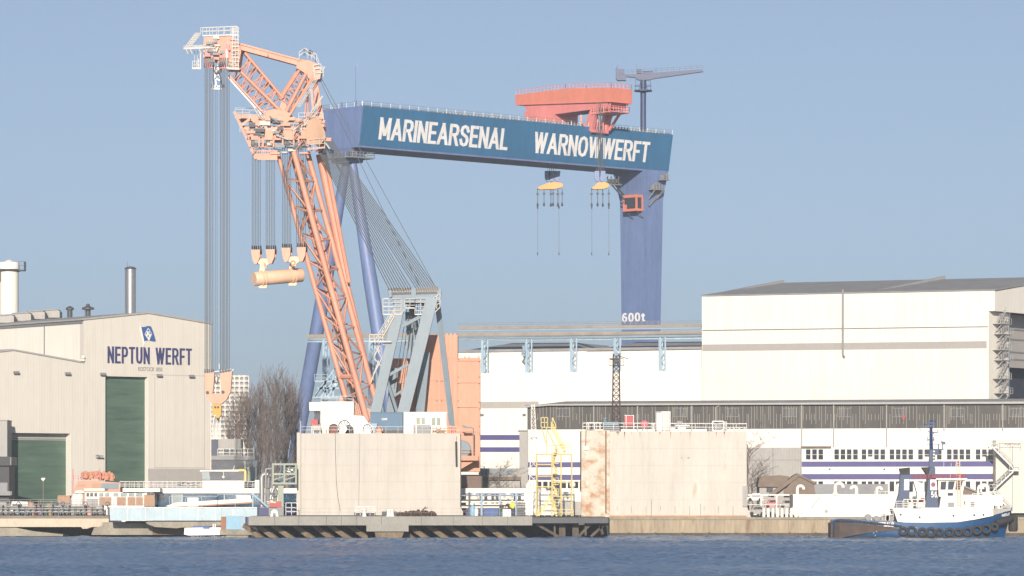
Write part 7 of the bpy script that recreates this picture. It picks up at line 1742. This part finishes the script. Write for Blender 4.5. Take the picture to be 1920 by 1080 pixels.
# drums, crates and goods behind the railing
m_plate_red = mat('faded red drum', (.26, .06, .05), .7, var=.3)
m_plate_yel = mat('faded ochre drum', (.32, .24, .08), .7, var=.3)
goods = [('barrel', 'brown barrel next to the white van behind the railing', 'barrel', 58, 945, .55, m_plate), ('barrel', 'red barrel behind the pier railing under the street lamp', 'barrel', 73, 948, .5, m_plate_red), ('barrel', 'yellow barrel behind the pier railing', 'barrel', 92, 947, .5, m_plate_yel), ('barrel', 'pale blue barrel low at the pier railing', 'barrel', 78, 958, .4, m_sky), ('barrel', 'dark grey barrel next to the varnished brown crate', 'barrel', 104, 946, .55, m_dark)]
for nm, lab, cat, px, y, r, mm in goods:
    q = P(px, 967, 624.5 if y > 955 else 630); zt_ = P(px, y - 3, q.y).z
    mb = MB(); h = zt_ - q.z; mb.lathe(q, [(r, 0), (r, h * .3), (r * 1.06, h * .33), (r, h * .36), (r, h * .66), (r * 1.06, h * .69), (r, h * .72), (r, h), (r * .9, h + .02)], 14)
    single(nm, lab, cat, mb, mm, 'drums behind the pier railing', smooth=True)
for i, (px, w_, h_, mm, lab) in enumerate(((40, 26, 10, m_lblue, 'long pale blue pipe crate behind the pier railing'), (118, 20, 11, m_greybox, 'grey crate behind the railing below the brown crate'), (150, 24, 11, m_palegreen, 'pale green crate behind the railing before the boat'), (184, 26, 11, m_greywall, 'light grey crate at the railing end near the pale blue bridge'))):
    f = FY(626); mb = MB(f); mb.pbox(px - w_ / 2, px + w_ / 2, 967 - h_, 967.4, 0, 1.5)
    for k in range(4): mb.pbox(px - w_ / 2 + (k + .3) * w_ / 4, px - w_ / 2 + (k + .45) * w_ / 4, 967.2 - h_, 967, -.06, 0)
    mb.pbox(px - w_ / 2 - .5, px + w_ / 2 + .5, 966.2 - h_, 967 - h_, -.1, 1.6)
    single('storage_crate', lab, 'crate', mb, mm, 'crates behind the pier railing')

# pipe manifold and sage green frame left of the cream tank
fg_ = FY(622)
t = T('sage_frame', 'sage green open steel frame raised beside the cream tank', 'steel frame', fg_.W(534, 966))
mb = MB()
for x in (512, 533.5, 555):
    for v in (0, 2): mb.bar(fg_.W(x, 908, v), fg_.W(x, 869, v), .28)
for y in (870.5, 889, 906.5):
    for v in (0, 2): mb.bar(fg_.W(511, y, v), fg_.W(556, y, v), .3)
mb.bar(fg_.W(512, 900, 0), fg_.W(533, 893, 0), .15); mb.bar(fg_.W(534, 900, 0), fg_.W(555, 893, 0), .15)
t.part('frame', mb, m_palegreen)
mb = MB(fg_); mb.pprism([(514, 903), (532, 903), (532, 906), (514, 900)], 1, 1.3); mb.pprism([(535, 903), (554, 905), (554, 906), (535, 900)], 1, 1.3); t.part('tray', mb, m_aframe)
mb = MB(); rr = random.Random(5)
for i in range(12): q = fg_.W(rr.uniform(537, 552), rr.uniform(873, 888), 1); mb.torus(q, (rr.uniform(-1, 1), 1, rr.uniform(-1, 1)), .4, .14, 10, 5)
t.part('valve', mb, m_steel)
for x in (514, 530): mb = MB(); mb.bar(fg_.W(x, 966, .6), fg_.W(x, 908, .6), .3); t.part('leg', mb, m_palegreen)
mb2 = MB(fg_); mb2.pbox(521, 531, 909, 950, .4, 1.4); t.part('column', mb2, m_palegreen)
t = T('pipe_manifold', 'bundle of grey bent pipes beside the sage green frame', 'pipes', fg_.W(500, 966))
mb = MB(); mb.pipe([fg_.W(x, y, .5) for x, y in ((491, 950), (491, 895), (493, 890), (498, 888), (502, 890))], .42, 10); mb.pipe([fg_.W(x, y, 0) for x, y in ((498.5, 950), (498.5, 880), (500, 878.5), (514, 878.5))], .16, 8); mb.pipe([fg_.W(x, y, .1) for x, y in ((503, 940), (504, 897), (508, 890), (511, 895), (510, 915))], .25, 8); mb.pipe([fg_.W(x, y, .3) for x, y in ((516, 945), (518, 920), (514, 912), (509, 925), (506, 938))], .28, 8); mb.pipe([fg_.W(x, y, .6) for x, y in ((494, 948), (505, 944), (520, 946))], .3, 8)
for x, y in ((505, 893), (510, 925), (515, 930), (503, 915), (508, 937)): mb.torus(fg_.W(x, y, 0), (0, 0, 1), .35, .1, 10, 5)
t.part('pipe', mb, m_steel, smooth=True)
mb = MB(fg_); mb.pbox(488, 520, 946, 952, .2, 1.6); t.part('skid', mb, m_greybox)
t = T('red_pump_skid', 'red pump skid at the foot of the sage green frame', 'pump', fg_.W(517, 966))
mb = MB(fg_); mb.pbox(506, 527, 940, 951, .1, 1.5); t.part('body', mb, m_red)
mb = MB(fg_); mb.pbox(507, 517, 940.5, 943, .02, .097); t.part('yellow_label', mb, m_yellow)
mb = MB(fg_); mb.pbox(504, 530, 951, 967, .2, 1.4); t.part('base', mb, m_greybox)
t = T('blue_end_rail', 'pale grey handrail section beside the cream tank corner pipe', 'railing', fg_.W(546, 966))
mb = MB(); mb.rail([fg_.W(536, 966, -1), fg_.W(557, 966, -1)], 2.0, .9, .06, (1, .6, .3)); t.part('rail', mb, m_steel)

# yard gear in the gap between the tanks
fy_ = FY(628)
t = T('pipe_scaffold', 'rows of blue and white pipes stacked in a scaffold between the tanks', 'pipe rack', fy_.W(922, 966))
m_pipeb = mat('dull blue pipe', (.13, .19, .33), .5, var=.2)
for j, y in enumerate((929, 938, 941, 948, 951, 958)):
    mb = MB()
    for k in range(2): mb.tube(fy_.W(864, y, 1 + k * .6), fy_.W(983, y, 1 + k * .6), .13, n=7)
    t.part('pipe', mb, (m_pipeb, m_dark, m_white, m_dark, m_white, m_dark)[j])
for px, mm in ((880, m_dark), (903, m_lblue), (938, m_lblue), (968, m_lblue)):
    mb = MB(); mb.bar(fy_.W(px, 967, .2), fy_.W(px, 923, .2), .32); t.part('post', mb, mm)
t = T('blue_skip', 'royal blue skip container on the platform between the tanks', 'skip', FY(622).W(920, 967))
f = FY(622); mb = MB(f); mb.pprism([(907, 955), (934, 955), (933, 967.5), (909, 967.5)], 0, 2); t.part('body', mb, m_cblue)
mb = MB(f); mb.pbox(906.5, 934.5, 953.8, 955.2, -.06, 2.06); 
for x in (913, 920.5, 928): mb.pbox(x, x + 1, 955, 967, -.06, -.003)
t.part('rim', mb, m_cblue)
mb = MB(); q = P(886, 967, 619); mb.lathe(q, [(.42, 0), (.48, .4), (.48, 1.3), (.25, 1.6), (.25, 1.7)], 12); single('cyan_tank', 'small cyan tank bottle beside a white drum between the tanks', 'tank', mb, m_sky, smooth=True)
mb = MB(); q = P(893, 967, 619); mb.lathe(q, [(.3, 0), (.36, .4), (.36, 1.0), (.15, 1.2)], 12); single('white_drum', 'small white drum beside the cyan tank bottle', 'drum', mb, m_white, smooth=True)
for px, rx, y, lab in ((889, 9, 930.5, 'white tarpaulin cone behind the pipes above the cyan tank bottle'), (953, 8, 928.5, 'white tarpaulin cone behind the pipes above the workers')):
    mb = MB(); q = P(px, y + 6, 634); mb.lathe(q, [(.75, 0), (.8, .25), (.45, .8), (.1, 1.2)], 14); mb.tube(V((q.x, q.y, 3.2)), q, .1, n=6); single('tarpaulin_cover', lab, 'cover', mb, m_white, 'white covers between the tanks', smooth=True)
mb = MB(); q = P(977, 967, 623)
for i in range(6):
    for s_ in (-1, 1): mb.tube(q + V((-.7, 0, .2 + i * .35)), q + V((.7, .6 * s_, .25 + i * .35)), .1, n=6)
    mb.tube(q + V((-.7 + .25 * i, 0, 0)), q + V((-.7 + .25 * i, .3, 2.4 - .2 * (i % 2))), .05, n=5)
single('pipe_stack', 'stack of grey pipes and hoses against the white pontoon wall', 'pipe stack', mb, m_steel)
# two workers
def person(lab, px, py, Y, h, parts, lean=0.0, face=1, arm=0.4):
    q = P(px, py, Y); t = T('person', lab, 'person', q, 0, None); s_ = h / 1.78
    X_ = V((1, 0, 0)); U = V((0, 0, 1)); F_ = V((0, -1, 0)) * face
    me = bpy.data.meshes.new('body')
    top = lean
    j = {}
    pts = [(0, 0, .95), (top * .45, 0, 1.25), (top * .8, 0, 1.45), (top * .95, -.02, 1.54), (top * 1.05, -.03, 1.66),
           (-.11, 0, .90), (-.13, -.02, .50), (-.14, .02, .07), (-.14, -.16, .04),
           (.11, 0, .90), (.14, -.05, .50), (.15, .0, .07), (.15, -.17, .04),
           (top * .8 - .19, 0, 1.43), (top * .8 - .27, -.05, 1.15), (top * .8 - .20, -.22 - arm * .3, 1.0), (top * .8 - .18, -.30 - arm * .3, .98),
           (top * .8 + .19, 0, 1.43), (top * .8 + .27, -.06, 1.15), (top * .8 + .2, -.24 - arm * .4, 1.02 + arm * .1), (top * .8 + .18, -.32 - arm * .4, 1.02 + arm * .1)]
    ed = [(0, 1), (1, 2), (2, 3), (3, 4), (0, 5), (5, 6), (6, 7), (7, 8), (0, 9), (9, 10), (10, 11), (11, 12), (2, 13), (13, 14), (14, 15), (15, 16), (2, 17), (17, 18), (18, 19), (19, 20)]
    rad = [.19, .20, .19, .075, .11, .15, .115, .075, .05, .15, .115, .075, .05, .10, .075, .055, .04, .10, .075, .055, .04]
    me.from_pydata([tuple(V(p_) * s_) for p_ in pts], ed, [])
    ob = bpy.data.objects.new('body_tmp', me); C.objects.link(ob)
    sk = ob.modifiers.new('s', 'SKIN')
    for v_, r_ in zip(me.skin_vertices[0].data, rad): v_.radius = (r_ * s_, r_ * s_ * .85)
    me.skin_vertices[0].data[0].use_root = True
    sb = ob.modifiers.new('b', 'SUBSURF'); sb.levels = 1; sb.render_levels = 1
    dg = bpy.context.evaluated_depsgraph_get(); m2 = bpy.data.meshes.new_from_object(ob.evaluated_get(dg))
    bpy.data.objects.remove(ob)
    skin, trouser, jacket = parts['skin'], parts['trouser'], parts['jacket']
    for mm in (trouser, jacket, skin): m2.materials.append(mm)
    for p_ in m2.polygons:
        z = p_.center.z / s_; p_.material_index = 2 if z > 1.5 or (p_.center.y / s_ < -.27 and .9 < z < 1.3) else (1 if z > .92 else 0); p_.use_smooth = True
    b = bpy.data.objects.new('body', m2); C.objects.link(b); b.parent = t.o
    hx = q + V((top * 1.05 * s_, -.03, 1.68 * s_))
    mb = MB(); mb.lathe(hx + V((0, 0, 0)), [(.145 * s_, 0), (.14 * s_, .06), (.1 * s_, .12), (.02, .15)], 12); t.part('helmet', mb, parts['helmet'])
    mb = MB(); mb.ball(hx + V((-.035, -.10, -.03)), .016); mb.ball(hx + V((.035, -.10, -.03)), .016); mb.ball(hx + V((0, -.12, -.06)), .022); t.part('face', mb, m_skin)
    mb = MB()
    for sx in (0, 1):
        base = q + V(pts[16 if not sx else 20]) * s_
        for k in range(4): mb.pipe([base + V(((k - 1.5) * .018, 0, 0)), base + V(((k - 1.5) * .02, -.05, -.01)), base + V(((k - 1.5) * .02, -.075 + .008 * abs(k - 1), -.04))], .009, 5)
        mb.pipe([base + V((.035 * (1 if not sx else -1), .02, 0)), base + V((.05 * (1 if not sx else -1), -.03, -.01))], .01, 5)
    t.part('hand', mb, m_skin)
    mb = MB()
    if parts.get('vest'):
        c = q + V((top * .62 * s_, 0, 1.2 * s_)); mb.lathe(c + V((0, 0, -.28 * s_)), [(.175 * s_, 0), (.19 * s_, .25 * s_), (.17 * s_, .5 * s_), (.08 * s_, .56 * s_)], 14); t.part('vest', mb, parts['vest'], smooth=True)
base_p = dict(skin=m_skin, trouser=m_cloth, jacket=m_cloth, helmet=m_white)
person('worker in yellow hi vis vest and dark trousers beside the white sack', 962.5, 968.2, 605, 2.55, dict(base_p, vest=m_hivis, jacket=m_hivis), -.12, 1, .3)
person('worker in dark jacket bending over the white sack', 956, 968.2, 605.5, 2.35, dict(base_p, jacket=mat('dark navy jacket', (.03, .035, .06), .8)), -.30, 1, .8)
person('worker in green overalls standing next to the blue skip', 940, 968.2, 605, 2.2, dict(base_p, trouser=mat('green overall', (.03, .13, .06), .8), jacket=mat('olive jacket', (.06, .06, .045), .8), helmet=m_dark), .05, 1, .2)

# ------------------------------------------------------------------ sheds, fence and cars right of the rusty tank
fb_ = FY(668)
t = T('brown_roof_shed', 'low shed with brown gabled roofs behind the white pontoon', 'shed', fb_.W(1510, 966))
mb = MB(fb_); mb.pbox(1424, 1640, 910, 967, .5, 8); t.part('wall', mb, m_greywall)
mb = MB(fb_); mb.pprism([(1421, 913), (1424, 893), (1462, 891), (1480, 893), (1470, 913)], 0, 6); mb.pprism([(1440, 927), (1490, 891), (1496, 887.5), (1502, 891), (1530, 904), (1528, 908), (1499, 893), (1450, 929)], -.6, 5); mb.pprism([(1470, 920), (1496, 891), (1525, 906), (1530, 930), (1470, 930)], -.3, 5); t.part('roof', mb, m_roofbrown)
mb = MB(fb_); mb.pbox(1526, 1665, 907.5, 930, -.2, 6); t.part('dark_roof', mb, m_roof)
mb = MB(fb_); mb.pbox(1437, 1449, 914, 923, .42, .497); t.part('window', mb, m_glass)
t = T('brown_gable_shed', 'small brown gabled shed seen over the tug bow', 'shed', fb_.W(1815, 966))
mb = MB(fb_); mb.pprism([(1795, 930), (1803, 912), (1806, 911), (1842, 926), (1842, 967), (1795, 967)], 0, 5); t.part('gable', mb, m_roofbrown)
mb = MB(fb_); mb.pbox(1806, 1812, 932, 941, -.08, -.003); t.part('window', mb, m_glass)
mb = MB(fb_); mb.bar(fb_.W(1794, 931, -.2), fb_.W(1804.5, 910.5, -.2), .3); mb.bar(fb_.W(1804.5, 910.5, -.2), fb_.W(1843, 926.5, -.2), .3); t.part('roof_edge', mb, m_greybox)
ff_ = FY(650)
t = T('yard_rail_frame', 'grey steel pipe frame with three posts over the parked cars', 'frame', ff_.W(1445, 966))
mb = MB(); mb.bar(ff_.W(1402, 928, 0), ff_.W(1490, 928, 0), .25)
mb.bar(ff_.W(1402, 946, 0), ff_.W(1490, 947, 0), .12)
t.part('frame', mb, m_steel)
for x in (1427, 1456, 1489): mb = MB(); mb.bar(ff_.W(x, 967, 0), ff_.W(x, 928.9, 0), .28); t.part('post', mb, m_steel)
def car(lab, px0, px1, ytop, Yv, mm, ybase=960):
    f = FY(Yv); t = T('parked_car', lab, 'car', f.W((px0 + px1) / 2, ybase), 0, 'cars parked behind the pipe frame'); L = px1 - px0; H = ybase - ytop
    mb = MB(f); mb.pprism([(px0, ybase - 2), (px0, ytop + H * .5), (px0 + L * .2, ytop + H * .42), (px0 + L * .33, ytop + H * .02), (px0 + L * .75, ytop), (px0 + L * .92, ytop + H * .42), (px1, ytop + H * .5), (px1, ybase - 2)], 0, 1.75); t.part('body', mb, mm)
    mb = MB(f); mb.pprism([(px0 + L * .28, ytop + H * .40), (px0 + L * .36, ytop + H * .1), (px0 + L * .72, ytop + H * .1), (px0 + L * .84, ytop + H * .40)], -.03, 1.78); t.part('window', mb, m_glass)
    for a in (.2, .8):
        mb = MB(); mb.lathe(f.W(px0 + L * a, ybase - 3, -.05), [(.15, 0), (.32, .03), (.32, .22)], 14, (0, 1, 0)); t.part('wheel', mb, m_rubber)
    for a in (0, 1):
        mb = MB(f); x = px0 - .2 if a == 0 else px1 - 2.2; mb.pbox(x, x + 2.4, ytop + H * .56, ytop + H * .68, -.03, .4); t.part('headlight' if a == 0 else 'tail_light', mb, m_white if a == 0 else m_red)
car('white hatchback parked next to the rusty tank corner', 1400, 1432, 925, 662, m_white, 940)
car('silver grey car parked behind the pipe frame, nearest the quay', 1403, 1436, 948, 646, m_greywall, 966)
car('dark red car parked between the pipe frame posts', 1434, 1462, 936, 660, m_redpink, 952)
car('pale grey car parked against the white pontoon end of the pipe frame', 1462, 1490, 937, 659, m_greywall, 952)
for i in range(9):
    px = 1432 + i * 8.6; q = P(px, 968, 637); mb = MB(); mb.lathe(V((q.x, q.y, ZQ)), [(.26, 0), (.26, 1.25), (.2, 1.3), (.2, 1.5), (.05, 1.52)], 10)
    o = single('quay_bollard', 'white round post in the row along the quay edge, one of nine alike', 'post', mb, m_white, 'white posts along the quay edge', smooth=True)

# grey low office behind the bushes, dark block behind the trees
fo_ = FY(705)
t = T('low_office', 'low grey office with window strip behind the bare bushes', 'office', fo_.W(925, 966))
mb = MB(fo_); mb.pbox(898, 974, 878, 962, 0, 8); mb.pbox(860, 975, 890, 962, -3, -.1); t.part('wall', mb, m_greywall)
mb = MB(fo_); mb.pbox(901, 963, 880, 889.5, -.08, -.003); t.part('window_strip', mb, m_aframe)
mb = MB(fo_)
for i in range(11): mb.pbox(901 + i * 5.9, 902 + i * 5.9, 880, 889.5, -.14, -.083)
t.part('mullion', mb, m_greywall)
mb = MB(fo_); mb.pbox(858, 977, 894, 900, -3.5, .1); t.part('roof_slab', mb, m_roofbrown)
fd_ = FY(702)
t = T('dark_pump_house', 'dark building with pale roof cabin behind the ship wheelhouse', 'building', fd_.W(436, 966))
mb = MB(fd_); mb.pbox(396, 475, 857.5, 962, .3, 9); t.part('dark_wall', mb, m_glass)
mb = MB(fd_); mb.pbox(396, 478, 854.5, 862, -.5, 9.2); t.part('canopy', mb, m_greybox)
mb = MB(fd_); mb.pbox(396, 408.5, 823, 855, 0, 6); t.part('dark_block', mb, mat('slate blue block', (.05, .06, .10), .6))
mb = MB(fd_); mb.pbox(408.7, 452, 823, 854.4, .6, 6); cb = t.part('roof_cabin', mb, m_greywall)
for x0, x1 in ((420, 429), (433, 438), (441, 444)):
    mb = MB(fd_); mb.pbox(x0, x1, 842, 852, .52, .597); t.part('window', mb, m_glass, parent=cb)
mb = MB(); mb.rail([fd_.W(408, 855, -.3), fd_.W(476, 855, -.3)], 1.3, 1.1, .05); t.part('rail', mb, m_steel)
mb = MB(fd_); mb.pbox(457, 461, 864, 905, -.2, .29); mb.pbox(464, 478, 876, 905, -.3, .29); t.part('pillar', mb, m_palegreen)

# ------------------------------------------------------------------ hotel tower with folded balconies, far off
fh_ = FY(2000)
t = T('hotel_tower', 'white tower block with folded zigzag balconies behind the hook block', 'tower block', fh_.W(430, 955))
mb = MB(fh_); mb.pbox(396, 464, 706, 960, 1.5, 14); t.part('core', mb, mat('grey balcony back', (.26, .24, .24), .7))  # mid grey core behind the white balcony rows
nf = 26; u0_, u1_ = fh_.hit(395, 900)[0], fh_.hit(466, 900)[0]
for k in range(nf):
    z = fh_.hit(400, 705.5)[1] - k * 2.5 - .55
    if z < 8: break
    mb = MB(); pts = []
    nn = 8
    for i in range(nn * 2 + 1):
        u = u0_ + (u1_ - u0_) * i / (nn * 2); pts.append(fh_(u, -.5 if i % 2 else 1.2, z))
    poly = pts + [fh_(u1_, 2, z), fh_(u0_, 2, z)]
    mb.prism(poly, (0, 0, 1.15)); t.part('balcony_row', mb, m_white)
mb = MB()
for i in range(9): u = u0_ + (u1_ - u0_) * i / 8; mb.add(*([[fh_(u - .18, 1.0, 6), fh_(u + .18, 1.0, 6), fh_(u + .18, 1.0, fh_.hit(400, 706)[1]), fh_(u - .18, 1.0, fh_.hit(400, 706)[1]), fh_(u - .18, 1.5, 6), fh_(u + .18, 1.5, 6), fh_(u + .18, 1.5, fh_.hit(400, 706)[1]), fh_(u - .18, 1.5, fh_.hit(400, 706)[1])], [(0, 1, 2, 3), (7, 6, 5, 4), (0, 4, 5, 1), (1, 5, 6, 2), (2, 6, 7, 3), (3, 7, 4, 0)]]))
t.part('party_fin', mb, m_white)

# ------------------------------------------------------------------ bare trees and shrubs
def bare_tree(name, lab, base, h, spread, seed, upright=True, twigs=900, mm=None, grp='bare poplars behind the ship'):
    rr = random.Random(seed); mm = mm or m_bark
    t = T(name, lab, 'tree', base, 0, grp)
    trunk = MB(); cr = MB()
    b = V(base); pts = [b]
    for i in range(1, 9): pts.append(b + V((rr.uniform(-.25, .25), rr.uniform(-.25, .25), h * .93 * i / 8)))
    trunk.pipe(pts, .3, 7, radii=[.48 * (1 - i / 9.5) * h / 25 + .03 for i in range(9)]); t.part('trunk', trunk, mm)
    def twig(p, d, L, r, depth):
        q = p; n = 3
        for i in range(n):
            nd = (d + V((rr.gauss(0, .12), rr.gauss(0, .12), .14 if upright else rr.gauss(.03, .1)))).normalized(); q2 = q + nd * L / n
            cr.tube(q, q2, r * (1 - i / (n + .4)), r * (1 - (i + 1) / (n + .4)), 3); q = q2; d = nd
            if depth < 2:
                for _ in range(2 if depth else 3):
                    a = rr.uniform(0, 6.28); o_ = V((math.cos(a), math.sin(a), 0)); twig(q, (d * (.9 if upright else .6) + o_ * (.38 if upright else .75)).normalized(), L * rr.uniform(.32, .5), r * .55, depth + 1)
    nb = twigs // 50
    for i in range(nb):
        k = rr.uniform(.07, .9) if upright else rr.uniform(.3, .9); p = b + V((0, 0, h * .93 * k)); a = rr.uniform(0, 6.28); o_ = V((math.cos(a), math.sin(a), 0))
        if upright: d = (V((0, 0, 1)) + o_ * rr.uniform(.10, .26) * spread).normalized(); L = h * (.16 + .16 * math.sin(math.pi * min(1, k * 1.15))) * rr.uniform(.75, 1.2); L = min(L, h * 1.0 - (p.z - b.z))
        else: d = (V((0, 0, .55)) + o_ * rr.uniform(.6, 1.0) * spread).normalized(); L = h * .4 * rr.uniform(.7, 1.2)
        twig(p, d, L, .075 * h / 25 + .02, 0)
    t.part('crown', cr, mm)
    return t
Yt = 850
for i, (px, yt, sp, tw, lab) in enumerate(((447, 748, 1.1, 1500, 'bare poplar touching the folded balcony tower, thin lower crown'), (466, 735, 1.0, 1500, 'bare poplar, second from the hotel tower'), (487, 722, 1.0, 1600, 'bare poplar between the tallest one and the hotel tower, slightly lower top'), (516, 704, 1.0, 2000, 'tallest bare poplar in the row behind the ship'), (538, 718, .95, 1700, 'bare poplar between the tallest one and the violet gantry leg'), (555, 740, .9, 1300, 'bare poplar partly behind the violet gantry leg'), (500, 760, 1.2, 1500, 'shorter bare poplar in front of the tallest one'), (430, 776, 1.2, 1200, 'low bare poplar under the yellow hook'))):
    b = P(px, 957, Yt + (i % 3) * 9 - 6); b.z = ZQ; h = P(px, yt, b.y).z - ZQ
    bare_tree('bare_poplar', lab, b, h, sp, 20 + i, True, tw, m_bark if i % 2 else m_bark2)
for i, (px, yt, Yv, lab) in enumerate(((1402, 822, 668, 'taller bare spreading tree at the smooth end of the rusty tank'),)):
    b = P(px, 962, Yv); b.z = ZQ; bare_tree('bare_tree', lab, b, P(px, yt, Yv).z - ZQ, .7, 50 + i, False, 1100, m_bark2, None)
b = P(1410, 962, 672); b.z = ZQ; bare_tree('bare_tree', 'lower bare tree behind the parked cars and pipe frame', b, P(1410, 872, 672).z - ZQ, .9, 61, False, 900, m_bark, None)
b = P(938, 962, 700); b.z = ZQ; bare_tree('bare_tree', 'thin bare sapling in front of the low grey office', b, P(938, 866, 700).z - ZQ, .8, 71, False, 420, m_bark, None)
b = P(912, 962, 699); b.z = ZQ; bare_tree('bare_tree', 'bare sapling beside the salmon tower before the low grey office', b, P(912, 874, 699).z - ZQ, .9, 72, False, 420, m_bark, None)
mb = MB(); rr = random.Random(31)
for i in range(1500):
    px = rr.uniform(862, 990); q = P(px, 962, 693 + rr.uniform(0, 5)); q.z = ZQ + rr.uniform(1.5, 3.0); h = rr.uniform(1.2, 3.0); d = V((rr.gauss(0, .35), rr.gauss(0, .3), 1)).normalized()
    a = q + d * h; mb.tube(q, a, .045, .02, 3); mb.tube(q.lerp(a, .5), q.lerp(a, .5) + V((rr.gauss(0, .5), rr.gauss(0, .4), rr.uniform(.3, .9))), .03, .015, 3)
for i in range(60):
    px = 862 + i * 2.2; q = P(px, 962, 695); q.z = ZQ; mb.tube(q, q + V((0, 0, 3.5)), .08, n=4)
o = single('bare_shrubs', 'strip of red brown bare shrubs between the tanks', 'shrubs', mb, m_bark2, None, kind='stuff')

# ------------------------------------------------------------------ thin winter haze over the harbour
mb = MB(); mb.box(-4500, 4500, -700, 9500, -3, 128)
m = bpy.data.materials.new('haze'); m.use_nodes = True
n = m.node_tree.nodes; n.remove(n['Principled BSDF'])
pv = n.new('ShaderNodeVolumePrincipled'); m.node_tree.links.new(pv.outputs[0], n['Material Output'].inputs['Volume'])
pv.inputs['Color'].default_value = (.78, .88, 1.0, 1); pv.inputs['Density'].default_value = 1.6e-4; pv.inputs['Anisotropy'].default_value = 0
hz = link_mesh('haze', mb, m); hz['kind'] = 'stuff'
